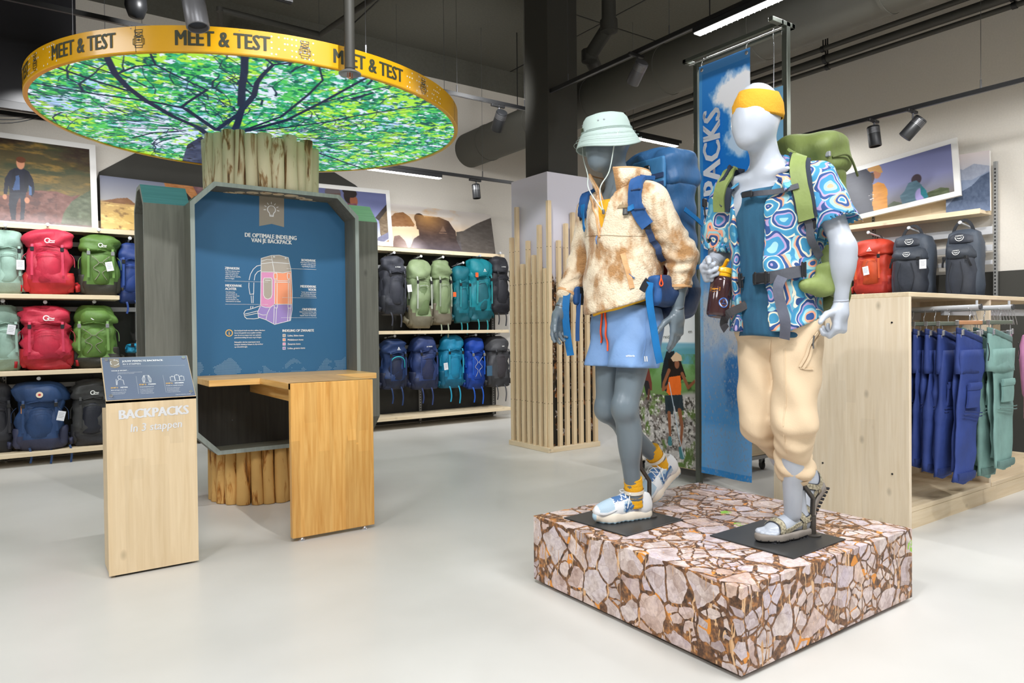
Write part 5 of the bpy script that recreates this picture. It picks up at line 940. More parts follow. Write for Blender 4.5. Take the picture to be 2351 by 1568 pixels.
        mb.build('tag_lines', M_tagink, q); MB().tube([R @ Vector((0, 0, hh)), (x*.8, -D*.66, z+.10)], .0015, 4).build('tag_string', M_buck, t)
    return t
def span(px, axis, plane, W, ratio):
    """apparent photo width of a box of that width standing at photo column px"""
    p = at_y(px, 700, plane) if axis == 'y' else at_x(px, 700, plane); xs = []
    for a in (-.5, .5):
        for b in (-.5, .5): xs.append(proj((p.x+a*W, p.y+b*W*ratio, 1.2) if axis == 'y' else (p.x+b*W*ratio, p.y+a*W, 1.2))[0])
    return min(xs), max(xs)
def wallpack(box, axis, plane, base, label, ratio=.62, **k):
    l, t_, r, b = box; c = (l+r)/2; lo, hi = .1, .9
    for _ in range(30):
        W = (lo+hi)/2; a = span(c, axis, plane, W, ratio)
        if a[1]-a[0] > r-l: hi = W
        else: lo = W
    f = at_y if axis == 'y' else at_x; p = f(c, b, plane-W*ratio*.5 if axis == 'y' else plane-W*ratio*.5); top = f(c, t_, plane-W*ratio*.3); pos = f(c, 700, plane)
    z0 = base if base is not None else p.z; rz = k.pop('rz', 0); return backpack(label, (pos.x, pos.y, z0), (0 if axis == 'y' else -PI/2)+rz, W*.98, W*ratio, top.z-z0, **k), (pos, W, top.z)
SA, SB, SC = 1.595, .885, .133
mint, red, grn, olv = (158, 190, 176), (206, 48, 74), (92, 128, 58), (126, 144, 104)
dk = (58, 56, 48)
def hk(res, label, axis='y'):
    pos, W, top = res[1]
    if axis == 'y': hook((pos.x, 8.24, top+.005), (pos.x-.01, 7.93, top+.03), label)
    else: hook((7.65, pos.y, top+.02), (7.32, pos.y, top+.06), label)
g1 = None
R_ = []
a = wallpack((-20, 527, 58, 671), 'y', 8.05, SA, 'pale mint green backpack with white tag, upper shelf at the left edge', c1=mint, c2=(150, 168, 150), lg=None, tagc=(.34, .45), seed=1, rz=.10); hk(a, 'grey display hook over the upper mint backpack')
a = wallpack((60, 524, 170, 675), 'y', 8.02, SA, 'raspberry red backpack on the upper left shelf', c1=red, c2=(196, 42, 46), cs=(222, 66, 96), lg='loop', seed=2, rz=-.12); hk(a, 'grey display hook over the upper red backpack')
a = wallpack((184, 536, 276, 676), 'y', 8.04, SA, 'moss green backpack with grey cords on the upper left shelf, white tag on its front', c1=grn, c2=dk, cs=(118, 158, 82), lg='loop', cord=(150, 150, 130), tagc=(.22, .46), seed=3); hk(a, 'grey display hook over the upper moss green backpack')
a = wallpack((270, 556, 330, 696), 'y', 8.05, None, 'dark blue backpack half hidden by the left box of the kiosk', c1=(36, 62, 128), cs=(48, 78, 150), seed=4); hk(a, 'grey display hook over the dark blue backpack')
a = wallpack((-26, 699, 46, 853), 'y', 8.05, SB, 'pale mint green backpack with white tag, middle shelf at the left edge', c1=mint, c2=(140, 160, 140), tagc=(.16, .62), seed=5, rz=.1); hk(a, 'grey display hook over the lower mint backpack')
a = wallpack((46, 701, 166, 849), 'y', 8.02, SB, 'raspberry red backpack on the middle left shelf', c1=red, c2=(180, 34, 44), cs=(222, 66, 96), lg='loop', seed=6, rz=-.05); hk(a, 'grey display hook over the lower red backpack')
a = wallpack((164, 700, 270, 847), 'y', 8.03, SB, 'moss green backpack with grey cords on the middle left shelf above the lectern', c1=(104, 142, 66), c2=dk, cs=(128, 168, 92), lg='loop', cord=(150, 150, 130), seed=7, rz=-.15); hk(a, 'grey display hook over the lower moss green backpack')
a = wallpack((286, 788, 350, 858), 'y', 8.08, .98+.04, 'bright teal sleeping pack barely seen left of the kiosk', c1=(40, 150, 190), seed=8, belt=False)
a = wallpack((-34, 878, 24, 1034), 'y', 8.05, SC, 'black backpack on the bottom shelf at the left edge', c1=(48, 48, 54), lg=None, seed=9, dangle=1, rz=.1)
a = wallpack((28, 876, 148, 1036), 'y', 8.02, SC, 'navy backpack with round cream badge and orange zip pull on the bottom shelf', c1=(44, 72, 116), c2=(62, 66, 92), badge=True, tagc=(.42, .5), seed=10, dangle=3, rz=-.05); hk(a, 'grey display hook over the navy backpack with the badge')
t = a[0]; MB().box((-.145, -.165, .36), (-.13, -.155, .43)).build('zip_pull', mat('leather_tan', (214, 140, 66), r=.6), t)
a = wallpack((160, 870, 252, 1020), 'y', 8.04, SC, 'charcoal backpack on the bottom shelf behind the lectern', c1=(66, 66, 66), c2=(52, 52, 56), lg='loop', seed=11, pocket=(40, 42, 52), dangle=1)
for bx, lab, kw in (((866, 586, 936, 724), 'black backpack with white logo, first of the upper row right of the kiosk', dict(c1=(54, 56, 66), lg='word', tagc=(.48, .45), seed=12)),
    ((984, 596, 1040, 746), 'sage green backpack behind its twin, upper row right of the kiosk', dict(c1=olv, c2=(112, 104, 88), cs=(150, 160, 140), seed=14)), ((928, 594, 996, 754), 'sage green backpack in front of its twin, upper row right of the kiosk', dict(c1=(134, 152, 112), c2=(112, 106, 88), cs=(176, 182, 170), seed=13, pocket=(104, 124, 82))),
    ((1034, 609, 1082, 742), 'dark teal backpack with orange tag, behind the brighter teal one', dict(c1=(20, 108, 122), cs=(40, 140, 150), seed=16)), ((1060, 592, 1134, 738), 'glossy teal backpack with orange label in the upper row', dict(c1=(16, 134, 148), c2=(18, 92, 104), lg='peak', cs=(50, 160, 166), pocket=(36, 106, 118), seed=15)), ((1112, 586, 1174, 722), 'black backpack beside the slatted column in the upper row', dict(c1=(44, 45, 52), lg='word', tagc=(.42, .6), seed=17))):
    a = wallpack(bx, 'y', 8.02, None, lab, rz=.06, **kw); hk(a, 'grey display hook over the '+lab.split(',')[0].replace(' in the upper row', '').replace(' with orange label', ''))
for (px_, py_) in ((1095, 631), (1044, 676)):
    p = at_y(px_, py_, 7.80); t = solo('orange_label', MB().box((p.x-.022, p.y-.001, p.z-.03), (p.x+.022, p.y+.001, p.z+.03), bev=.0009), mat('tag_orange', (236, 96, 40), r=.45), 'small orange label hanging on the '+('bright teal' if py_ < 650 else 'dark teal')+' backpack', 'tag', (p.x, p.y, p.z-.03))
for bx, lab, kw in (((864, 777, 936, 895), 'navy backpack with turquoise piping, first of the lower row right of the kiosk', dict(c1=(34, 58, 104), c2=(34, 40, 62), lg='peak', stripe=(50, 190, 200), pocket=(34, 42, 70), seed=18)), ((930, 771, 1008, 895), 'dark blue backpack with white word logo in the lower row', dict(c1=(46, 64, 116), c2=(38, 46, 76), lg='word', pocket=(44, 50, 84), seed=19)),
    ((1056, 774, 1114, 894), 'royal blue backpack with grey cords in the lower row', dict(c1=(20, 72, 176), cs=(30, 92, 200), seed=21, cord=(180, 186, 196))), ((998, 768, 1066, 892), 'bright cyan backpack with white tag in the lower row', dict(c1=(20, 132, 172), cs=(40, 160, 196), tagc=(-.55, .42), seed=20)), ((1104, 771, 1172, 889), 'dark grey backpack with blue card in the lower row by the slatted column', dict(c1=(78, 78, 82), c2=(58, 58, 60), lg='dots', tagc=(.46, .5), pocket=(66, 62, 66), seed=22))):
    a = wallpack(bx, 'y', 8.02, None, lab, rz=.06, **kw); hk(a, 'grey display hook over the '+lab.split(',')[0].replace(' in the lower row', ''))
    t = a[0]; b = [q for q in t.children if q.name.startswith('dangling')]
    if not b:
        c_ = kw.get('cs', kw['c1'])
        for i in range(2): x = -.08+.14*i; MB().ribbon(crom([(x, -.10, .03), (x, -.13, -.02), (x+.01, -.13, -.10), (x, -.125, -.17-.03*i)]), (0, -1, 0), .018, .003).build('dangling_strap', fabric(c_, .65), t)
p = at_y(1124, 850, 7.80); solo('card_tag', MB().box((p.x-.042, p.y-.001, p.z-.075), (p.x+.042, p.y+.001, p.z+.06), bev=.0009), mat('card_blue', (66, 100, 128), r=.4), 'blue grey card in a clear sleeve on the dark grey backpack', 'tag', (p.x, p.y, p.z-.075))
# right wall
for bx, lab, kw in (((1890, 586, 1954, 692), 'black backpack half hidden behind the left arm of the white mannequin', dict(c1=(46, 48, 58), seed=24)), ((1956, 547, 2064, 676), 'orange red backpack with white tag on the right wall', dict(c1=(206, 66, 44), c2=(190, 52, 40), lg='peak', tagc=(.0, .42), cs=(224, 92, 50), pocket=(214, 84, 40), seed=25)), ((1850, 812, 1908, 926), 'black backpack hanging low on the right wall beside the beige trousers', dict(c1=(48, 48, 52), seed=28)), ((1888, 768, 1960, 916), 'lime green backpack hanging low behind the end panel of the gondola', dict(c1=(150, 172, 88), c2=(132, 150, 84), seed=29)), ((1562, 558, 1612, 692), 'grey backpack seen between the blue pack and the banner', dict(c1=(92, 98, 104), c2=(60, 62, 66), seed=30))):
    a = wallpack(bx, 'x', 7.46, None, lab, **kw); hk(a, 'grey display hook over the '+lab.split(' hal')[0].split(' with')[0].split(' hanging')[0].split(' seen')[0]+(' of the right wall' if 'black' in lab and 'low' in lab else ' near the mannequin'), 'x')
sl1, sl2 = (70, 78, 90), (58, 62, 72)
for bx, lab, st, sd in (((2036, 536, 2160, 678), 'slate grey travel pack with white tag on the right wall', 'travel', 26), ((2160, 525, 2270, 684), 'slate grey travel pack, rightmost on the right wall', 'travel', 27)):
    a = wallpack(bx, 'x', 7.42, None, lab, .72, c1=sl1, c2=sl2, cl=(64, 70, 80), cs=(38, 40, 46), lg='bird', style=st, seed=sd, tagc=(.42, .48) if sd == 26 else False, rz=.10 if sd == 26 else -.05); hk(a, 'grey display hook through the handle of the '+('first' if sd == 26 else 'second')+' slate travel pack', 'x')
# ================================================================== clothes gondola
gon = thing('clothes_gondola', 'pale wooden clothes gondola with closed end panel and trousers on its rails', 'gondola', (5.0, 2.5, 0)); GL = (5.0, 2.5, 0)
GX, GY, GW = 4.335, 2.05, .92
MB().box((GX, GY, 1.393), (GX+1.10, GY+GW, 1.421), bev=.002).build('top_board', M_woodx, gon, False, GL); MB().box((GX+1.102, GY, 1.393), (7.0, GY+GW, 1.421), bev=.002).build('top_board', M_woodx, gon, False, GL)
MB().box((GX, GY, 0), (GX+.028, GY+GW, 1.393), bev=.002).build('end_panel', M_woodg, gon, False, GL)
for y in (GY+.10, GY+.55): 
    for z in (.32, 1.24): MB().lathe([(0, 0), (.006, 0), (.006, .002), (0, .0022)], 8, M=Matrix.Translation((GX-.0015, y, z)) @ Matrix.Rotation(-PI/2, 4, 'Y')).build('dowel_hole', M_black, gon, False, GL)
MB().box((GX+.028, GY, 0), (GX+1.02, GY+.03, .10)).build('plinth', M_woodx, gon, False, GL); MB().box((GX+1.022, GY, 0), (7.0, GY+.03, .10)).build('plinth', M_woodx, gon, False, GL)
MB().box((GX+.028, GY, .101), (GX+1.13, GY+GW, .129), bev=.002).build('base_shelf', M_woodx, gon, False, GL); MB().box((GX+1.16, GY, .101), (7.0, GY+GW, .129), bev=.002).build('base_shelf', M_woodx, gon, False, GL)
MB().box((GX+1.13, GY+.005, 0), (GX+1.158, GY+GW, 1.393)).build('partition', M_woodg, gon, False, GL)
MB().box((GX+.55, GY+.46, .13), (GX+1.13, GY+.48, 1.393)).build('centre_panel', M_woodg, gon, False, GL); MB().box((GX+1.5, GY+.46, .13), (6.9, GY+.48, 1.393)).build('centre_panel', M_woodg, gon, False, GL)
MB().box((GX+.028, GY+.45, 1.26), (GX+1.13, GY+.459, 1.31)).build('cross_rail', M_rail, gon, False, GL); MB().box((GX+1.16, GY+.45, 1.26), (6.9, GY+.459, 1.31)).build('cross_rail', M_rail, gon, False, GL)
def arm(x, y0, label):
    t = thing('garment_rail', label, 'rail', (x, (y0+2.5)/2, 1.30)); L = t.location.copy()
    MB().tube([(x, 2.5, 1.318), (x, y0, 1.33)], .0155, 14).build('arm_tube', M_rail, t, True, L, 40); MB().tube([(x, y0+.004, 1.33), (x, y0-.006, 1.33)], .018, 14).build('end_cap', M_grey, t, True, L, 40); MB().tube([(x, y0+.02, 1.335), (x, y0+.02, 1.37)], .007, 8).build('stop_pin', M_rail, t, True, L, 40)
arm(4.77, 1.84, 'grey hanging arm that carries the navy trousers'); arm(5.08, 1.78, 'grey hanging arm that carries the sage green trousers')
rl = thing('garment_rail', 'white flat hanging arm full of empty hanger hooks', 'rail', (5.55, 2.0, 1.28)); MB().box((5.0, 2.14, 1.285), (6.4, 2.165, 1.335), bev=.002).build('arm_tube', M_rail, rl, False, (5.55, 2.0, 1.28))
for k in range(14): 
    x = 5.36+k*.055; MB().tube(crom([(x, 2.10, 1.22), (x, 2.11, 1.27), (x, 2.13, 1.345), (x, 2.15, 1.352), (x, 2.175, 1.335), (x, 2.178, 1.30)], 4), .0025, 5).build('hanger_hook', M_chrome, rl, True, (5.55, 2.0, 1.28))
M_hang = mat('hanger_bar_grey_green', (104, 112, 98), r=.5); M_hangw = mat('hanger_bar_wood', (186, 136, 98), r=.5); M_seam = {}
def trousers(label, x, y, c, z=1.17, w_=.27, tilt=0, group=None, bar=None, rz=0., ln=.90, seed=0):
    t = thing('trousers', label, 'trousers', (x, y, z-ln), rz, group); F = fabric(c, .72); F2 = fabric(tuple(int(q*.8) for q in c), .72); L0 = ln
    gg = np.random.default_rng(seed)
    def leg(dx, dy, len_, w0, w1, nm):
        rings = []; K = {'a': gg.uniform(.4, 1, 5), 'k': gg.normal(0, 1, (5, 3))*np.array([18, 10, 26]), 'p': gg.uniform(0, 6, 5)}
        for i in range(20):
            f = i/19; zz_ = L0-.10-f*len_; hw = w0+(w1-w0)*f; q = sup(hw, .022+.010*math.sin(3*f+seed), 2.4, 22); p = np.stack([q[:, 0]+dx*f+tilt*f, q[:, 1]+dy, np.full(22, zz_)+.01*np.sin(q[:, 0]*40)*f], 1)
            kn = .012*math.exp(-((f-.5)/.04)**2); rings.append(p+np.stack([q[:, 0]/hw, q[:, 1]/.03, 0*q[:, 0]], 1)*(rumple(p, K, .0055)+kn)[:, None])
        return MB().loft(rings).build(nm, F, t, True), rings
    # seat and waistband, hung by the ends of a folded waist
    rings = []
    for i in range(8):
        f = i/7; hw = w_*.5*(1+.10*f); q = sup(hw, .02+.02*f, 2.4, 26); rings.append(np.stack([q[:, 0], q[:, 1], L0-.02-f*.22+.07*(q[:, 0]/hw*.5+.0)*(1-f)*(-1)+.006*np.sin(q[:, 0]*60+i)], 1))
    MB().loft(rings).build('seat', F, t, True)
    rings = []
    for i in range(4):
        q = sup(w_*.505, .024, 2.4, 40); rings.append(np.stack([q[:, 0], q[:, 1]*(1+.06*np.sin(np.arange(40)*2.2)), L0-.012*i-.07*(q[:, 0]/(w_*.5))*.5], 1))
    MB().loft(rings).build('waistband', F2, t, True)
    a, ra = leg(-.03, -.018, L0-.11, w_*.47, w_*.36, 'trouser_leg'); b, rb_ = leg(.035, .024, L0-.16, w_*.45, w_*.34, 'trouser_leg')
    yf = -.058
    fr = lambda f, u, off=.004: Vector((-.03*f+tilt*f+u*(w_*.47+(w_*.36-w_*.47)*f)*.95, yf+.012-abs(u)**3*-.012-off, L0-.10-f*(L0-.11)))
    def patch(f0, f1, u0, u1, nm, off=.008, m_=F):
        rows = [[fr(f0+(f1-f0)*i/4, u0+(u1-u0)*j/5, off+.004*math.sin(PI*i/4)) for j in range(6)] for i in range(5)]; mb = MB(); v = [p for r in rows for p in r]+[p+Vector((0, .012, 0)) for r in rows for p in r]; n = 30
        f = [(i*6+j, (i+1)*6+j, (i+1)*6+j+1, i*6+j+1) for i in range(4) for j in range(5)]; bd = list(range(6))+[11, 17, 23, 29]+[28, 27, 26, 25, 24]+[18, 12, 6]; f += [(bd[k], bd[(k+1) % len(bd)], bd[(k+1) % len(bd)]+n, bd[k]+n) for k in range(len(bd))]
        return mb.add(v, f).build(nm, m_, t, True, None, 40)
    patch(.27, .44, -.65, .42, 'cargo_pocket'); patch(.25, .305, -.68, .45, 'pocket_flap', .014)
    for k in (.475, .50): MB().ribbon([fr(k+.012*math.sin(u*2), u, .012) for u in np.linspace(-.92, .92, 9)], (0, -1, 0), .006, .004).build('zip_off_seam', F2, t, True)
    patch(.93, .985, -.96, .96, 'cuff', .004, F2)
    MB().tube(crom([(w_*.30, yf-.004, L0-.06), (w_*.33, yf-.008, L0-.12), (w_*.30, yf-.006, L0-.17)], 4), .003, 5).build('drawcord', M_buck, t, True)
    # hanger
    h = thing('clip_hanger', ('brown' if bar else 'grey green')+' clip hanger of the '+' '.join(label.replace(',', '').split()[:9]), 'hanger', (x, y, z-.01), rz); m = M_hangw if bar else M_hang
    MB().box((-w_*.5, -.009, .062), (w_*.5, .009, .088), bev=.004).build('bar', m, h); MB().tube([(-w_*.5, 0, .018), (w_*.5, 0, .018)], .003, 6).build('clip_rod', M_chrome, h, True)
    MB().tube(crom([(0, 0, .088), (0, 0, .118), (.012, 0, .13), (.016, 0, .152), (0, 0, .172), (-.016, 0, .160)], 5), .0028, 6).build('hook', M_chrome, h, True)
    for s_ in (-1, 1):
        MB().tube([(s_*w_*.46, 0, .07), (s_*w_*.46, 0, .02)], .003, 6).box((s_*w_*.40-.014, -.014, -.02), (s_*w_*.40+.014, .014, .026), bev=.004).box((s_*w_*.40-.010, -.024, .0), (s_*w_*.40+.010, -.012, .034), bev=.003).build('clip', M_chrome, h)
        MB().box((s_*w_*.5-.004, -.0102, .06), (s_*w_*.5+.004, .0102, .09), bev=.002).build('bar_end', M_galv, h)
    return t
nv = (50, 70, 138); sg = (118, 152, 146)
labs = ('first', 'second', 'third', 'fourth', 'fifth')
for i, y in enumerate((2.33, 2.235, 2.165, 2.10, 2.02)): trousers('navy trousers, %s in the row from the gondola end panel' % labs[i], 4.77, y, (46, 66, 132), 1.165, .27, -.06-.01*i, 'navy trousers on the hanging arm', None, .06*(i % 2), .88-.02*(4-i), 40+i)
trousers('front pair of navy cargo trousers with zip-off legs, on a brown hanger', 4.77, 1.90, nv, 1.17, .30, -.09, 'navy trousers on the hanging arm', 1, -.05, .90, 47)
for i, (y, rz) in enumerate(((2.02, .1), (1.94, .05))): trousers('sage green trousers, %s of the hanging arm at the right edge' % ('rear pair' if i == 0 else 'middle pair'), 5.08, y, (124, 160, 152), 1.17, .32, .0, 'sage green trousers on the hanging arm', None, rz, .92, 60+i)
trousers('front pair of sage green cargo trousers at the right edge of the photo', 5.08, 1.85, (134, 172, 164), 1.17, .35, .03, 'sage green trousers on the hanging arm', None, .0, .86, 66)
# garments on the far side of the gondola and on the shop floor beyond
def jacket(label, x, y, z, c, w_=.46, ln=.62, rz=0):
    t = thing('hanging_jacket', label, 'jacket', (x, y, z-ln), rz); F = fabric(c, .6); rings = []; gg = np.random.default_rng(int(x*100))
    K = {'a': gg.uniform(.4, 1, 5), 'k': gg.normal(0, 1, (5, 3))*16, 'p': gg.uniform(0, 6, 5)}
    for f, hw in ((0, .05), (.03, .12), (.09, w_*.44), (.16, w_*.5), (.5, w_*.48), (1, w_*.5)):
        q = sup(hw, .05+.03*min(1, f*6), 2.2, 24); p = np.stack([q[:, 0], q[:, 1], np.full(24, ln*(1-f))], 1); rings.append(p+np.stack([q[:, 0]/hw, q[:, 1]/.08, 0*q[:, 0]], 1)*rumple(p, K, .006)[:, None])
    MB().loft(rings).build('torso', F, t, True)
    for s_ in (-1, 1): MB().tube(crom([(s_*w_*.40, 0, ln*.90), (s_*w_*.54, 0, ln*.7), (s_*w_*.57, -.02, ln*.3), (s_*w_*.56, -.03, ln*.05)]), [.06]*7+[.055]*6+[.045]*6, 12).build('sleeve', F, t, True)
    MB().tube(crom([(0, 0, ln), (0, 0, ln+.03), (.016, 0, ln+.055), (0, 0, ln+.075), (-.015, 0, ln+.06)], 4), .003, 6).build('hanger_hook', M_chrome, t, True)
jacket('black jacket on the far side of the gondola beside the end panel', 4.62, 2.74, 1.22, (52, 56, 62), .40, .8, .3); jacket('dark purple top on the far side of the gondola', 5.85, 2.72, 1.22, (92, 54, 82), .44, .6); jacket('black top on the far side of the gondola behind the green trousers', 5.15, 2.76, 1.20, (34, 34, 40), .42, .7)
jacket('pink top at the right edge behind the green trousers', 5.62, 1.80, 1.19, (226, 150, 196), .4, .6)
# ================================================================== podium printed with stones
def stones(name):
    M, t, B = nodes(name, .42, .4); N = t.nodes; L = t.links
    def nd(k, **kw):
        x = N.new('ShaderNode'+k)
        for a, b in kw.items(): setattr(x, a, b)
        return x
    def ramp(src, *st, const=False):
        r = nd('ValToRGB'); e = r.color_ramp.elements
        if const: r.color_ramp.interpolation = 'CONSTANT'
        e[0].position, e[0].color = st[0][0], rgb(st[0][1]) if len(st[0][1]) == 3 else st[0][1]; e[1].position, e[1].color = st[-1][0], rgb(st[-1][1]) if len(st[-1][1]) == 3 else st[-1][1]
        for p, c in st[1:-1]: q = e.new(p); q.color = rgb(c) if len(c) == 3 else c
        L.new(src, r.inputs[0]); return r.outputs[0]
    def mix(f, a, b):
        m = nd('Mix', data_type='RGBA'); L.new(f, m.inputs['Factor'])
        for s_, v in (('A', a), ('B', b)):
            if isinstance(v, tuple): m.inputs[s_].default_value = rgb(v)
            else: L.new(v, m.inputs[s_])
        return m.outputs['Result']
    def mul(c, f):
        m = nd('Mix', data_type='RGBA', blend_type='MULTIPLY'); m.inputs['Factor'].default_value = f[1]; L.new(c, m.inputs['A']); L.new(f[0], m.inputs['B']); return m.outputs['Result']
    tc = nd('TexCoord'); n0 = nd('TexNoise'); n0.inputs['Scale'].default_value = 9; n0.inputs['Detail'].default_value = 3; L.new(tc.outputs['Object'], n0.inputs['Vector'])
    va = nd('VectorMath', operation='SCALE'); va.inputs['Scale'].default_value = .055; L.new(n0.outputs['Color'], va.inputs[0]); ad = nd('VectorMath', operation='ADD'); L.new(tc.outputs['Object'], ad.inputs[0]); L.new(va.outputs[0], ad.inputs[1])
    def vor(f, sc, rnd=1., vec=None):
        v = nd('TexVoronoi', feature=f); v.inputs['Scale'].default_value = sc; v.inputs['Randomness'].default_value = rnd; L.new(vec or ad.outputs[0], v.inputs['Vector']); return v
    def noise(sc, det=5, vec=None, ro=.6):
        n = nd('TexNoise'); n.inputs['Scale'].default_value = sc; n.inputs['Detail'].default_value = det; n.inputs['Roughness'].default_value = ro; L.new(vec or tc.outputs['Object'], n.inputs['Vector']); return n.outputs['Fac']
    ve = vor('DISTANCE_TO_EDGE', 8.6); vc = vor('F1', 8.6); vb = vor('DISTANCE_TO_EDGE', 16.5); vbc = vor('F1', 16.5)
    sep = nd('SeparateColor'); L.new(vc.outputs['Color'], sep.inputs[0])
    base = ramp(sep.outputs[0], (0, (226, 220, 220)), (.35, (236, 224, 216)), (.6, (222, 216, 222)), (.85, (236, 214, 198)), (1, (206, 198, 200)))
    base = mul(base, (ramp(noise(16, 6), (.3, (196, 178, 170)), (.5, (255, 250, 248)), (.7, (232, 226, 236))), .9))
    base = mul(base, (ramp(noise(60, 4), (.3, (206, 196, 200)), (.6, (255, 255, 255))), .6))
    # facets: a second, finer cell pattern changes the tone of parts of one stone
    fc = vor('F1', 17); s2 = nd('SeparateColor'); L.new(fc.outputs['Color'], s2.inputs[0]); base = mul(base, (ramp(s2.outputs[1], (0, (214, 200, 194)), (.5, (255, 252, 250)), (1, (244, 240, 246))), .85))
    cracks = vor('DISTANCE_TO_EDGE', 17); base = mul(base, (ramp(cracks.outputs['Distance'], (0, (150, 124, 108)), (.02, (255, 255, 255))), .45))
    gap = ramp(noise(34, 6), (.28, (44, 32, 26)), (.42, (84, 58, 42)), (.55, (132, 92, 62)), (.64, (190, 126, 66)), (.70, (96, 70, 54)))
    st = nd('Mapping'); st.inputs['Rotation'].default_value = (.5, .8, .6); st.inputs['Scale'].default_value = (60, 60, 3); L.new(ad.outputs[0], st.inputs[0]); straw = noise(1.0, 2, st.outputs[0]); gap = mix(ramp(straw, (.60, (0, 0, 0)), (.64, (255, 255, 255))), gap, (226, 184, 140))
    lf = vor('F1', 26, 1); s3 = nd('SeparateColor'); L.new(lf.outputs['Color'], s3.inputs[0]); gap = mix(ramp(s3.outputs[0], (.95, (0, 0, 0)), (.96, (255, 255, 255))), gap, (226, 146, 56))
    W = nd('Math', operation='MULTIPLY_ADD'); L.new(sep.outputs[2], W.inputs[0]); W.inputs[1].default_value = .055; W.inputs[2].default_value = .03
    dv = nd('Math', operation='DIVIDE'); L.new(ve.outputs['Distance'], dv.inputs[0]); L.new(W.outputs[0], dv.inputs[1])
    db = nd('Math', operation='DIVIDE'); L.new(vb.outputs['Distance'], db.inputs[0]); db.inputs[1].default_value = .055; sb = nd('SeparateColor'); L.new(vbc.outputs['Color'], sb.inputs[0])
    bm = nd('Math', operation='MINIMUM'); L.new(dv.outputs[0], bm.inputs[0]); L.new(db.outputs[0], bm.inputs[1]); big = nd('Math', operation='GREATER_THAN'); L.new(sep.outputs[1], big.inputs[0]); big.inputs[1].default_value = .46; big2 = nd('Mix'); L.new(big.outputs[0], big2.inputs['Factor']); L.new(bm.outputs[0], big2.inputs['A']); L.new(dv.outputs[0], big2.inputs['B']); dv = big2
    hole = nd('Math', operation='GREATER_THAN'); L.new(sb.outputs[2], hole.inputs[0]); hole.inputs[1].default_value = .87; hm = nd('Math', operation='MULTIPLY'); iv_ = nd('Math', operation='SUBTRACT'); iv_.inputs[0].default_value = 1; L.new(big.outputs[0], iv_.inputs[1]); L.new(hole.outputs[0], hm.inputs[0]); L.new(iv_.outputs[0], hm.inputs[1]); dz = nd('Mix'); L.new(hm.outputs[0], dz.inputs['Factor']); L.new(dv.outputs[0], dz.inputs['A']); dz.inputs['B'].default_value = 0; dv = dz
    full = mix(ramp(dv.outputs[0], (.88, (0, 0, 0)), (1.0, (255, 255, 255))), gap, mul(base, (ramp(dv.outputs[0], (.85, (150, 126, 112)), (1.7, (255, 255, 255))), .85)))
    sm = vor('F1', 30); s4 = nd('SeparateColor'); L.new(sm.outputs['Color'], s4.inputs[0])
    # straws lying over the stones, and a few green sprigs
    st2 = nd('Mapping'); st2.inputs['Rotation'].default_value = (1.1, .3, 2.2); st2.inputs['Scale'].default_value = (70, 70, 2.2); L.new(ad.outputs[0], st2.inputs[0]); full = mix(ramp(noise(1., 1, st2.outputs[0]), (.695, (0, 0, 0)), (.71, (255, 255, 255))), full, (206, 160, 112))
    gv = vor('F1', 3.1); g2 = ramp(gv.outputs['Distance'], (.085, (255, 255, 255)), (.10, (0, 0, 0))); gn = ramp(noise(42, 2), (.48, (0, 0, 0)), (.5, (255, 255, 255))); gm_ = nd('Mix', data_type='RGBA', blend_type='MULTIPLY'); gm_.inputs['Factor'].default_value = 1; L.new(g2, gm_.inputs['A']); L.new(gn, gm_.inputs['B'])
    full = mix(gm_.outputs['Result'], full, (150, 206, 66)); L.new(full, B.inputs['Base Color']); return M
pod = thing('podium', 'low square podium covered in a printed pattern of stones, under both mannequins', 'podium', (2.62, 2.1, 0)); PDL = (2.62, 2.1, 0); M_st = stones('stone_print')
PX0, PX1, PY0, PY1, PZ = 2.02, 3.222, 1.513, 2.70, .3235
MB().box((PX0, PY0, .018), (PX1, PY1, PZ), bev=.0015).build('printed_cover', M_st, pod, False, PDL)
for x in (PX0+.07, PX1-.07):
    for y in (PY0+.07, PY1-.07): MB().lathe([(0, 0), (.02, 0), (.02, .018), (0, .018)], 12, (x, y, 0)).build('foot', M_black, pod, True, PDL, 40)
for x0, x1, y0, y1 in ((PX0-.0004, PX0, 2.105, 2.108), (2.62, 2.623, PY0-.0004, PY0)): MB().box((x0, y0, .018), (x1+.0001, y1+.0001, PZ)).build('cover_seam', mat('seam_line', (150, 130, 116), r=.6), pod, False, PDL)
MB().box((PX0, 2.105, PZ), (PX1, 2.107, PZ+.0004)).build('cover_seam', M_tagink, pod, False, PDL); MB().box((2.62, PY0, PZ), (2.622, PY1, PZ+.0004)).build('cover_seam', M_tagink, pod, False, PDL)
ZP = PZ+.0065
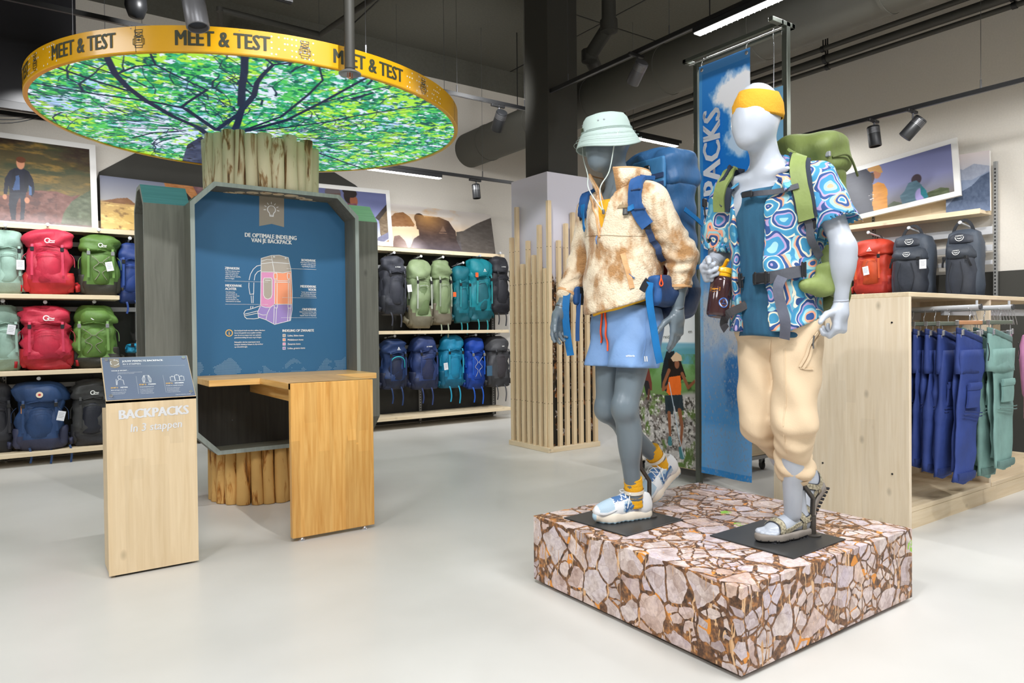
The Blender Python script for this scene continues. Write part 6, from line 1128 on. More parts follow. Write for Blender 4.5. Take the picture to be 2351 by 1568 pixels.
# ================================================================== mannequins (local axes: X forward, Y to their left, Z up)
M_skg = mat('grey_mannequin', (104, 116, 124), r=.36, s=.45, coat=.1); M_skw = mat('white_mannequin', (178, 184, 194), r=.34, s=.45, coat=.1)
M_plate = mat('dark_plate', (66, 66, 66), r=.4, m=.5); M_rod = mat('dark_rod', (84, 80, 76), r=.35, m=.7)
OG, OW = (2.42, 2.40, ZP), (2.74, 1.77, ZP)
def loc_of(O, p): return np.array([O[0]-p[0], O[1]-p[1], p[2]-O[2]])
def cast(F, O, px, py, n0=2.0, n1=4.4):
    """where the sight line of a photo point meets a sculpted surface, in the figure's own axes"""
    d = ray(px, py); ts = np.linspace(n0, n1, 700); W_ = np.array([0, 0, EYE])+ts[:, None]*d; P = np.stack([O[0]-W_[:, 0], O[1]-W_[:, 1], W_[:, 2]-O[2]], 1)
    hi = F.lo+F.h*(np.array(F.n)-1); ins = ((P > F.lo) & (P < hi)).all(1); v = np.where(ins, F.val(P), 1.); k = np.argmax(v < 0)
    if v[k] >= 0: k = np.argmin(v); return F.snap([P[k]])[0][0]
    if k > 0: a, b = v[k-1], v[k]; t = a/(a-b); return P[k-1]+(P[k]-P[k-1])*t
    return P[k]
def trace(F, O, pix, n=5, off=.003):
    pts = [cast(F, O, *q) for q in pix]; pts = [np.array(tuple(p)) for p in crom([tuple(p) for p in pts], n)]; P, G = F.snap(pts, off, 4); return P, G
def thing_m(name, label, O): return thing(name, label, 'mannequin', O, PI)
def body_field(J, h=.0085):
    F = Field((-.50, -.42, -.01), (.50, .42, 1.93), h); A = lambda k: np.array(J[k], float)
    pe, ch, ne, hd = A('pelvis'), A('chest'), A('neck'), A('head')
    F.ell(pe+[0, 0, .02], (.105, .158, .125), .05); F.ell((pe+ch)/2+[.005, 0, 0], (.098, .138, .17), .06); F.ell(ch, (.118, .168, .19), .06)
    for s_ in (1, -1):
        F.ell(pe+[-.055, s_*.075, -.03], (.075, .08, .09), .04); F.ell(ch+[.075, s_*.07, .03], (.04, .07, .06), .05)
    for k, s_ in (('L', 1), ('R', -1)):
        sh, el, wr, hp, kn, an = A('sh'+k), A('el'+k), A('wr'+k), A('hip'+k), A('kn'+k), A('an'+k)
        F.cone(ne+[-.01, 0, -.02], sh+[-.005, -s_*.02, .012], .052, .05, .05); F.cone(sh, el, .056, .041, .05); F.cone(el, wr, .041, .027, .02); F.ell(el+(wr-el)*.25, (.043, .043, .075), .04)
        F.cone(hp, kn, .088, .056, .05); F.cone(kn, an, .052, .035, .03); d = (an-kn); F.ell(kn+d*.30+[-.022, 0, 0], (.045, .05, .12), .04); F.ell(kn+[.012, 0, .01], (.047, .046, .055), .03)
        if 'to'+k in J: F.cone(an, A('he'+k), .034, .03, .03); F.cone(A('he'+k), A('to'+k), .028, .026, .03)
    F.cone(ne+[-.01, 0, -.04], hd+[-.02, 0, -.06], .062, .055, .04)
    F.ell(hd+[-.012, 0, .02], (.108, .083, .112), .03); F.ell(hd+[.022, 0, -.042], (.086, .074, .088), .04); F.cone(hd+[.03, 0, -.05], hd+[.062, 0, -.106], .058, .036, .05)
    F.cone(ne+[.05, .05, -.035], ne+[.06, .13, -.025], .014, .012, .03); F.cone(ne+[.05, -.05, -.035], ne+[.06, -.13, -.025], .014, .012, .03)
    return F
def hand(t, m, wr, d, s_, n, curls, thumb, scale=1.):
    d, s_, n = (np.array(v, float)/np.linalg.norm(v) for v in (d, s_, n)); wr = np.array(wr, float); k = scale
    s_ = s_-d*(s_@d); s_ /= np.linalg.norm(s_); n = n-d*(n@d)-s_*(n@s_); n /= np.linalg.norm(n); pts = [wr]; ch = []
    for i, (o, L_, r) in enumerate(zip((.031, .0105, -.0105, -.030), (.074, .082, .077, .060), (.0092, .0094, .0088, .0078))):
        b = wr+d*(.094-.004*abs(i-1))*k+s_*o*k; a = 0; P = [b-d*.02*k, b]; c = curls[i] if hasattr(curls[0], '__len__') else curls
        for sg_, cc in zip((.46, .30, .24), c): a += cc; P.append(P[-1]+(d*math.cos(a)+n*math.sin(a)+s_*(o*.5 if cc < .3 else 0)*.8)*L_*sg_*k)
        ch.append((P, [r*1.05*k, r*1.08*k, r*k, r*.92*k, r*.8*k])); pts += P
    b = wr+d*.028*k+s_*.026*k+n*.008*k; P = [b]
    for (td, ts, tn), L_ in zip(thumb, (.046, .034, .028)): v = d*td+s_*ts+n*tn; P.append(P[-1]+v/np.linalg.norm(v)*L_*k)
    ch.append((P, [.0155*k, .0125*k, .0105*k, .0085*k])); pts += P; pts = np.array(pts)
    F = Field(pts.min(0)-.04, pts.max(0)+.04, .0036); R = np.stack([d, s_, n])
    F.cone(wr-d*.02, wr+d*.03*k, .0275, .029*k, .02); F.rbox(wr+d*.058*k, (.046*k, .040*k, .0150*k), .014*k, .02, R); F.ell(wr+d*.035*k+s_*.02*k+n*.008*k, (.03*k, .017*k, .017*k), .02, R)
    for P, r in ch:
        for i in range(len(P)-1): F.cone(P[i], P[i+1], r[i], r[i+1], .005)
    return F.build('hand', m, t, 1), F
# ------------------------------------------------------------------ shoes
M_shw = mat('shoe_white', (226, 228, 230), r=.6, b=(200, .1)); M_shl = mat('shoe_pale_blue', (172, 194, 210), r=.65, b=(260, .3)); M_shb = mat('shoe_blue', (70, 110, 160), r=.55); M_sole = mat('shoe_sole', (226, 216, 200), r=.6); M_lace = mat('shoe_lace', (232, 232, 234), r=.8); M_out = mat('outsole_blue', (176, 208, 226), r=.6); M_shg = mat('shoe_lilac_grey', (178, 184, 206), r=.6)
def place(o, M): o.data.transform(M); return o
def sneaker(t, M, side):
    """X heel to toe (0 to .29), Z up; M puts it into the figure's axes"""
    F = Field((-.05, -.075, -.01), (.32, .075, .19), .005); sp = lambda x: .022*max(0, (x-.19)/.1)**2
    F.ell((.218, -.004*side, .050), (.076, .045, .044), .02); F.ell((.15, 0, .058), (.09, .042, .056), .03); F.cone((.045, 0, .05), (.045, 0, .105), .040, .034, .03); F.ell((.03, 0, .06), (.047, .038, .062), .03); F.ell((.085, 0, .085), (.06, .034, .045), .03)
    F.half((0, 0, .012), (0, 0, -1)); F.ell((.045, 0, .150), (.052, .027, .062), .006, mode=-1)
    def mi(c):
        x, z = c[:, 0], c[:, 2]; m = np.zeros(len(c), int); m[(x > .205) & (z > .052-.0*x) & (x < .275)] = 1; m[(x > .105) & (x < .20) & (np.abs(c[:, 1]) < .030) & (z > .066)] = 2; m[(np.abs(x-.135+.25*(z-.05)) < .028) & (z > .045) & (z < .095)] = 1; m[(np.abs(x-.085) < .026) & (z > .055) & (z < .088) & (np.abs(c[:, 1]) > .02)] = 1; m[(np.abs(x-.10) < .022) & (z < .052) & (z > .03)] = 3; return m
    P, Q = F.mesh(1); up = npmesh('shoe_upper', P, Q, [M_shw, M_shl, M_shb, M_shg], t, None, True, None, mi(P[Q].mean(1))); place(up, M)
    S_ = Field((-.05, -.075, -.015), (.33, .075, .075), .005)
    S_.cone((.03, 0, .018), (.12, .004*side, .018), .044, .040, .02); S_.cone((.12, .004*side, .018), (.21, -.002*side, .019), .040, .050, .02); S_.cone((.21, -.002*side, .019), (.268, -.006*side, .030), .050, .028, .02); S_.half((0, 0, .0), (0, 0, -1)); S_.half((0, 0, .038), (-.05, 0, 1)); S_.warp(lambda X, Y, Z: .0012*np.sin(X*260)*(Z < .01)+0*Y)
    so = S_.build('shoe_sole', [M_sole, M_out], t, 1, None, lambda c: ((c[:, 2] < .009) | (c[:, 0] > .287)).astype(int)); place(so, M)
    def strip(pts, wd, m, nm, off=.002):
        Pp, G = F.snap([tuple(p) for p in crom(pts, 5)], off); place(MB().ribbon(Pp, [tuple(g_) for g_ in G], wd, .0025).build(nm, m, up), M)
    for sd in (1, -1):
        strip([(.060, sd*.05, .088), (.10, sd*.05, .075), (.125, sd*.05, .058)], .010, M_shb, 'side_stripe'); strip([(.150, sd*.05, .085), (.135, sd*.05, .065), (.150, sd*.05, .048)], .009, M_shb, 'side_stripe'); strip([(.118, sd*.05, .085), (.150, sd*.05, .062)], .008, M_shb, 'side_stripe'); strip([(.20, sd*.05, .066), (.225, sd*.05, .056), (.26, sd*.045, .045), (.275, sd*.02, .05)], .008, M_shw, 'toe_overlay')
    T_ = Field((.05, -.05, .05), (.17, .05, .19), .005); T_.rbox((.098, 0, .128), (.008, .027, .036), .008, .01, Matrix.Rotation(math.radians(38), 3, 'Y')); place(T_.build('tongue', M_shw, t, 1), M)
    R = Matrix.Translation((.0995, 0, .143)) @ Matrix.Rotation(math.radians(-38), 4, 'Y'); mb = MB()
    for y in (-.007, .007): mb.box((.0085, y-.003, -.012), (.0100, y+.003, .016), M=R)
    place(mb.build('tongue_mark', M_shb, up), M)
    mb = MB(); ey = [(.116, .024, .112), (.140, .026, .104), (.163, .026, .094), (.186, .024, .083)]; ey = [F.snap([(a, s2*b, c)], .003)[0][0] for a, b, c in ey for s2 in (1, -1)]
    for i in range(0, 6, 2):
        for a, b in ((ey[i], ey[i+3]), (ey[i+1], ey[i+2])): mid = (a+b)/2+[.0, 0, .012]; mb.tube(crom([tuple(a), tuple(mid), tuple(b)], 4), .0025, 6)
    for sd in (1, -1):
        mb.tube(crom([(.112, 0, .126), (.120, sd*.02, .134), (.128, sd*.045, .126), (.124, sd*.03, .118), (.114, 0, .124)], 5), .0024, 6); mb.tube(crom([(.114, 0, .125), (.122, sd*.03, .120), (.138, sd*.050, .095), (.150, sd*.056, .065)], 5), .0024, 6)
    place(mb.build('laces', M_lace, t, True), M)
def pose(heel, toe, roll=0):
    """shoe axes: from the sole's heel point to its toe point"""
    h_, t_ = Vector(heel), Vector(toe); x = (t_-h_).normalized(); y = Vector((0, 0, 1)).cross(x).normalized(); z = x.cross(y)
    M = Matrix((x, y, z)).transposed().to_4x4(); M.translation = h_; return M
def stand(t, O, base_c, rod_pts, post):
    """square steel plate, socket and bent calf rod that hold a figure up"""
    cx, cy = base_c; L = lambda x, y, z: (O[0]-x, O[1]-y, z-O[2]); R = Matrix.Rotation(math.radians(post[2]), 4, 'Z'); c = L(cx, cy, PZ)
    M = Matrix.Translation(c) @ R; MB().box((-.198, -.195, .0005), (.198, .195, .006), M=M, bev=.0015).build('base_plate', M_plate, t)
    p = Vector(L(post[0], post[1], ZP)); MB().lathe([(0, -.001), (.036, -.001), (.036, .006), (.030, .009), (.016, .010), (.0155, .085), (0, .085)], 24, p).build('socket', M_rod, t, True, None, 35)
    MB().lathe([(0, 0), (.011, 0), (.012, .016), (0, .018)], 14, M=Matrix.Translation(p+Vector((.016, 0, .075))) @ Matrix.Rotation(PI/2, 4, 'Y')).build('clamp_screw', M_rod, t, True, None, 40)
    MB().tube([p+Vector((0, 0, .07))]+[Vector(q) for q in rod_pts], .0105, 12).build('support_rod', M_rod, t, True, None, 40)
# ================================================================== grey mannequin
G = thing_m('grey_mannequin', 'grey mannequin striding on the podium in a bucket hat, fleece jacket and blue shorts', OG)
JG = dict(pelvis=(.065, 0, .93), chest=(.085, 0, 1.35), neck=(.095, 0, 1.53), head=(.175, 0, 1.755), shL=(.08, .178, 1.46), elL=(-.03, .262, 1.21), wrL=(-.015, .245, .985), shR=(.105, -.182, 1.46), elR=(.10, -.272, 1.22), wrR=(.215, -.30, 1.0),
    hipL=(.07, .088, .89), knL=(.165, .088, .525), anL=(.075, .052, .105), hipR=(.07, -.088, .89), knR=(.11, -.085, .50), anR=(-.225, -.078, .225), heL=(.03, .04, .045), toL=(.20, .0, .035), heR=(-.29, -.078, .16), toR=(-.19, -.074, .055))
FB = body_field(JG); FB.build('body', M_skg, G, 1)
FHL = hand(G, M_skg, (-.015, .245, .965), (.10, .02, -1), (1, .15, .1), (0, -1, 0), ((.10, .22, .16), (.16, .24, .18), (.26, .28, .2), (.36, .3, .2)), ((.55, .8, .25), (.75, .6, .2), (.8, .5, .2)), 1.06)
FHR = hand(G, M_skg, (.220, -.301, .985), (.22, .0, -1), (1, .1, .2), (-.1, 1, 0), ((.15, .35, .3), (.3, .4, .3), (.42, .45, .35), (.5, .5, .35)), ((.7, .55, .5), (.85, .3, .4), (.9, .1, .3)), 1.06)
for s_, p, q in (('L', (-.015, .245, .978), (-.016, .245, .975)), ('R', (.218, -.30, .998), (.2195, -.3, .995))): MB().tube([p, q], .0293, 24).build('wrist_seam', M_rod, G, True, None, 40)
# bucket hat
M_hat = mat('hat_sage', (172, 190, 184), r=.85, b=(300, .2)); hatc = Vector((.180, 0, 1.792)); HM = Matrix.Translation(hatc) @ Matrix.Rotation(math.radians(9), 4, 'Y')
hr = []; N_ = 48
def hring(a, b, z, wob=0): return [HM @ Vector((a*math.cos(k), b*math.sin(k), z+wob*math.cos(2*k+.6))) for k in np.arange(N_)*2*PI/N_]
prof = [(.158, .140, -.070, .014), (.156, .138, -.064, .014), (.140, .120, -.026, .008), (.126, .104, .004, .002), (.123, .101, .010, 0), (.119, .097, .035, 0), (.110, .090, .060, .0), (.096, .079, .076, .0), (.06, .05, .086, 0), (.02, .016, .089, 0)]
m = MB().loft([hring(a, b, z, w2) for a, b, z, w2 in prof], 0, False); m.f.append(tuple(range((len(prof)-1)*N_, len(prof)*N_))); m.m.append(0)
hat = m.build('bucket_hat', M_hat, G, True); so = hat.modifiers.new('s', 'SOLIDIFY'); so.thickness = .003
for z, a, b in ((.006, .1275, .1055), (.012, .1252, .1035)): MB().tube(hring(a+.001, b+.001, z)+[hring(a+.001, b+.001, z)[0]], .0012, 5).build('hat_seam', M_hat, hat, True)
for f_ in (.25, .5, .75): MB().tube(hring(.128+.05*f_+.001, .106+.05*f_+.001, .004-.07*f_, .002+.014*f_)+[hring(.128+.05*f_+.001, .106+.05*f_+.001, .004-.07*f_, .002+.014*f_)[0]], .0008, 5).build('brim_stitching', M_hat, hat, True)
for a in (.6, .85, -.6, -.85):
    p = HM @ Vector(((.1165*math.cos(a)), (.0955*math.sin(a)), .045)); MB().lathe([(0, 0), (.004, 0), (.003, .0015), (0, .0015)], 10, M=Matrix.Translation(p) @ Vector((math.cos(a), math.sin(a), .2)).to_track_quat('Z', 'Y').to_matrix().to_4x4()).build('eyelet', M_tagink, hat, True)
mb = MB()
for k in range(5): a0, a1 = -.42+.055*k, -.42+.055*(k+1); mb.add([HM @ Vector((.1285*math.cos(a), .1065*math.sin(a), z)) for a, z in ((a0, .012), (a1, .012), (a1, .026), (a0, .026))], [(0, 1, 2, 3)])
mb.build('hat_label', M_ink, hat)
mb = MB(); cy = [(.19, .088, 1.795), (.205, .082, 1.72), (.235, .065, 1.64), (.262, .052, 1.56), (.272, .02, 1.42), (.276, .0, 1.385)]
# ------------------------------------------------------------------ yellow shirt, shorts
M_tee = mat('yellow_cotton', (236, 178, 40), r=.8, b=(300, .15)); M_shr = mat('shorts_blue', (118, 152, 198), r=.6, s=.35, b=(14, .5, (1, 1, 1)))
FT = Field((-.16, -.30, .86), (.36, .30, 1.56), .008); FT.ell((.085, 0, 1.36), (.138, .178, .22), .05).ell((.085, 0, 1.12), (.128, .165, .22), .06).cone((.07, 0, .99), (.07, 0, .93), .15, .155, .06).cone((.09, 0, 1.45), (.10, 0, 1.52), .085, .072, .04)
FT.half((.27, 0, .945), (-.25, .16, -1)).half((.14, 0, 1.50), (.35, 0, 1)); FT.warp(lambda X, Y, Z: .003*np.sin(40*Y+8*Z)*np.sin(9*Z)+0*X); FT.build('t_shirt', M_tee, G, 2)
FS = Field((-.20, -.30, .66), (.34, .30, 1.02), .008); FS.ell((.065, 0, .93), (.145, .185, .15), .05).cone((.085, .085, .88), (.150, .096, .72), .104, .098, .012).cone((.05, .085, .88), (.100, .096, .72), .104, .098, .02).cone((.08, -.085, .88), (.120, -.098, .69), .100, .094, .012).cone((.05, -.085, .88), (.080, -.098, .69), .100, .094, .02)
FS.warp(lambda X, Y, Z: .007*np.sin(30*Z+22*X+9*Y)*np.exp(-((Z-.84)/.09)**2)+.004*np.sin(55*Y+26*X-16*Z)+.0025*np.sin(70*X+30*Z))
FS.half((.1, .09, .710), (.05, 0, -1)); FS.half((0, 0, .985), (-.1, 0, 1)); 
sh = FS.build('shorts', M_shr, G, 2)
def deco(F, O, pix, wd, th, m, nm, parent, off=.003, n=5, tube=0):
    P, Gn = trace(F, O, pix, n, off); mb = MB()
    if tube: mb.tube([tuple(p) for p in P], tube, 7)
    else: mb.ribbon([tuple(p) for p in P], [tuple(g_) for g_ in Gn], wd, th)
    return mb.build(nm, m, parent, bool(tube), None, 40 if tube else None)
M_org = mat('orange_cord', (246, 84, 22), r=.6)
deco(FS, OG, [(1384, 700), (1384, 730), (1382, 760), (1381, 787)], 0, 0, M_org, 'drawcord', sh, .006, 6, .0042); deco(FS, OG, [(1394, 700), (1393, 740), (1394, 775), (1398, 806)], 0, 0, M_org, 'drawcord', sh, .006, 6, .0042)
deco(FS, OG, [(1482, 690), (1482, 740), (1480, 800), (1474, 835)], .003, .002, M_shr, 'side_seam', sh, .001)
def print_on(F, O, px, py, body, size, m, parent, right=(0, -1, 0), bold=.01, off=.0018, lg=None, roll=0):
    p = cast(F, O, px, py); g_ = F.grad([p])[0]; n = Vector(g_); u = Vector((0, 0, 1)).cross(n).normalized(); v = n.cross(u); 
    if roll: q = Matrix.Rotation(roll, 3, n); u, v = q @ u, q @ v
    mb = MB(); o = Vector(p)+n*off
    if lg: lg(mb, o, u, v)
    else: put(mb, glyphs(body, size, bold, 'CENTER'), o, u, v)
    P, _ = F.snap(mb.v, off, 3); mb.v = [tuple(q) for q in P]; return mb.build('mark', m, parent)
print_on(FS, OG, 1447, 819, 'athlecia', .013, M_wht, sh)
mb = MB()
print_on(FS, OG, 1482, 824, '', 0, M_wht, sh, lg=lambda mb, o, u, v: mb.add([o+u*a+v*b for a, b in ((-.008, -.012), (-.002, -.012), (-.002, .012), (-.008, .012), (.003, -.012), (.009, -.012), (.009, .012), (.003, .012))], [(0, 1, 2, 3), (4, 5, 6, 7)]))
# ------------------------------------------------------------------ fleece jacket
def fleece():
    M, t, B = nodes('fleece_print', .95, .1); N = t.nodes; L = t.links; tc = N.new('ShaderNodeTexCoord'); mp = N.new('ShaderNodeMapping'); mp.inputs['Scale'].default_value = (1, 1, .62); L.new(tc.outputs['Object'], mp.inputs[0])
    n = N.new('ShaderNodeTexNoise'); n.inputs['Scale'].default_value = 10; n.inputs['Detail'].default_value = 3.5; n.inputs['Roughness'].default_value = .55; L.new(mp.outputs[0], n.inputs['Vector'])
    r = N.new('ShaderNodeValToRGB'); e = r.color_ramp.elements; e[0].position = .43; e[0].color = rgb(172, 130, 86); e[1].position = .57; e[1].color = rgb(232, 214, 186); L.new(n.outputs['Fac'], r.inputs[0]); L.new(r.outputs[0], B.inputs['Base Color'])
    f = N.new('ShaderNodeTexNoise'); f.inputs['Scale'].default_value = 130; f.inputs['Detail'].default_value = 3; L.new(tc.outputs['Object'], f.inputs['Vector']); b = N.new('ShaderNodeBump'); b.inputs['Strength'].default_value = .9; b.inputs['Distance'].default_value = .006; L.new(f.outputs['Fac'], b.inputs['Height']); L.new(b.outputs[0], B.inputs['Normal'])
    B.inputs['Sheen Weight'].default_value = .3; return M
M_fl = fleece(); M_tan = mat('tan_trim', (206, 160, 112), r=.7)
FJ = Field((-.20, -.44, .90), (.42, .44, 1.64), .007)
FJ.ell((.085, 0, 1.36), (.158, .200, .235), .06).ell((.088, 0, 1.13), (.158, .192, .24), .07).cone((.085, 0, 1.08), (.095, 0, .98), .172, .178, .06).cone((.09, 0, 1.46), (.095, 0, 1.535), .11, .088, .05)
FJ.cone((.09, .02, 1.49), (.08, .168, 1.462), .07, .072, .05).cone((.08, .172, 1.455), (-.03, .262, 1.215), .082, .066, .05).cone((-.03, .262, 1.215), (-.022, .250, 1.085), .066, .054, .03)
FJ.cone((.09, -.02, 1.49), (.105, -.172, 1.462), .07, .072, .05).cone((.105, -.176, 1.455), (.10, -.272, 1.23), .082, .066, .05).cone((.10, -.272, 1.23), (.178, -.292, 1.075), .066, .054, .03)
def fold(X, Y, Z):
    ay = np.abs(Y); sl = np.clip((ay-.17)/.05, 0, 1); arm = .0060*np.sin(105*Z+34*ay+9*X+1.3*np.sin(40*X+21*Z))*(.55+.45*np.sin(31*Z-26*X+12*ay))*np.clip((1.42-Z)/.15, 0, 1)*sl
    return arm+(1-sl)*(.004*np.sin(24*Y+17*Z)*np.sin(15*Z+9*Y+1)+.003*np.sin(34*Z-26*Y))+.0012*np.sin(190*X+70*Y)*np.sin(170*Z+90*Y)
FJ.warp(fold); FJ.half((.27, 0, .958), (-.25, .14, -1))
def cuts(F):
    Xc = F.ax[0][:, None, None]; Yc = F.ax[1][None, :, None]; Zc = F.ax[2][None, None, :]
    w2 = np.clip((Zc-1.315)*.30, 0, .085); d = np.maximum(np.abs(Yc-.012)-w2+0*Xc, .12-Xc+0*Yc); F.D = np.maximum(F.D, -d.astype(np.float32)).astype(np.float32)
cuts(FJ); FJ.cone((.10, 0, 1.47), (.15, 0, 1.66), .070, .085, .01, -1)
jk = FJ.build('fleece_jacket', M_fl, G, 1)
rings = []
for i in range(29):      # stand collar, open at the front and falling outwards
    a = math.radians(32+296*i/28); f = abs(i-14)/14.; c, s_ = math.cos(a), math.sin(a); bz = 1.505-.045*f**3; tz = 1.60+.012*f-.01*f**4
    b = Vector((.085+.100*c, .012+.098*s_, bz)); tp = Vector((.085+(.118+.050*f**2)*c, .012+(.112+.040*f**2)*s_, tz)); n = Vector((c, s_, 0)); md = (b+tp)/2-n*.006; rings.append([b-n*.010, md-n*.008, tp-n*.006, tp+Vector((0, 0, .006)), tp+n*.008, md+n*.010, b+n*.012])
cl = MB().loft(rings, 0, True).build('collar', M_fl, jk, True)
MB().tube([r[3] for r in rings], .005, 7).build('collar_binding', M_tan, jk, True)
for s_ in (0, -1): MB().tube([tuple(p) for p in crom([tuple(rings[s_][k]) for k in (3, 2, 1, 0)], 3)], .005, 7).build('collar_binding', M_tan, jk, True)
for pix in ([(1378, 545), (1386, 500), (1396, 462), (1412, 436)], [(1376, 545), (1370, 510), (1362, 470), (1352, 436)]):
    P, Gn = trace(FJ, OG, pix, 5, .001); MB().tube([tuple(p) for p in P], .0045, 7).build('zip_binding', M_tan, jk, True)
p = cast(FJ, OG, 1374, 548); mb = MB().tube([tuple(p+[.010, 0, .012]), tuple(p+[.016, 0, -.004]), tuple(p+[.014, .003, -.026])], .0032, 6); mb.build('zip_pull', mat('zip_pull_blue', (90, 120, 170), r=.4), jk, True)
deco(FJ, OG, [(1430, 582), (1436, 605), (1444, 632), (1451, 662)], .022, .006, M_tan, 'pocket_trim', jk, .003)
deco(FJ, OG, [(1444, 628), (1450, 634), (1457, 639)], 0, 0, M_shb, 'pocket_zip_pull', jk, .004, 5, .0025)
deco(FJ, OG, [(1343, 541), (1375, 539), (1420, 540), (1480, 541)], .0035, .003, M_fl, 'chest_seam', jk, .002)
def tri(mb, o, u, v):
    mb.add([o+u*a+v*b for a, b in ((-.026, -.012), (.026, -.012), (.016, .006), (.006, -.002), (.0, .022), (-.006, .004), (-.014, .006))], [(0, 1, 3, 6), (1, 2, 3), (3, 4, 5), (3, 5, 6)])
print_on(FJ, OG, 1430, 472, '', 0, mat('badge_khaki', (150, 128, 96), r=.7), jk, lg=tri, off=.004)
for c_, d_ in (((-.022, .2505, 1.078), (0, 0, 1)), ((.180, -.2925, 1.068), (-.46, .12, .9))):
    q = Vector(d_).normalized(); MB().lathe([(.047, -.006), (.055, -.006), (.055, .006), (.047, .006)], 28, M=Matrix.Translation(c_) @ q.to_track_quat('Z', 'Y').to_matrix().to_4x4(), cap=False).build('cuff_binding', M_tan, jk, True, None, 40)
# hat cord
mb = MB(); M_cord = mat('hat_cord', (200, 212, 206), r=.8)
e = cast(FJ, OG, 1390, 487)+[.012, 0, 0]; lc = [HM @ Vector((.03, .108, -.012)), HM @ Vector((.06, .105, -.06)), Vector((.225, .062, 1.60)), Vector((.262, .040, 1.52)), Vector(e)]
mb.tube(crom([tuple(q) for q in lc], 6), .0028, 6); rc = [HM @ Vector((.07, -.098, -.03)), HM @ Vector((.085, -.085, -.10)), Vector((.250, -.055, 1.60)), Vector((.262, -.035, 1.53)), Vector(e)]; mb.tube(crom([tuple(q) for q in rc], 6), .0028, 6); mb.build('hat_cord', M_cord, hat, True)
MB().lathe([(0, -.012), (.006, -.010), (.007, 0), (.006, .010), (0, .012)], 12, tuple(e)).build('cord_stopper', M_grey, hat, True, None, 40)
# ------------------------------------------------------------------ socks and shoes
M_sock = mat('sock_yellow', (232, 170, 28), r=.9, b=(160, .3)); M_sockw = mat('sock_white', (232, 226, 210), r=.9)
def sock(pts, rs, stripe):
    P = crom(pts, 6); R_ = np.interp(np.linspace(0, 1, len(P)), np.linspace(0, 1, len(rs)), rs); mb = MB(); mb.tube(P, [r*(1+.03*math.sin(i*2.4)) for i, r in enumerate(R_)], 36); s_ = mb.build('sock', M_sock, G, True, None, 60)
    a, b = int(stripe[0]*len(P)), int(stripe[1]*len(P)); MB().tube(P[a:b+1], [r*1.07+.001 for r in R_[a:b+1]], 36, 0, False).build('sock_stripe', M_sockw, s_, True)
    for k in range(24):
        a_ = 2*PI*k/24
sock([(.088, .058, .195), (.080, .054, .15), (.074, .050, .10), (.070, .048, .06)], [.042, .043, .042, .044], (.42, .52)); sock([(-.175, -.080, .285), (-.20, -.079, .25), (-.235, -.078, .21), (-.262, -.078, .17)], [.043, .043, .042, .044], (.40, .52))
sneaker(G, pose((-.012, .058, .0), (.278, -.005, .0)), 1)
sneaker(G, pose((-.365, -.080, .150), (-.122, -.072, .000)), -1)
stand(G, OG, (2.312, 2.388), [(-.012, .066, .17), (.046, .066, .24), (.048, .064, .33)], (2.432, 2.335, 4))
# ================================================================== white mannequin
Wm = thing_m('white_mannequin', 'white mannequin striding on the podium in a headband, patterned shirt and beige trousers', OW)
JW = dict(pelvis=(.11, 0, .92), chest=(.155, 0, 1.36), neck=(.185, 0, 1.54), head=(.262, 0, 1.752), shL=(.125, .182, 1.47), elL=(.115, .285, 1.20), wrL=(.095, .262, .99), shR=(.195, -.182, 1.475), elR=(.13, -.278, 1.235), wrR=(.245, -.238, 1.17),
    hipL=(.11, .088, .87), knL=(.155, .088, .50), anL=(.075, .035, .10), hipR=(.11, -.088, .87), knR=(.14, -.08, .47), anR=(-.195, -.05, .20))
FBW = body_field(JW); FBW.build('body', M_skw, Wm, 1)
hand(Wm, M_skw, (.096, .262, .975), (.10, .0, -1), (1, .12, .15), (.2, -1, 0), ((.75, 1.1, .8), (.95, 1.2, .8), (1.1, 1.25, .8), (1.2, 1.25, .8)), ((.35, 1, .25), (.55, .95, .05), (.6, .8, -.1)), 1.08)
hand(Wm, M_skw, (.252, -.236, 1.166), (.85, .30, -.45), (.42, 0, .9), (.15, .95, .1), ((.95, 1.2, .9), (1.0, 1.2, .9), (1.0, 1.2, .9), (1.05, 1.2, .9)), ((.95, .55, .35), (1, .15, .45), (1, -.1, .3)), 1.08)
for p, q in (((.0965, .262, .99), (.0962, .262, .987)), ((.243, -.2385, 1.1715), (.246, -.2375, 1.170))): MB().tube([p, q], .0292, 24).build('wrist_seam', M_tagink, Wm, True, None, 40)
M_band = mat('headband_mustard', (214, 154, 34), r=.85, b=(120, .3)); hd = np.array(JW['head']); rings = []
for i, (z, k) in enumerate(((-.030, 1.02), (-.034, 1.07), (-.02, 1.10), (.0, 1.085), (.018, 1.10), (.036, 1.085), (.050, 1.09), (.064, 1.07), (.070, 1.03), (.066, .98))):
    rg = []
    for a in np.arange(56)*2*PI/56:
        u = z/.112; e_ = math.sqrt(max(.2, 1-(max(0, z-.0)/.125)**2)); kk = k+.016*math.sin(3*a+i*1.7)*math.sin(2*a+.4*i)+.012*math.sin(7*a+z*60); rg.append((hd[0]-.012+.108*e_*kk*math.cos(a), .083*e_*kk*math.sin(a), hd[2]+.02+z+.020*(-math.cos(a))*-.4-.014*math.cos(a)+.006*math.sin(2*a+i)))
    rings.append(rg)
MB().loft(rings, 0, False).build('headband', M_band, Wm, True)
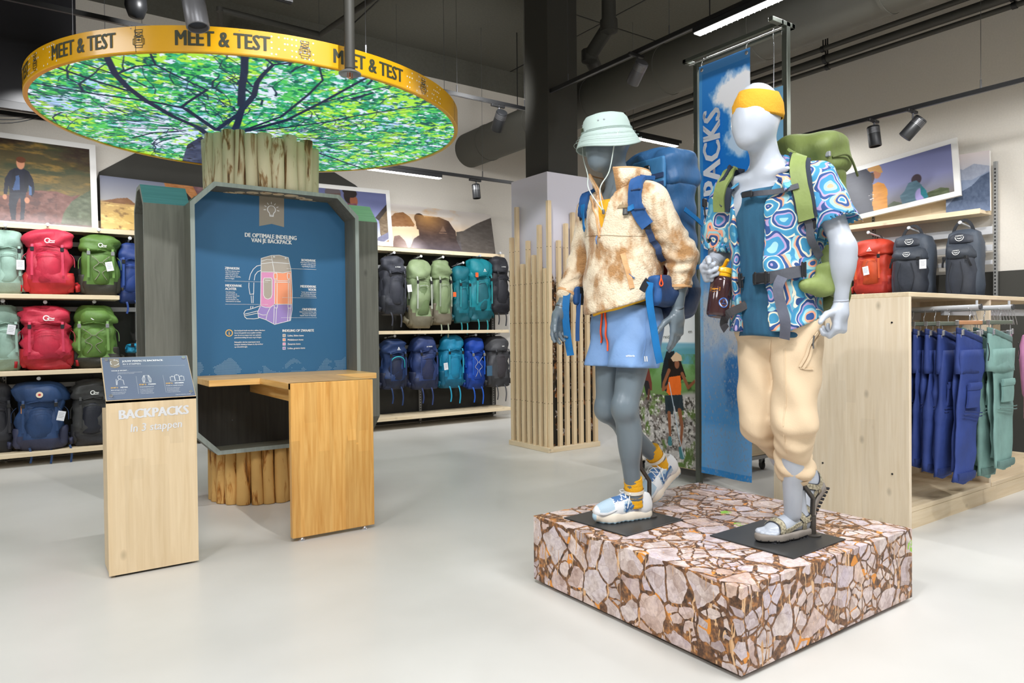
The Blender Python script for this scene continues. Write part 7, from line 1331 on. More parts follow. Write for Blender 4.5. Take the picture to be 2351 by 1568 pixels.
# ------------------------------------------------------------------ teal shirt, patterned shirt
M_teal2 = mat('teal_jersey', (38, 92, 122), r=.8, n=(30, .35, .7, (1, 1, .15)), c2=(30, 76, 104), b=(300, .15))
FT2 = Field((-.10, -.28, .82), (.42, .28, 1.56), .008); FT2.ell((.155, 0, 1.36), (.134, .178, .21), .05).ell((.145, 0, 1.12), (.130, .165, .24), .06).cone((.125, 0, .98), (.115, 0, .86), .148, .165, .06); FT2.half((.40, 0, .868), (.10, 0, -1)); FT2.half((.26, 0, 1.455), (.55, 0, 1))
FT2.warp(lambda X, Y, Z: .003*np.sin(36*Y+10*Z)*np.sin(11*Z)+.004*np.sin(40*Z+20*Y)*(Z < 1.0)+0*X); FT2.build('teal_shirt', M_teal2, Wm, 2)
def wavy():
    M, t, B = nodes('wave_print', .7, .25); N = t.nodes; L = t.links; tc = N.new('ShaderNodeTexCoord')
    n = N.new('ShaderNodeTexNoise'); n.inputs['Scale'].default_value = 14; n.inputs['Detail'].default_value = 1; L.new(tc.outputs['Object'], n.inputs['Vector']); sc = N.new('ShaderNodeVectorMath'); sc.operation = 'SCALE'; sc.inputs['Scale'].default_value = .06; L.new(n.outputs['Color'], sc.inputs[0]); ad = N.new('ShaderNodeVectorMath'); ad.operation = 'ADD'; L.new(tc.outputs['Object'], ad.inputs[0]); L.new(sc.outputs[0], ad.inputs[1])
    v = N.new('ShaderNodeTexVoronoi'); v.inputs['Scale'].default_value = 11; v.inputs['Randomness'].default_value = .85; L.new(ad.outputs[0], v.inputs['Vector']); s_ = N.new('ShaderNodeSeparateColor'); L.new(v.outputs['Color'], s_.inputs[0])
    a = N.new('ShaderNodeMath'); a.operation = 'MULTIPLY_ADD'; L.new(v.outputs['Distance'], a.inputs[0]); a.inputs[1].default_value = 1.05; L.new(s_.outputs[0], a.inputs[2]); fr = N.new('ShaderNodeMath'); fr.operation = 'FRACT'; L.new(a.outputs[0], fr.inputs[0])
    r = N.new('ShaderNodeValToRGB'); r.color_ramp.interpolation = 'CONSTANT'; e = r.color_ramp.elements
    cs = [(0, (64, 138, 176)), (.18, (222, 216, 194)), (.24, (50, 80, 134)), (.36, (228, 158, 128)), (.45, (150, 196, 204)), (.58, (66, 140, 182)), (.72, (170, 150, 192)), (.79, (50, 80, 134)), (.90, (226, 220, 202)), (.95, (104, 166, 190))]
    e[0].position, e[0].color = 0, rgb(cs[0][1]); e[1].position, e[1].color = cs[-1][0], rgb(cs[-1][1])
    for p, c in cs[1:-1]: q = e.new(p); q.color = rgb(c)
    L.new(fr.outputs[0], r.inputs[0]); L.new(r.outputs[0], B.inputs['Base Color']); return M
M_wave = wavy()
FH = Field((-.14, -.42, .82), (.46, .42, 1.62), .007)
FH.ell((.152, 0, 1.37), (.150, .198, .22), .06).ell((.145, 0, 1.15), (.150, .186, .24), .07).cone((.135, 0, 1.06), (.125, 0, .86), .168, .196, .06).cone((.18, 0, 1.46), (.185, 0, 1.54), .10, .082, .05)
FH.cone((.17, .02, 1.49), (.125, .176, 1.468), .062, .066, .05).cone((.125, .180, 1.465), (.115, .268, 1.255), .078, .090, .04); FH.cone((.18, -.02, 1.49), (.195, -.176, 1.472), .062, .066, .05).cone((.195, -.180, 1.47), (.155, -.262, 1.275), .080, .092, .04)
FH.warp(lambda X, Y, Z: (np.abs(Y) < .2)*(.005*np.sin(38*Y+14*Z+6*X)*np.sin(9*Z+1)+.004*np.sin(52*Y-20*Z))*np.clip((1.45-Z)*4, 0, 1)+.003*np.sin(50*Z+30*X)*(np.abs(Y) > .2))
FH.half((.40, 0, .872), (-.0, .0, -1)); FH.half((.0, .10, .93), (-.28, .30, -1)); FH.cone((.115, .268, 1.255), (.110, .30, 1.17), .090, .098, .004, -1); FH.cone((.155, -.262, 1.275), (.14, -.29, 1.19), .084, .092, .004, -1)
FH.half((.11, .285, 1.215), (0, .35, -1)) if False else None
def wcut(F):
    Xc = F.ax[0][:, None, None]; Yc = F.ax[1][None, :, None]; Zc = F.ax[2][None, None, :]
    c0 = -.022+.03*np.clip((1.2-Zc)/.35, 0, 1); w2 = np.interp(F.ax[2], [.8, .95, 1.2, 1.38, 1.5], [.085, .070, .072, .078, .125])[None, None, :]; d = np.maximum(np.abs(Yc-c0)-w2+0*Xc, .16-Xc+0*Yc); F.D = np.maximum(F.D, -d.astype(np.float32)).astype(np.float32)
    for s_, e in ((1, (.105, .292, 1.215)), (-1, (.138, -.285, 1.205))):
        n = np.array([-.05, s_*.32, -1.]); n /= np.linalg.norm(n); m = (Yc*s_ > .215); q = ((Xc-e[0])*n[0]+(Yc-e[1])*n[1]+(Zc-e[2])*n[2]); F.D = np.where(m, np.maximum(F.D, q.astype(np.float32)), F.D).astype(np.float32)
wcut(FH); FH.cone((.185, 0, 1.48), (.22, 0, 1.66), .066, .082, .01, -1); st_ = FH.build('patterned_shirt', M_wave, Wm, 1)
# collar flaps
for s_ in (1, -1):
    a = [(.085, s_*.055, 1.575), (.135, s_*.098, 1.558), (.205, s_*.112, 1.530), (.262, s_*.088, 1.492)] ; b = [(.065, s_*.085, 1.535), (.115, s_*.135, 1.508), (.205, s_*.165, 1.470), (.290, s_*.150, 1.425)]
    A, B_ = crom(a, 5), crom(b, 5); rg = [[p, (p+q)/2+Vector((0, s_*.008, .012)), q, q-Vector((0, s_*.004, .006)), (p+q)/2+Vector((0, s_*.002, .004)), p-Vector((0, 0, .006))] for p, q in zip(A, B_)]; MB().loft(rg).build('shirt_collar', M_wave, st_, True, None, 50)
MB().loft([[(.085-.02*math.sin(t_), .055*math.cos(t_), z) for z in (1.53, 1.575)]+[(.075-.025*math.sin(t_), .068*math.cos(t_), z) for z in (1.58, 1.53)] for t_ in np.linspace(0, PI, 12)]).build('shirt_collar', M_wave, st_, True, None, 50)
M_btn = mat('blue_button', (50, 96, 150), r=.3)
for q in ((1714, 510), (1711, 580), (1715, 615), (1717, 668)):
    p = cast(FH, OW, *q); g_ = FH.grad([p])[0]; MB().lathe([(0, 0), (.0055, 0), (.005, .0022), (0, .0022)], 12, M=Matrix.Translation(p) @ Vector(g_).to_track_quat('Z', 'Y').to_matrix().to_4x4()).build('button', M_btn, st_, True, None, 40)
# ------------------------------------------------------------------ beige trousers
M_bge = mat('beige_canvas', (218, 194, 162), r=.75, s=.25, b=(220, .12))
FP = Field((-.36, -.28, .20), (.36, .28, .95), .0085)
FP.ell((.112, 0, .90), (.142, .182, .15), .05).cone((.112, .085, .87), (.150, .090, .50), .106, .084, .03).cone((.150, .090, .50), (.082, .048, .275), .084, .070, .03)
FP.cone((.112, -.088, .87), (.142, -.084, .48), .102, .080, .02).cone((.142, -.084, .48), (-.135, -.058, .26), .078, .062, .012)
def pf(X, Y, Z):
    low = np.clip((.52-Z)/.12, 0, 1); mid = np.exp(-((Z-.86)/.07)**2)
    return .005*np.sin(30*Z+20*X*np.sign(Y)+14*Y)*np.sin(16*Z+18*Y)*(.35+low)+.008*low*np.sin(62*Z+26*X+30*Y)*np.sin(24*Y+14*X+9*Z+1)+.007*mid*np.sin(40*X+34*Z-30*Y)+.005*np.sin(26*Z+44*Y-22*X)*np.clip((.9-Z)*4, 0, 1)
FP.warp(pf); FP.half((0, 0, .925), (0, 0, 1)); FP.half((.07, .04, .245), (.0, 0, -1)) 
tr_ = FP.build('beige_trousers', M_bge, Wm, 2)
for pts, r_ in (([(.0825, .048, .262), (.080, .046, .246), (.079, .045, .234)], (.064, .056, .048)), ([(-.105, -.060, .282), (-.128, -.058, .266), (-.14, -.057, .256)], (.056, .050, .046))): MB().tube(crom(pts, 4), np.interp(np.linspace(0, 1, 9), (0, .5, 1), r_)*(1+.04*np.sin(np.arange(9)*3)), 30).build('trouser_cuff', M_bge, tr_, True, None, 60)
deco(FP, OW, [(1877, 762), (1858, 790), (1850, 815), (1836, 842)], .010, .004, M_bge, 'pocket_edge', tr_, .004); deco(FP, OW, [(1884, 765), (1866, 792), (1858, 818), (1843, 846)], .010, .004, M_bge, 'pocket_edge', tr_, .004)
deco(FP, OW, [(1836, 844), (1850, 847), (1866, 847)], .004, .003, M_bge, 'pocket_edge', tr_, .003); deco(FP, OW, [(1867, 770), (1864, 788), (1865, 800)], 0, 0, M_grey, 'pocket_zip_pull', tr_, .006, 4, .0035); deco(FP, OW, [(1772, 770), (1768, 800), (1768, 830)], .004, .003, M_bge, 'fly_seam', tr_, .002)
deco(FP, OW, [(1802, 800), (1803, 880), (1800, 960), (1806, 1040)], .003, .002, M_bge, 'leg_seam', tr_, .0015)
# ------------------------------------------------------------------ feet in sandals
M_ss = mat('sandal_sole', (136, 128, 120), r=.7); M_so = mat('sandal_outsole', (46, 46, 50), r=.7); M_web = mat('sandal_webbing', (134, 126, 104), r=.8, n=(120, .45, .55), c2=(178, 170, 146)); M_sl = mat('sandal_lining', (58, 62, 74), r=.8)
def sandal_foot(t, M, side, ank):
    """bare mannequin foot with toes in a strapped sandal; X heel to toe"""
    F = Field((-.06, -.065, .0), (.30, .065, .20), .0045); b = .026
    F.cone((.02, 0, b+.026), (.13, .006*side, b+.026), .030, .030, .02); F.ell((.165, -.004*side, b+.022), (.060, .042, .024), .02); F.ell((.02, 0, b+.03), (.036, .030, .034), .02); F.cone((.04, 0, .06), (.04+ank[0], ank[1], .06+ank[2]), .036, .033, .03); F.cone((.05, 0, .085), (.15, 0, b+.032), .033, .026, .03)
    for i, (y, x, r) in enumerate(((.028, .246, .0145), (.008, .248, .0105), (-.008, .240, .0098), (-.021, .229, .0092), (-.033, .215, .0088))): F.cone((.185, -y*side*.95, b+.014), (x, -y*side, b+r*.8), r*.95, r, .005)
    fo = F.build('foot', M_skw, t, 1); place(fo, M)
    S_ = Field((-.06, -.08, -.01), (.32, .08, .07), .005); S_.cone((.02, 0, .02), (.11, .008*side, .02), .044, .042, .02); S_.cone((.11, .008*side, .02), (.185, -.002*side, .02), .042, .054, .02); S_.cone((.185, -.002*side, .02), (.238, -.010*side, .020), .054, .036, .02)
    S_.half((0, 0, .001), (0, 0, -1)); S_.half((0, 0, .034), (0, 0, 1)); Sx = Field((-.06, -.08, .02), (.32, .08, .06), .005); S_.cone((.03, 0, .046), (.20, 0, .046), .030, .040, .004, -1)
    so = S_.build('sandal_sole', [M_ss, M_so], t, 1, None, lambda c: (c[:, 2] < .010).astype(int)); place(so, M)
    mb = MB()
    for k in range(12): mb.box((-.01+k*.021, -.046, -.003), (.001+k*.021, .046, .003))
    o = place(mb.build('tread', M_so, so), M)
    def strap(pts, wd, m=M_web, nm='sandal_strap', off=.003):
        Pp, G = F.snap([tuple(p) for p in crom(pts, 7)], off); place(MB().ribbon([tuple(p) for p in Pp], [tuple(g_) for g_ in G], wd, .004).build(nm, m, so), M)
    for m_, wd, off, nm in ((M_sl, .031, .0015, 'strap_lining'), (M_web, .024, .0045, 'sandal_strap')):
        strap([(.190, .055*side, .030), (.178, .04*side, .055), (.168, 0, .068), (.175, -.04*side, .055), (.185, -.056*side, .030)], wd, m_, nm, off)
        strap([(.055, .045*side, .075), (.085, .02*side, .115), (.092, 0, .118), (.085, -.02*side, .112), (.050, -.045*side, .075), (.0, -.03*side, .080), (-.02, 0, .085), (.0, .03*side, .080), (.055, .045*side, .075)], wd*.95, m_, nm, off)
    strap([(.07, -.045*side, .070), (.12, -.045*side, .055), (.165, -.046*side, .045)], .018); strap([(.07, .045*side, .065), (.12, .045*side, .05), (.165, .046*side, .042)], .018); strap([(.05, -.045*side, .030), (.055, -.045*side, .055), (.05, -.04*side, .078)], .018); strap([(.05, .045*side, .030), (.055, .045*side, .055), (.05, .04*side, .078)], .018)
sandal_foot(Wm, pose((-.02, .032, .0), (.24, -.004, .0)), 1, (.015, .004, .16))
Mr_ = pose((-.265, -.052, .148), (-.085, -.040, -.002)); iv = Mr_.inverted(); aa = iv @ Vector((-.185, -.052, .25)); sandal_foot(Wm, Mr_, -1, (aa.x-.04, aa.y, aa.z-.06))
stand(Wm, OW, (2.622, 1.782), [(-.018, .070, .16), (.045, .066, .225), (.048, .060, .34)], (2.758, 1.704, 2))
# ------------------------------------------------------------------ drinking bottle in the right hand
p0 = at_y(1646, 727, 1.935); p1 = at_y(1658, 636, 1.935); ax = (p1-p0).normalized(); q = ax.to_track_quat('Z', 'Y').to_matrix().to_4x4(); q.translation = p0; Lb = (p1-p0).length
M_bot = mat('bottle_brown', (132, 92, 92), r=.08, trans=.82); bt = thing('water_bottle', 'brown see-through drinking bottle with yellow lid in the white mannequin\'s hand', 'bottle', p0)
def rel(mb): mb.v = [tuple(np.array(p)-np.array(p0)) for p in mb.v]; return mb
R0 = .0455
rel(MB().lathe([(0, .004), (R0*.85, .0), (R0*.97, .006), (R0, .016), (R0, Lb-.022), (R0*.93, Lb-.008), (R0*.74, Lb), (R0*.72, Lb), (R0*.90, Lb-.01), (R0*.965, Lb-.024), (R0*.965, .018), (R0*.9, .008), (0, .008)], 40, M=q)).build('bottle_body', M_bot, bt, True, None, 50)
rel(MB().lathe([(0, .009), (R0*.88, .009), (R0*.955, .02), (R0*.955, Lb-.03), (0, Lb-.03)], 32, M=q)).build('drink', mat('dark_drink', (108, 76, 70), r=.1, trans=.55), bt, True, None, 50)
rel(MB().lathe([(R0*.80, Lb-.004), (R0*.84, Lb+.002), (R0*.84, Lb+.007), (R0*.80, Lb+.009), (R0*.80, Lb+.012), (R0*.90, Lb+.014), (R0*.92, Lb+.030), (R0*.86, Lb+.035), (0, Lb+.037)], 36, M=q)).build('lid', M_yel, bt, True, None, 40)
rel(MB().tube([q @ Vector(v) for v in crom([(.02, 0, Lb+.034), (.0, 0, Lb+.046), (-.02, .01, Lb+.066), (-.028, .012, Lb+.07)], 5)], .0075, 10)).build('spout', M_yel, bt, True, None, 40)
vc = Vector((0, 0, EYE))-p0; ac = math.atan2((q.inverted().to_3x3() @ vc).y, (q.inverted().to_3x3() @ vc).x)
def on_bottle(mb0, da, z, off=.0008):
    mb0.v = [tuple((q @ Vector(((R0+off)*math.cos(ac+da+p[0]/R0), (R0+off)*math.sin(ac+da+p[0]/R0), z+p[2])))-p0) for p in mb0.v]; return mb0
mb = MB(); disc2(mb, 0, 0, .021, (0, 0, 0), (1, 0, 0), (0, 0, 1), 32); on_bottle(mb, .45, .055).build('sticker', mat('sticker_white', (228, 232, 240), r=.4), bt)
mb = MB(); stroke(mb, arc(0, 0, .0195, 0, 355, 40), .0028, (0, 0, 0), (1, 0, 0), (0, 0, 1), 0, True); put(mb, glyphs('proof', .0075, .01, 'CENTER'), (0, 0, -.006), (1, 0, 0), (0, 0, 1)); stroke(mb, arc(0, .006, .004, 0, 300, 12), .0012, (0, 0, 0), (1, 0, 0), (0, 0, 1)); on_bottle(mb, .45, .055, .0014).build('sticker_print', mat('sticker_blue', (44, 110, 200), r=.4), bt)
mb = MB(); put(mb, glyphs('nalgene', .0105, .02, 'CENTER'), (0, 0, 0), (1, 0, 0), (0, 0, 1)); stroke(mb, [(-.022, -.004), (.022, -.004), (.022, .010), (-.022, .010)], .0016, (0, 0, 0), (1, 0, 0), (0, 0, 1), 0, True); put(mb, glyphs('since 1949', .004, .01, 'CENTER'), (0, 0, -.010), (1, 0, 0), (0, 0, 1)); on_bottle(mb, -.55, .108).build('bottle_mark', mat('bottle_orange', (240, 160, 30), r=.4), bt)
# ================================================================== the two packs being worn
def worn(name_label, O, base, c1, c2, cs):
    t = thing('backpack', name_label, 'backpack', (O[0]-base[0], O[1]-base[1], O[2]+base[2]), PI); return t
def shift(F, base): F.lo = F.lo-np.array(base); F.ax = [a-base[i] for i, a in enumerate(F.ax)]; return F
def build_rel(F, nm, m, t, base, sm=1, mi=None): P, Q = F.mesh(sm); return npmesh(nm, P-np.array(base), Q, m, t, None, True, None, mi(P[Q].mean(1)) if mi else None)
def rib(t, base, F, O, pix, wd, th, m, nm, off=.006, n=6, free=None):
    P, Gn = trace(F, O, pix, n, off) if pix else (np.zeros((0, 3)), np.zeros((0, 3)))
    if free: fp = np.array([tuple(p) for p in crom(([tuple(P[-1])] if len(P) else [])+free, n)]); P = np.concatenate([P, fp]); Gn = np.concatenate([Gn, np.tile(Gn[-1:] if len(Gn) else np.array([[.8, .5, 0]]), (len(fp), 1))])
    return MB().ribbon([tuple(p-np.array(base)) for p in P], [tuple(g_) for g_ in Gn], wd, th).build(nm, m, t, True, None, 40)
def bk(t, base, F, O, px, py, w_, h_, m, nm='buckle', off=.010):
    p = cast(F, O, px, py); g_ = Vector(F.grad([p])[0]); z = g_; x = Vector((0, 0, 1)).cross(z).normalized(); y = z.cross(x); M = Matrix((x, y, z)).transposed().to_4x4(); M.translation = Vector(p)-Vector(base)+g_*off
    mb = MB().box((-w_/2, -h_/2, -.004), (w_/2, h_/2, .005), M=M, bev=.003); 
    for k in (-1, 1): mb.box((k*w_*.34-.003, -h_*.55, -.002), (k*w_*.34+.003, h_*.55, .008), M=M, bev=.002)
    return mb.build(nm, m, t)
# blue trekking pack on the grey mannequin
base = (-.20, 0, .95); bl1, bl2, bl3 = (46, 92, 138), (40, 62, 100), (56, 116, 164)
T = worn('big blue trekking backpack worn by the grey mannequin', OG, base, bl1, bl2, bl3); F1, F2, F3 = fabric(bl1, .5), fabric(bl2, .5), fabric(bl3, .6)
rum = lambda X, Y, Z: .005*np.sin(30*Z+20*X+18*Y)*np.sin(22*X-26*Y+9*Z)+.004*np.sin(46*Z-20*Y+10*X)
K1 = Field((-.46, -.24, .90), (.02, .24, 1.66), .008); K1.rbox((-.165, 0, 1.27), (.105, .172, .34), .06, .03); K1.ell((-.19, 0, 1.06), (.11, .165, .14), .05); K1.ell((-.17, .17, 1.06), (.08, .035, .11), .03).ell((-.17, -.17, 1.06), (.08, .035, .11), .03); K1.ell((-.255, 0, 1.26), (.06, .12, .17), .04); K1.warp(rum)
build_rel(K1, 'main_body', [F1, F2], T, base, 1, lambda c: (c[:, 2] < 1.08).astype(int))
K2 = Field((-.48, -.26, 1.50), (.03, .26, 1.90), .008); K2.rbox((-.165, 0, 1.64), (.115, .180, .09), .05, .03).ell((-.165, 0, 1.70), (.105, .15, .055), .05); K2.warp(lambda X, Y, Z: 1.3*rum(X, Y, Z)+.004*np.sin(60*Y+30*X)*(Z > 1.7)); build_rel(K2, 'lid', F1, T, base)
K3 = Field((-.12, -.14, 1.40), (.04, .24, 1.78), .006); K3.rbox((-.045, .045, 1.615), (.012, .105, .075), .010, .01); build_rel(K3, 'lid_panel', F3, T, base)
for z in (1.60, 1.56, 1.52): MB().ribbon([(-.031-base[0], -.06, z-base[2]), (-.029-base[0], .05, z-base[2]), (-.031-base[0], .15, z-base[2])], (1, 0, 0), .022, .004).build('webbing_row', F2, T)
MB().tube(crom([(-.028-base[0], .052, 1.655-base[2]), (-.024-base[0], .036, 1.650-base[2]), (-.024-base[0], .036, 1.612-base[2]), (-.024-base[0], .068, 1.612-base[2]), (-.024-base[0], .068, 1.650-base[2]), (-.028-base[0], .052, 1.655-base[2])], 4), .004, 6).box((-.033-base[0], .036, 1.632-base[2]), (-.022-base[0], .068, 1.643-base[2]), bev=.002).build('gear_loop', M_buck, T)
M_stp = fabric((36, 86, 146), .6); M_stb = fabric((16, 112, 178), .6)
rib(T, base, FJ, OG, [(1492, 402), (1476, 410), (1462, 432), (1460, 462), (1470, 492), (1486, 518)], [.062]*20+[.058]*11, .016, M_stp, 'shoulder_strap', .010); rib(T, base, FJ, OG, [(1484, 516), (1496, 545), (1512, 572), (1528, 596)], .028, .004, F2, 'strap_webbing', .008)
for px in ((1466, 440), (1471, 480)): bk(T, base, FJ, OG, px[0], px[1], .055, .008, F2, 'strap_bar', .020)
bk(T, base, FJ, OG, 1485, 521, .034, .022, M_buck); rib(T, base, FJ, OG, [(1459, 477), (1450, 481), (1443, 484)], .022, .005, M_stb, 'sternum_strap', .020); bk(T, base, FJ, OG, 1438, 489, .026, .03, M_buck, 'buckle', .016)
rib(T, base, FJ, OG, [(1357, 432), (1350, 444), (1345, 462), (1341, 486), (1340, 498)], .050, .014, M_stp, 'shoulder_strap', .010); rib(T, base, FJ, OG, [(1345, 472), (1347, 500), (1349, 528)], .026, .004, M_stb, 'strap_webbing', .016); bk(T, base, FJ, OG, 1339, 496, .03, .034, M_buck)
# side straps on the pack
for (a, b) in (((-.12, .198, 1.44), (-.28, .195, 1.36)), ((-.10, .20, 1.16), (-.30, .19, 1.19)), ((-.10, -.20, 1.16), (-.30, -.19, 1.19))): MB().ribbon(crom([(a[0]-base[0], a[1], a[2]-base[2]), ((a[0]+b[0])/2-base[0], a[1]*1.02, (a[2]+b[2])/2-base[2]), (b[0]-base[0], b[1], b[2]-base[2])], 4), (0, a[1], 0), .022, .004).build('side_strap', M_stb, T)
MB().tube(crom([(-.245-base[0], .205, 1.50-base[2]), (-.25-base[0], .212, 1.40-base[2]), (-.27-base[0], .214, 1.25-base[2]), (-.25-base[0], .22, 1.22-base[2])], 5), .004, 6).build('bungee_cord', M_buck, T, True); MB().box((-.262-base[0], .20, 1.46-base[2]), (-.236-base[0], .216, 1.50-base[2]), bev=.004).build('buckle', M_buck, T)
MB().ribbon([(-.06-base[0], .12, 1.06-base[2]), (-.05-base[0], .125, 1.16-base[2]), (-.055-base[0], .12, 1.24-base[2])], (.6, .8, 0), .05, .008).build('back_padding', fabric((170, 60, 34), .7), T)
# hip belt: wings that stand off at both sides
KB = Field((-.16, .08, .90), (.26, .32, 1.20), .007); KB.chain([(-.10, .18, 1.07), (0, .215, 1.06)], [.045, .050], .02); KB.rbox((.055, .222, 1.055), (.088, .036, .066), .022, .02, Matrix.Rotation(-.15, 3, 'Z')); KB.half((0, .158, 0), (0, -1, 0)); KB.warp(rum); build_rel(KB, 'hip_belt_wing', [F2, M_stp], T, base, 1, lambda c: (c[:, 0] > .115).astype(int))
KC = Field((-.14, -.40, .90), (.30, -.10, 1.20), .007); KC.chain([(-.10, -.18, 1.06), (.03, -.225, 1.055)], [.040, .045], .02); KC.rbox((.11, -.24, 1.055), (.075, .016, .048), .014, .02); build_rel(KC, 'hip_belt_wing', [M_blk2, M_stp], T, base, 1, lambda c: (c[:, 0] > .16).astype(int)*1)
zp = cast(KB, OG, 1516, 640)-np.array(base); g_ = np.array([.35, .93, 0])*.008
MB().tube(crom([tuple(zp+g_+[0, 0, .016]), tuple(zp+g_+[.001, 0, .0]), tuple(zp+g_+[.010, 0, -.022]), tuple(zp+g_+[.0, 0, -.032]), tuple(zp+g_+[-.010, 0, -.022]), tuple(zp+g_+[-.001, 0, .0])], 4), .0032, 6).build('zip_pull', M_org, T, True)
def pl3(O, px, py, y): w_ = at_y(px, py, y); return np.array([O[0]-w_.x, O[1]-w_.y, w_.z-O[2]])
def hang(t, base, O, pix, y, wd, m, nm, nrm=(.6, .8, 0)):
    P = [tuple(pl3(O, a, b, y)-np.array(base)) for a, b in pix]; return MB().ribbon(crom(P, 5), nrm, wd, .003).build(nm, m, t)
hang(T, base, OG, [(1492, 648), (1490, 668), (1492, 700), (1500, 750), (1508, 800), (1515, 833)], 2.15, .034, M_stb, 'loose_webbing', (.3, .9, 0)); hang(T, base, OG, [(1488, 643), (1480, 655), (1474, 668)], 2.155, .03, M_buck, 'belt_buckle', (.3, .9, 0))
hang(T, base, OG, [(1303, 667), (1300, 690), (1299, 730), (1304, 780), (1310, 816)], 2.66, .036, M_stb, 'loose_webbing', (.8, .5, 0)); hang(T, base, OG, [(1330, 674), (1328, 710), (1326, 750), (1326, 783)], 2.63, .020, M_stp, 'loose_webbing', (.8, .5, 0)); hang(T, base, OG, [(1322, 648), (1312, 658), (1305, 668)], 2.655, .032, M_stb, 'strap_webbing', (.8, .5, 0)); hang(T, base, OG, [(1306, 660), (1314, 670), (1320, 676)], 2.66, .020, M_buck, 'belt_buckle', (.8, .5, 0))
# green pack on the white mannequin
base = (-.13, 0, .95); g1_, g2_, g3_ = (110, 124, 66), (92, 104, 54), (134, 150, 86)
T = worn('olive green trekking backpack worn by the white mannequin', OW, base, g1_, g2_, g3_); F1, F2, F3 = fabric(g1_, .6), fabric(g2_, .6), fabric(g3_, .6); M_gw = fabric((74, 76, 84), .6); M_mesh = fabric((46, 54, 70), .8)
K1 = Field((-.40, -.24, .90), (.10, .24, 1.60), .008); K1.rbox((-.085, 0, 1.26), (.095, .160, .32), .06, .03).ell((-.13, 0, 1.08), (.10, .15, .13), .05); K1.warp(rum); build_rel(K1, 'main_body', [F1, F2], T, base, 1, lambda c: (c[:, 2] < 1.1).astype(int))
K2 = Field((-.42, -.26, 1.44), (.14, .26, 1.86), .008); K2.rbox((-.075, 0, 1.615), (.110, .168, .080), .05, .03, Matrix.Rotation(math.radians(-16), 3, 'Y')).ell((-.06, 0, 1.67), (.09, .14, .055), .05).ell((-.15, 0, 1.57), (.06, .14, .07), .04); K2.warp(lambda X, Y, Z: 1.3*rum(X, Y, Z)); build_rel(K2, 'lid', F1, T, base)
MB().tube(crom([(-.01-base[0], .168, 1.585-base[2]), (-.10-base[0], .186, 1.60-base[2]), (-.20-base[0], .17, 1.53-base[2])], 5), .005, 6).build('lid_seam', F2, T, True); MB().box((.005-base[0], .150, 1.585-base[2]), (.017-base[0], .172, 1.607-base[2]), bev=.003).build('buckle', M_bucks, T)
rib(T, base, FH, OW, [(1826, 338), (1836, 362), (1838, 400), (1842, 440), (1848, 475), (1858, 505)], .078, .014, M_mesh, 'strap_padding', .009); rib(T, base, FH, OW, [(1822, 338), (1832, 362), (1834, 400), (1838, 440), (1845, 475), (1856, 505)], .058, .010, F3, 'shoulder_strap', .018); rib(T, base, FH, OW, [(1856, 502), (1862, 525), (1866, 552), (1874, 590)], .03, .004, M_gw, 'strap_webbing', .012); bk(T, base, FH, OW, 1862, 516, .042, .03, M_buck)
rib(T, base, FH, OW, [(1694, 380), (1680, 402), (1668, 428), (1662, 456), (1662, 484)], .074, .014, M_mesh, 'strap_padding', .009); rib(T, base, FH, OW, [(1690, 380), (1675, 402), (1662, 428), (1656, 456), (1657, 484)], .052, .010, F3, 'shoulder_strap', .018)
def bridge(t, base, O, pix, y, nm, m, wd, nrm=(1, 0, 0)):
    P = [tuple(pl3(O, a, b, yy)-np.array(base)) for (a, b), yy in zip(pix, y)]; return MB().ribbon(crom(P, 5), nrm, wd, .004).build(nm, m, t)
def span_(F1_, O, pix, off):
    A = [cast(F1_, O, *p) for p in pix]; G_ = F1_.grad(A); return [a+g_*off for a, g_ in zip(A, G_)]
S1 = [span_(FH, OW, [(1660, 468)], .026)[0], span_(FH, OW, [(1700, 458)], .016)[0], span_(FT2, OW, [(1740, 449)], .026)[0], span_(FH, OW, [(1785, 442)], .014)[0], span_(FH, OW, [(1832, 432)], .030)[0]]
MB().ribbon(crom([tuple(p-np.array(base)) for p in S1], 6), (1, 0, .05), .021, .004).build('sternum_strap', M_gw, T, True, None, 40); p = S1[2]+[.006, -.03, .002]; MB().box(tuple(p-np.array(base)-[.005, .026, .012]), tuple(p-np.array(base)+[.006, .026, .012]), bev=.004).build('sternum_buckle', M_buck, T)
S2 = [span_(FH, OW, [(1690, 646)], .014)[0], span_(FH, OW, [(1714, 645)], .014)[0], span_(FT2, OW, [(1745, 641)], .026)[0], span_(FH, OW, [(1780, 636)], .016)[0], span_(FH, OW, [(1815, 628)], .016)[0], span_(FH, OW, [(1842, 622)], .018)[0]]
MB().ribbon(crom([tuple(p-np.array(base)) for p in S2], 6), (1, .1, 0), .046, .004).build('hip_strap', M_gw, T, True, None, 40); p = span_(FT2, OW, [(1757, 640)], .034)[0]; c = np.array(base)
mb = MB().box(tuple(p-c-[.008, .040, .022]), tuple(p-c+[.008, .040, .022]), bev=.006); q_ = mb.build('hip_buckle', M_buck, T)
for s_ in (-1, 1): MB().box(tuple(p-c+[.004, s_*.024-.006, -.026]), tuple(p-c+[.011, s_*.024+.006, .026]), bev=.003).build('buckle_prong', M_blk2, q_)
bk(T, base, FH, OW, 1838, 620, .02, .056, M_buck, 'belt_adjuster', .020); bk(T, base, FH, OW, 1690, 646, .02, .056, M_buck, 'belt_adjuster', .020)
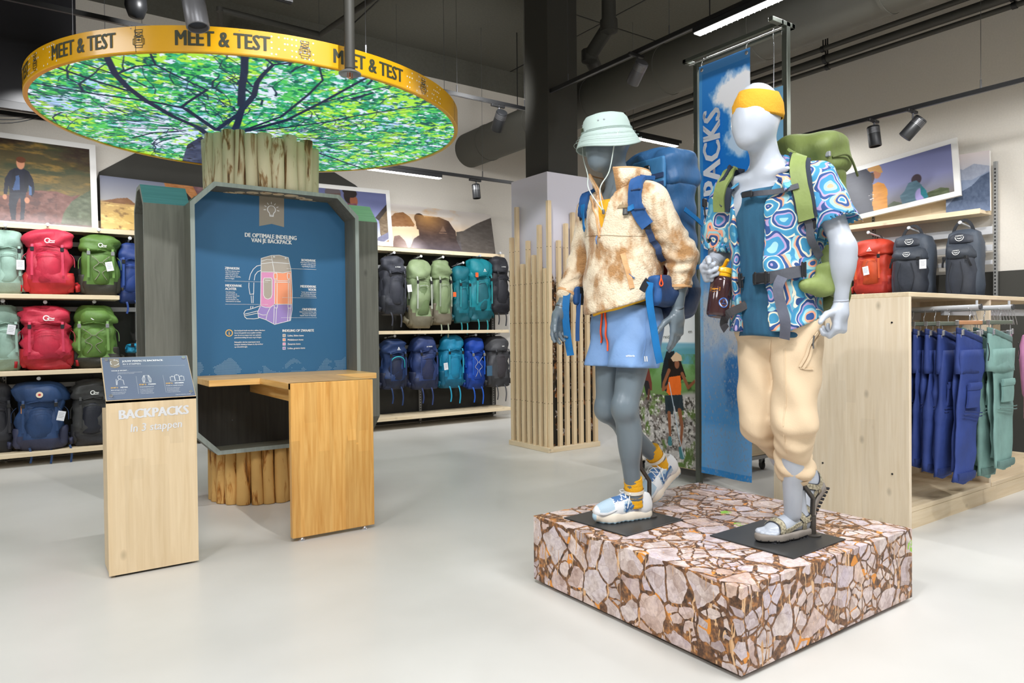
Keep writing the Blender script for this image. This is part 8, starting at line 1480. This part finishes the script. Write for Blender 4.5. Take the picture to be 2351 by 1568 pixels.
KB = Field((-.14, .06, .92), (.34, .34, 1.24), .007); KB.chain([(-.10, .16, 1.10), (.02, .20, 1.085)], [.045, .055], .02); KB.rbox((.065, .208, 1.078), (.085, .036, .062), .02, .02, Matrix.Rotation(-.1, 3, 'Z')).cone((.13, .205, 1.055), (.20, .185, 1.045), .044, .030, .02); KB.half((0, .125, 0), (-.1, -1, 0)); KB.warp(lambda X, Y, Z: 1.2*rum(X, Y, Z)); wg = build_rel(KB, 'hip_belt_wing', [F3, F1], T, base, 1, lambda c: ((c[:, 0] < .09) & (c[:, 2] < 1.09)).astype(int))
KC = Field((-.10, -.32, .92), (.30, -.06, 1.20), .008); KC.chain([(-.08, -.16, 1.08), (.08, -.205, 1.055), (.20, -.195, 1.045)], [.045, .056, .04], .02); KC.half((0, -.12, 0), (-.1, 1, 0)); KC.warp(rum); build_rel(KC, 'hip_belt_wing', F3, T, base)
zp = cast(KB, OW, 1846, 616); P_, G_ = KB.snap([zp], .006); MB().tube([tuple(P_[0]-c+[0, 0, .03]), tuple(P_[0]-c), tuple(P_[0]-c+[.004, .004, -.02])], .0032, 6).build('zip_pull', M_bucks, T, True)
def hang2(pix, F0, off, wd, m, nm):
    A = span_(F0, OW, pix, off); return MB().ribbon(crom([tuple(a-c) for a in A], 6), (1, .35, 0), wd, .003).build(nm, m, T)
hang2([(1796, 638), (1788, 662), (1791, 700), (1798, 740), (1801, 762)], FH, .030, .040, fabric((104, 108, 124), .6), 'loose_webbing'); hang2([(1699, 655), (1704, 672), (1700, 700), (1688, 722), (1678, 742), (1684, 757)], FH, .030, .034, fabric((62, 60, 62), .6), 'loose_webbing')
# ================================================================== tall steel frame with the hanging banner
M_steel = mat('raw_steel_grey_green', (112, 118, 108), r=.35, m=.7, n=(4, .3, .7), c2=(98, 102, 96))
fr_ = thing('banner_frame', 'tall grey steel frame whose flat top loop carries the hanging banners', 'frame', (4.24, 3.2, 0)); FL = (4.24, 3.2, 0); ZF = 3.245
for y, x in ((3.585, 4.283), (2.785, 4.225)): MB().box((x-.02, y-.02, 0), (x+.02, y+.02, ZF), bev=.002).build('post', M_steel, fr_, False, FL); MB().box((x-.05, y-.05, 0), (x+.05, y+.05, .008)).build('foot_plate', M_steel, fr_, False, FL)
for a, b in (((4.15, 2.765, ZF-.03), (4.17, 3.61, ZF)), ((4.265, 2.765, ZF-.03), (4.303, 3.61, ZF)), ((4.15, 3.58, ZF-.03), (4.30, 3.61, ZF)), ((4.05, 2.765, ZF-.03), (4.30, 2.80, ZF))): MB().box(a, b, bev=.002).build('top_bar', M_steel, fr_, False, FL)
MB().tube([(4.215, 2.78, ZF-.028), (4.215, 3.60, ZF-.028)], .006, 10).build('hanging_rod', M_chrome, fr_, True, FL, 40)
BX, BY0, BY1, BZ0, BZ1 = 4.20, 3.492, 3.045, .13, 3.165
P = Print(170, 900); P.vgrad([(0, (58, 126, 196)), (.18, (30, 120, 206)), (.34, (20, 116, 210)), (.46, (40, 116, 190)), (.60, (140, 164, 196)), (.72, (110, 150, 196)), (.85, (80, 146, 206)), (1, (60, 142, 214))])
n = P.n(5, 26, 3); nn = P.n(3, 10, 8)
cl_ = np.clip(1-np.hypot((P.X-.75)/.5, (P.Y-.085)/.052), -1, 1)*3+(n-.5)*3.2; P.mix(cl_, (238, 240, 246)); P.mix(np.clip(1-np.hypot((P.X-.92)/.35, (P.Y-.15)/.075), -1, 1)*3+(n-.5)*3.4, (236, 240, 248)); P.mix(np.clip(1-np.hypot((P.X-.78)/.30, (P.Y-.21)/.04), -1, 1)*2.4+(n-.5)*3.6, (190, 216, 244))
P.mix(np.clip(1-np.hypot((P.X-.40)/.8, (P.Y-.63)/.10), -1, 1)*1.8+(n-.5)*2.6, (166, 172, 182)); P.mix(np.clip(1-np.hypot((P.X-.85)/.5, (P.Y-.72)/.08), -1, 1)*2.2+(n-.52)*3, (178, 174, 176)); P.mix(np.clip(1-np.hypot((P.X-.75)/.38, (P.Y-.77)/.08), -1, 1)*2.2+(n-.5)*3, (54, 114, 176)); P.mix((P.Y-.87)*50*(1-(P.X-.1)*.2), (104, 160, 214))
P.mix((P.X < .06)*.55, (90, 160, 214)); P.mix((P.Y < .022)*.5, (96, 150, 206)); P.mix((P.Y > .985)*.9, (48, 134, 206)); P.mix((P.n(60, 200, 12, 2)-.62)*6*(P.Y > .55), (130, 150, 180))
hang_ = thing('hanging_banner', 'tall blue sky fabric banner with white upright lettering hanging from the steel frame', 'banner', (BX, 3.27, BZ0))
pmat = print_mat('banner_print', r=.55); bt_ = pmat.node_tree; bs = bt_.nodes['Principled BSDF']; tr2 = bt_.nodes.new('ShaderNodeBsdfTranslucent'); mx = bt_.nodes.new('ShaderNodeMixShader'); mx.inputs[0].default_value = .22; vcn = [q for q in bt_.nodes if q.type == 'VERTEX_COLOR'][0]; bt_.links.new(vcn.outputs[0], tr2.inputs[0]); out = [q for q in bt_.nodes if q.type == 'OUTPUT_MATERIAL'][0]; bt_.links.new(bs.outputs[0], mx.inputs[1]); bt_.links.new(tr2.outputs[0], mx.inputs[2]); bt_.links.new(mx.outputs[0], out.inputs[0])
fb_ = P.sheet('banner_fabric', (0, BY0-3.27, BZ1-BZ0), (0, BY1-BY0, .0), (0, 0, BZ0-BZ1), pmat, hang_)
v = np.empty(len(fb_.data.vertices)*3); fb_.data.vertices.foreach_get('co', v); v = v.reshape(-1, 3); v[:, 0] += .012*np.sin(v[:, 1]*13+.6)*np.clip(1.3-v[:, 2]*.6, .1, 1)+.004*np.sin(v[:, 2]*4); v[:, 2] -= .012*np.sin((v[:, 1]+.22)*7)*np.clip(.4-v[:, 2], 0, 1); fb_.data.vertices.foreach_set('co', v.ravel())
pa, pb = at_x(1637, 622, BX), at_x(1637, 250, BX); yl_ = at_x(1657, 440, BX).y; yr_ = at_x(1618, 440, BX).y; cap = yr_-yl_; gl = glyphs('BACKPACKS', cap/.70, 0, 'LEFT', 1, heavy=.045); wx = max(p[0] for p in gl[0]); kx = (pb.z-pa.z)/wx
mb = MB(); put(mb, ([(p[0]*kx, p[1]) for p in gl[0]], gl[1]), (-.018, yl_-3.27, pa.z-BZ0), (0, 0, 1), (0, 1, 0)); mb.v = [(p[0]+.012*math.sin(p[1]*13+.6)*max(.1, min(1, 1.3-p[2]*.6)), p[1], p[2]) for p in mb.v]
o = mb.build('lettering', mat('banner_white', (226, 232, 244), r=.5), hang_); o.data.flip_normals()
for y in (BY0-.025, BY1+.03):
    z = BZ1-.03; MB().lathe([(.008, -.002), (.016, 0), (.008, .002)], 16, M=Matrix.Translation((-.003, y-3.27, z-BZ0)) @ Matrix.Rotation(PI/2, 4, 'Y')).build('eyelet', M_chrome, hang_, True)
    MB().tube(crom([(0.0, y-3.27, z-BZ0), (.012, y-3.27, z+.02-BZ0), (0, y-3.27+.006, z+.035-BZ0), (.006, y-3.27, ZF-.045-BZ0), (.018, y-3.27, ZF-.018-BZ0), (.024, y-3.27, ZF-.034-BZ0)], 5), .003, 6).build('s_hook', M_chrome, hang_, True)
hb = thing('hanging_board', 'pale blue corrugated board on a wire hook behind the white mannequin\'s head', 'sign', (4.21, 2.87, 1.9)); M_bb = mat('board_blue', (128, 186, 226), r=.5)
MB().box((-.006, -.075, 0), (.006, .075, .93)).build('board_sheet', M_bb, hb); m = MB()
for k in range(46): m.box((-.004, -.0756, .01+.02*k), (.004, -.075, .02+.02*k))
m.build('corrugation', mat('cardboard', (180, 140, 100), r=.8), hb)
MB().tube(crom([(0, .0, .90), (.0, 0, .95), (.004, 0, 1.20), (.012, .01, 1.30), (.004, .0, 1.335), (-.012, -.004, 1.32)], 5), .0032, 6).build('wire_hook', M_chrome, hb, True)
# ================================================================== wheeled display with the hiker poster
ds = thing('wheeled_display', 'wheeled wooden display unit with a hiker poster on its end, behind the podium', 'display', (4.9, 4.0, 0)); DL = (4.9, 4.0, 0); DX, DY0, DY1, DZ = 4.335, 3.63, 4.36, 1.425
MB().box((DX+.004, DY0, .10), (DX+.03, DY1, DZ-.02)).build('end_panel', M_wood, ds, False, DL); MB().box((DX-.02, DY0-.01, DZ-.022), (5.35, DY1+.01, DZ), bev=.002).build('top_board', M_woody, ds, False, DL); MB().box((DX-.004, DY1-.05, .10), (DX+.004, DY1, DZ-.022)).build('frame_post', M_wood, ds, False, DL)
for k in range(3): MB().box((DX+.03, DY0, .14+k*.115), (5.30, DY0+.02, .245+k*.115), bev=.003).build('slat', M_woodx, ds, False, DL); MB().box((5.28, DY0+.02, .14+k*.115), (5.30, DY1, .245+k*.115), bev=.003).build('slat', M_woody, ds, False, DL)
MB().box((DX+.03, DY0+.005, .105), (5.30, DY1, .135)).build('base_frame', M_galv, ds, False, DL); MB().box((5.27, DY1-.04, .135), (5.30, DY1, DZ-.022)).build('frame_post', M_wood, ds, False, DL)
MB().box((DX+.05, DY0+.03, .40), (5.27, DY1-.02, .47), bev=.03).build('stock_heap', fabric((92, 66, 88), .8), ds, False, DL)
for x, y in ((DX+.06, DY0+.05), (DX+.06, DY1-.06), (5.22, DY0+.06), (5.22, DY1-.06)):
    w_ = MB().lathe([(0, -.013), (.034, -.013), (.038, -.009), (.038, .009), (.034, .013), (0, .013)], 20, M=Matrix.Translation((x, y, .038)) @ Matrix.Rotation(PI/2, 4, 'Y') @ Matrix.Rotation(.5, 4, 'X')); q_ = w_.build('caster_wheel', M_blk2, ds, True, DL, 40)
    MB().box((x-.022, y-.016, .06), (x-.016, y+.016, .106)).box((x+.016, y-.016, .06), (x+.022, y+.016, .106)).box((x-.022, y-.02, .096), (x+.022, y+.02, .106)).build('caster_fork', M_galv, ds, False, DL)
P = Print(190, 360); P.vgrad([(0, (232, 236, 242)), (.225, (236, 238, 240)), (.24, (120, 176, 200)), (.34, (130, 186, 176)), (.40, (126, 170, 112)), (.5, (110, 150, 84)), (.6, (120, 140, 86)), (1, (180, 172, 162))])
n1_ = P.n(6, 10, 2); P.mix((np.sin(P.X*4+1.2)*.03+.285-P.Y)*-60*(P.Y < .36)*(P.Y > .22), (96, 160, 176)); P.mix((n1_-.5)*4*(P.Y > .3)*(P.Y < .58), (92, 136, 66)); P.mix((P.n(8, 14, 9)-.48)*6*(P.Y > .47)*(P.X > .55)*(P.Y < .66), (58, 82, 40))
rk = P.n(16, 28, 5); P.mix((P.Y-.57-.05*np.sin(P.X*5))*40, (196, 190, 188)); P.mix((rk-.52)*9*(P.Y > .56), (132, 122, 118)); P.mix((P.n(30, 50, 15)-.58)*10*(P.Y > .56), (74, 68, 62)); P.mix((P.n(8, 9, 25)-.56)*8*(P.Y > .55), (96, 122, 58)); P.mix((P.n(36, 60, 35)-.60)*9*(P.Y > .56), (232, 226, 222))
def pp(px, py): w_ = at_x(px, py, DX); return ((DY1-w_.y)/(DY1-DY0), (1.402-w_.z)/(1.402-.105))
q = lambda *L: [pp(*z) for z in L]
skin_ = (150, 92, 62); P.poly(q((1524, 828), (1530, 806), (1548, 806), (1548, 880), (1530, 900), (1518, 890), (1518, 860)), (30, 38, 44), 20); P.poly(q((1534, 824), (1562, 826), (1575, 865), (1562, 875), (1536, 870)), (34, 24, 20), 16); P.line(q((1536, 850), (1524, 880), (1522, 895), (1534, 885)), [.045, .04, .035, .03], skin_); P.line(q((1566, 858), (1580, 890), (1598, 872)), [.045, .04, .03], skin_)
P.poly(q((1536, 866), (1562, 862), (1564, 886), (1563, 912), (1540, 912), (1530, 900)), (238, 110, 36), 16); P.poly(q((1526, 908), (1566, 906), (1570, 942), (1552, 946), (1548, 930), (1545, 952), (1528, 950)), (38, 52, 60), 24); P.line(q((1536, 948), (1538, 990), (1539, 1010)), [.05, .036, .03], skin_); P.line(q((1560, 942), (1566, 980), (1562, 1030)), [.055, .042, .03], skin_); P.line(q((1538, 1006), (1538, 1018)), [.05, .06], (70, 130, 140)); P.line(q((1562, 1030), (1566, 1048)), [.05, .07], (70, 130, 140))
P.ell(*pp(1554, 836), .035, .028, (150, 96, 70)); P.poly(q((1540, 822), (1552, 808), (1564, 816), (1566, 828), (1545, 830)), (222, 190, 156), 10); P.line(q((1536, 878), (1548, 940), (1558, 1000), (1570, 1050)), .012, (196, 210, 224)); P.line(q((1596, 872), (1602, 910)), .012, (210, 190, 170)); P.line(q((1484, 850), (1492, 890)), .09, (120, 60, 50)); P.line(q((1484, 880), (1488, 900)), .08, (44, 40, 42)); P.line(q((1490, 895), (1488, 916)), .03, (110, 70, 54))
ps = P.sheet('poster_print', (0, 0, 0), (0, DY0-DY1, 0), (0, 0, -1.297), print_mat('poster_print', r=.4), ds); ps.location = (DX-DL[0]+.0005, DY1-DL[1], 1.402); 
mb = MB(); wt = lambda s_, px, py, h: (lambda p: put(mb, glyphs(s_, h, 0, 'LEFT'), (DX-.0012, p.y, p.z), (0, -1, 0), (0, 0, 1)))(at_x(px, py, DX)); wt('R', 1527, 744, .105); wt('en', 1580, 765, .042); wt('reid', 1523, 777, .042); mb.build('lettering', M_ink, ds, False, DL)
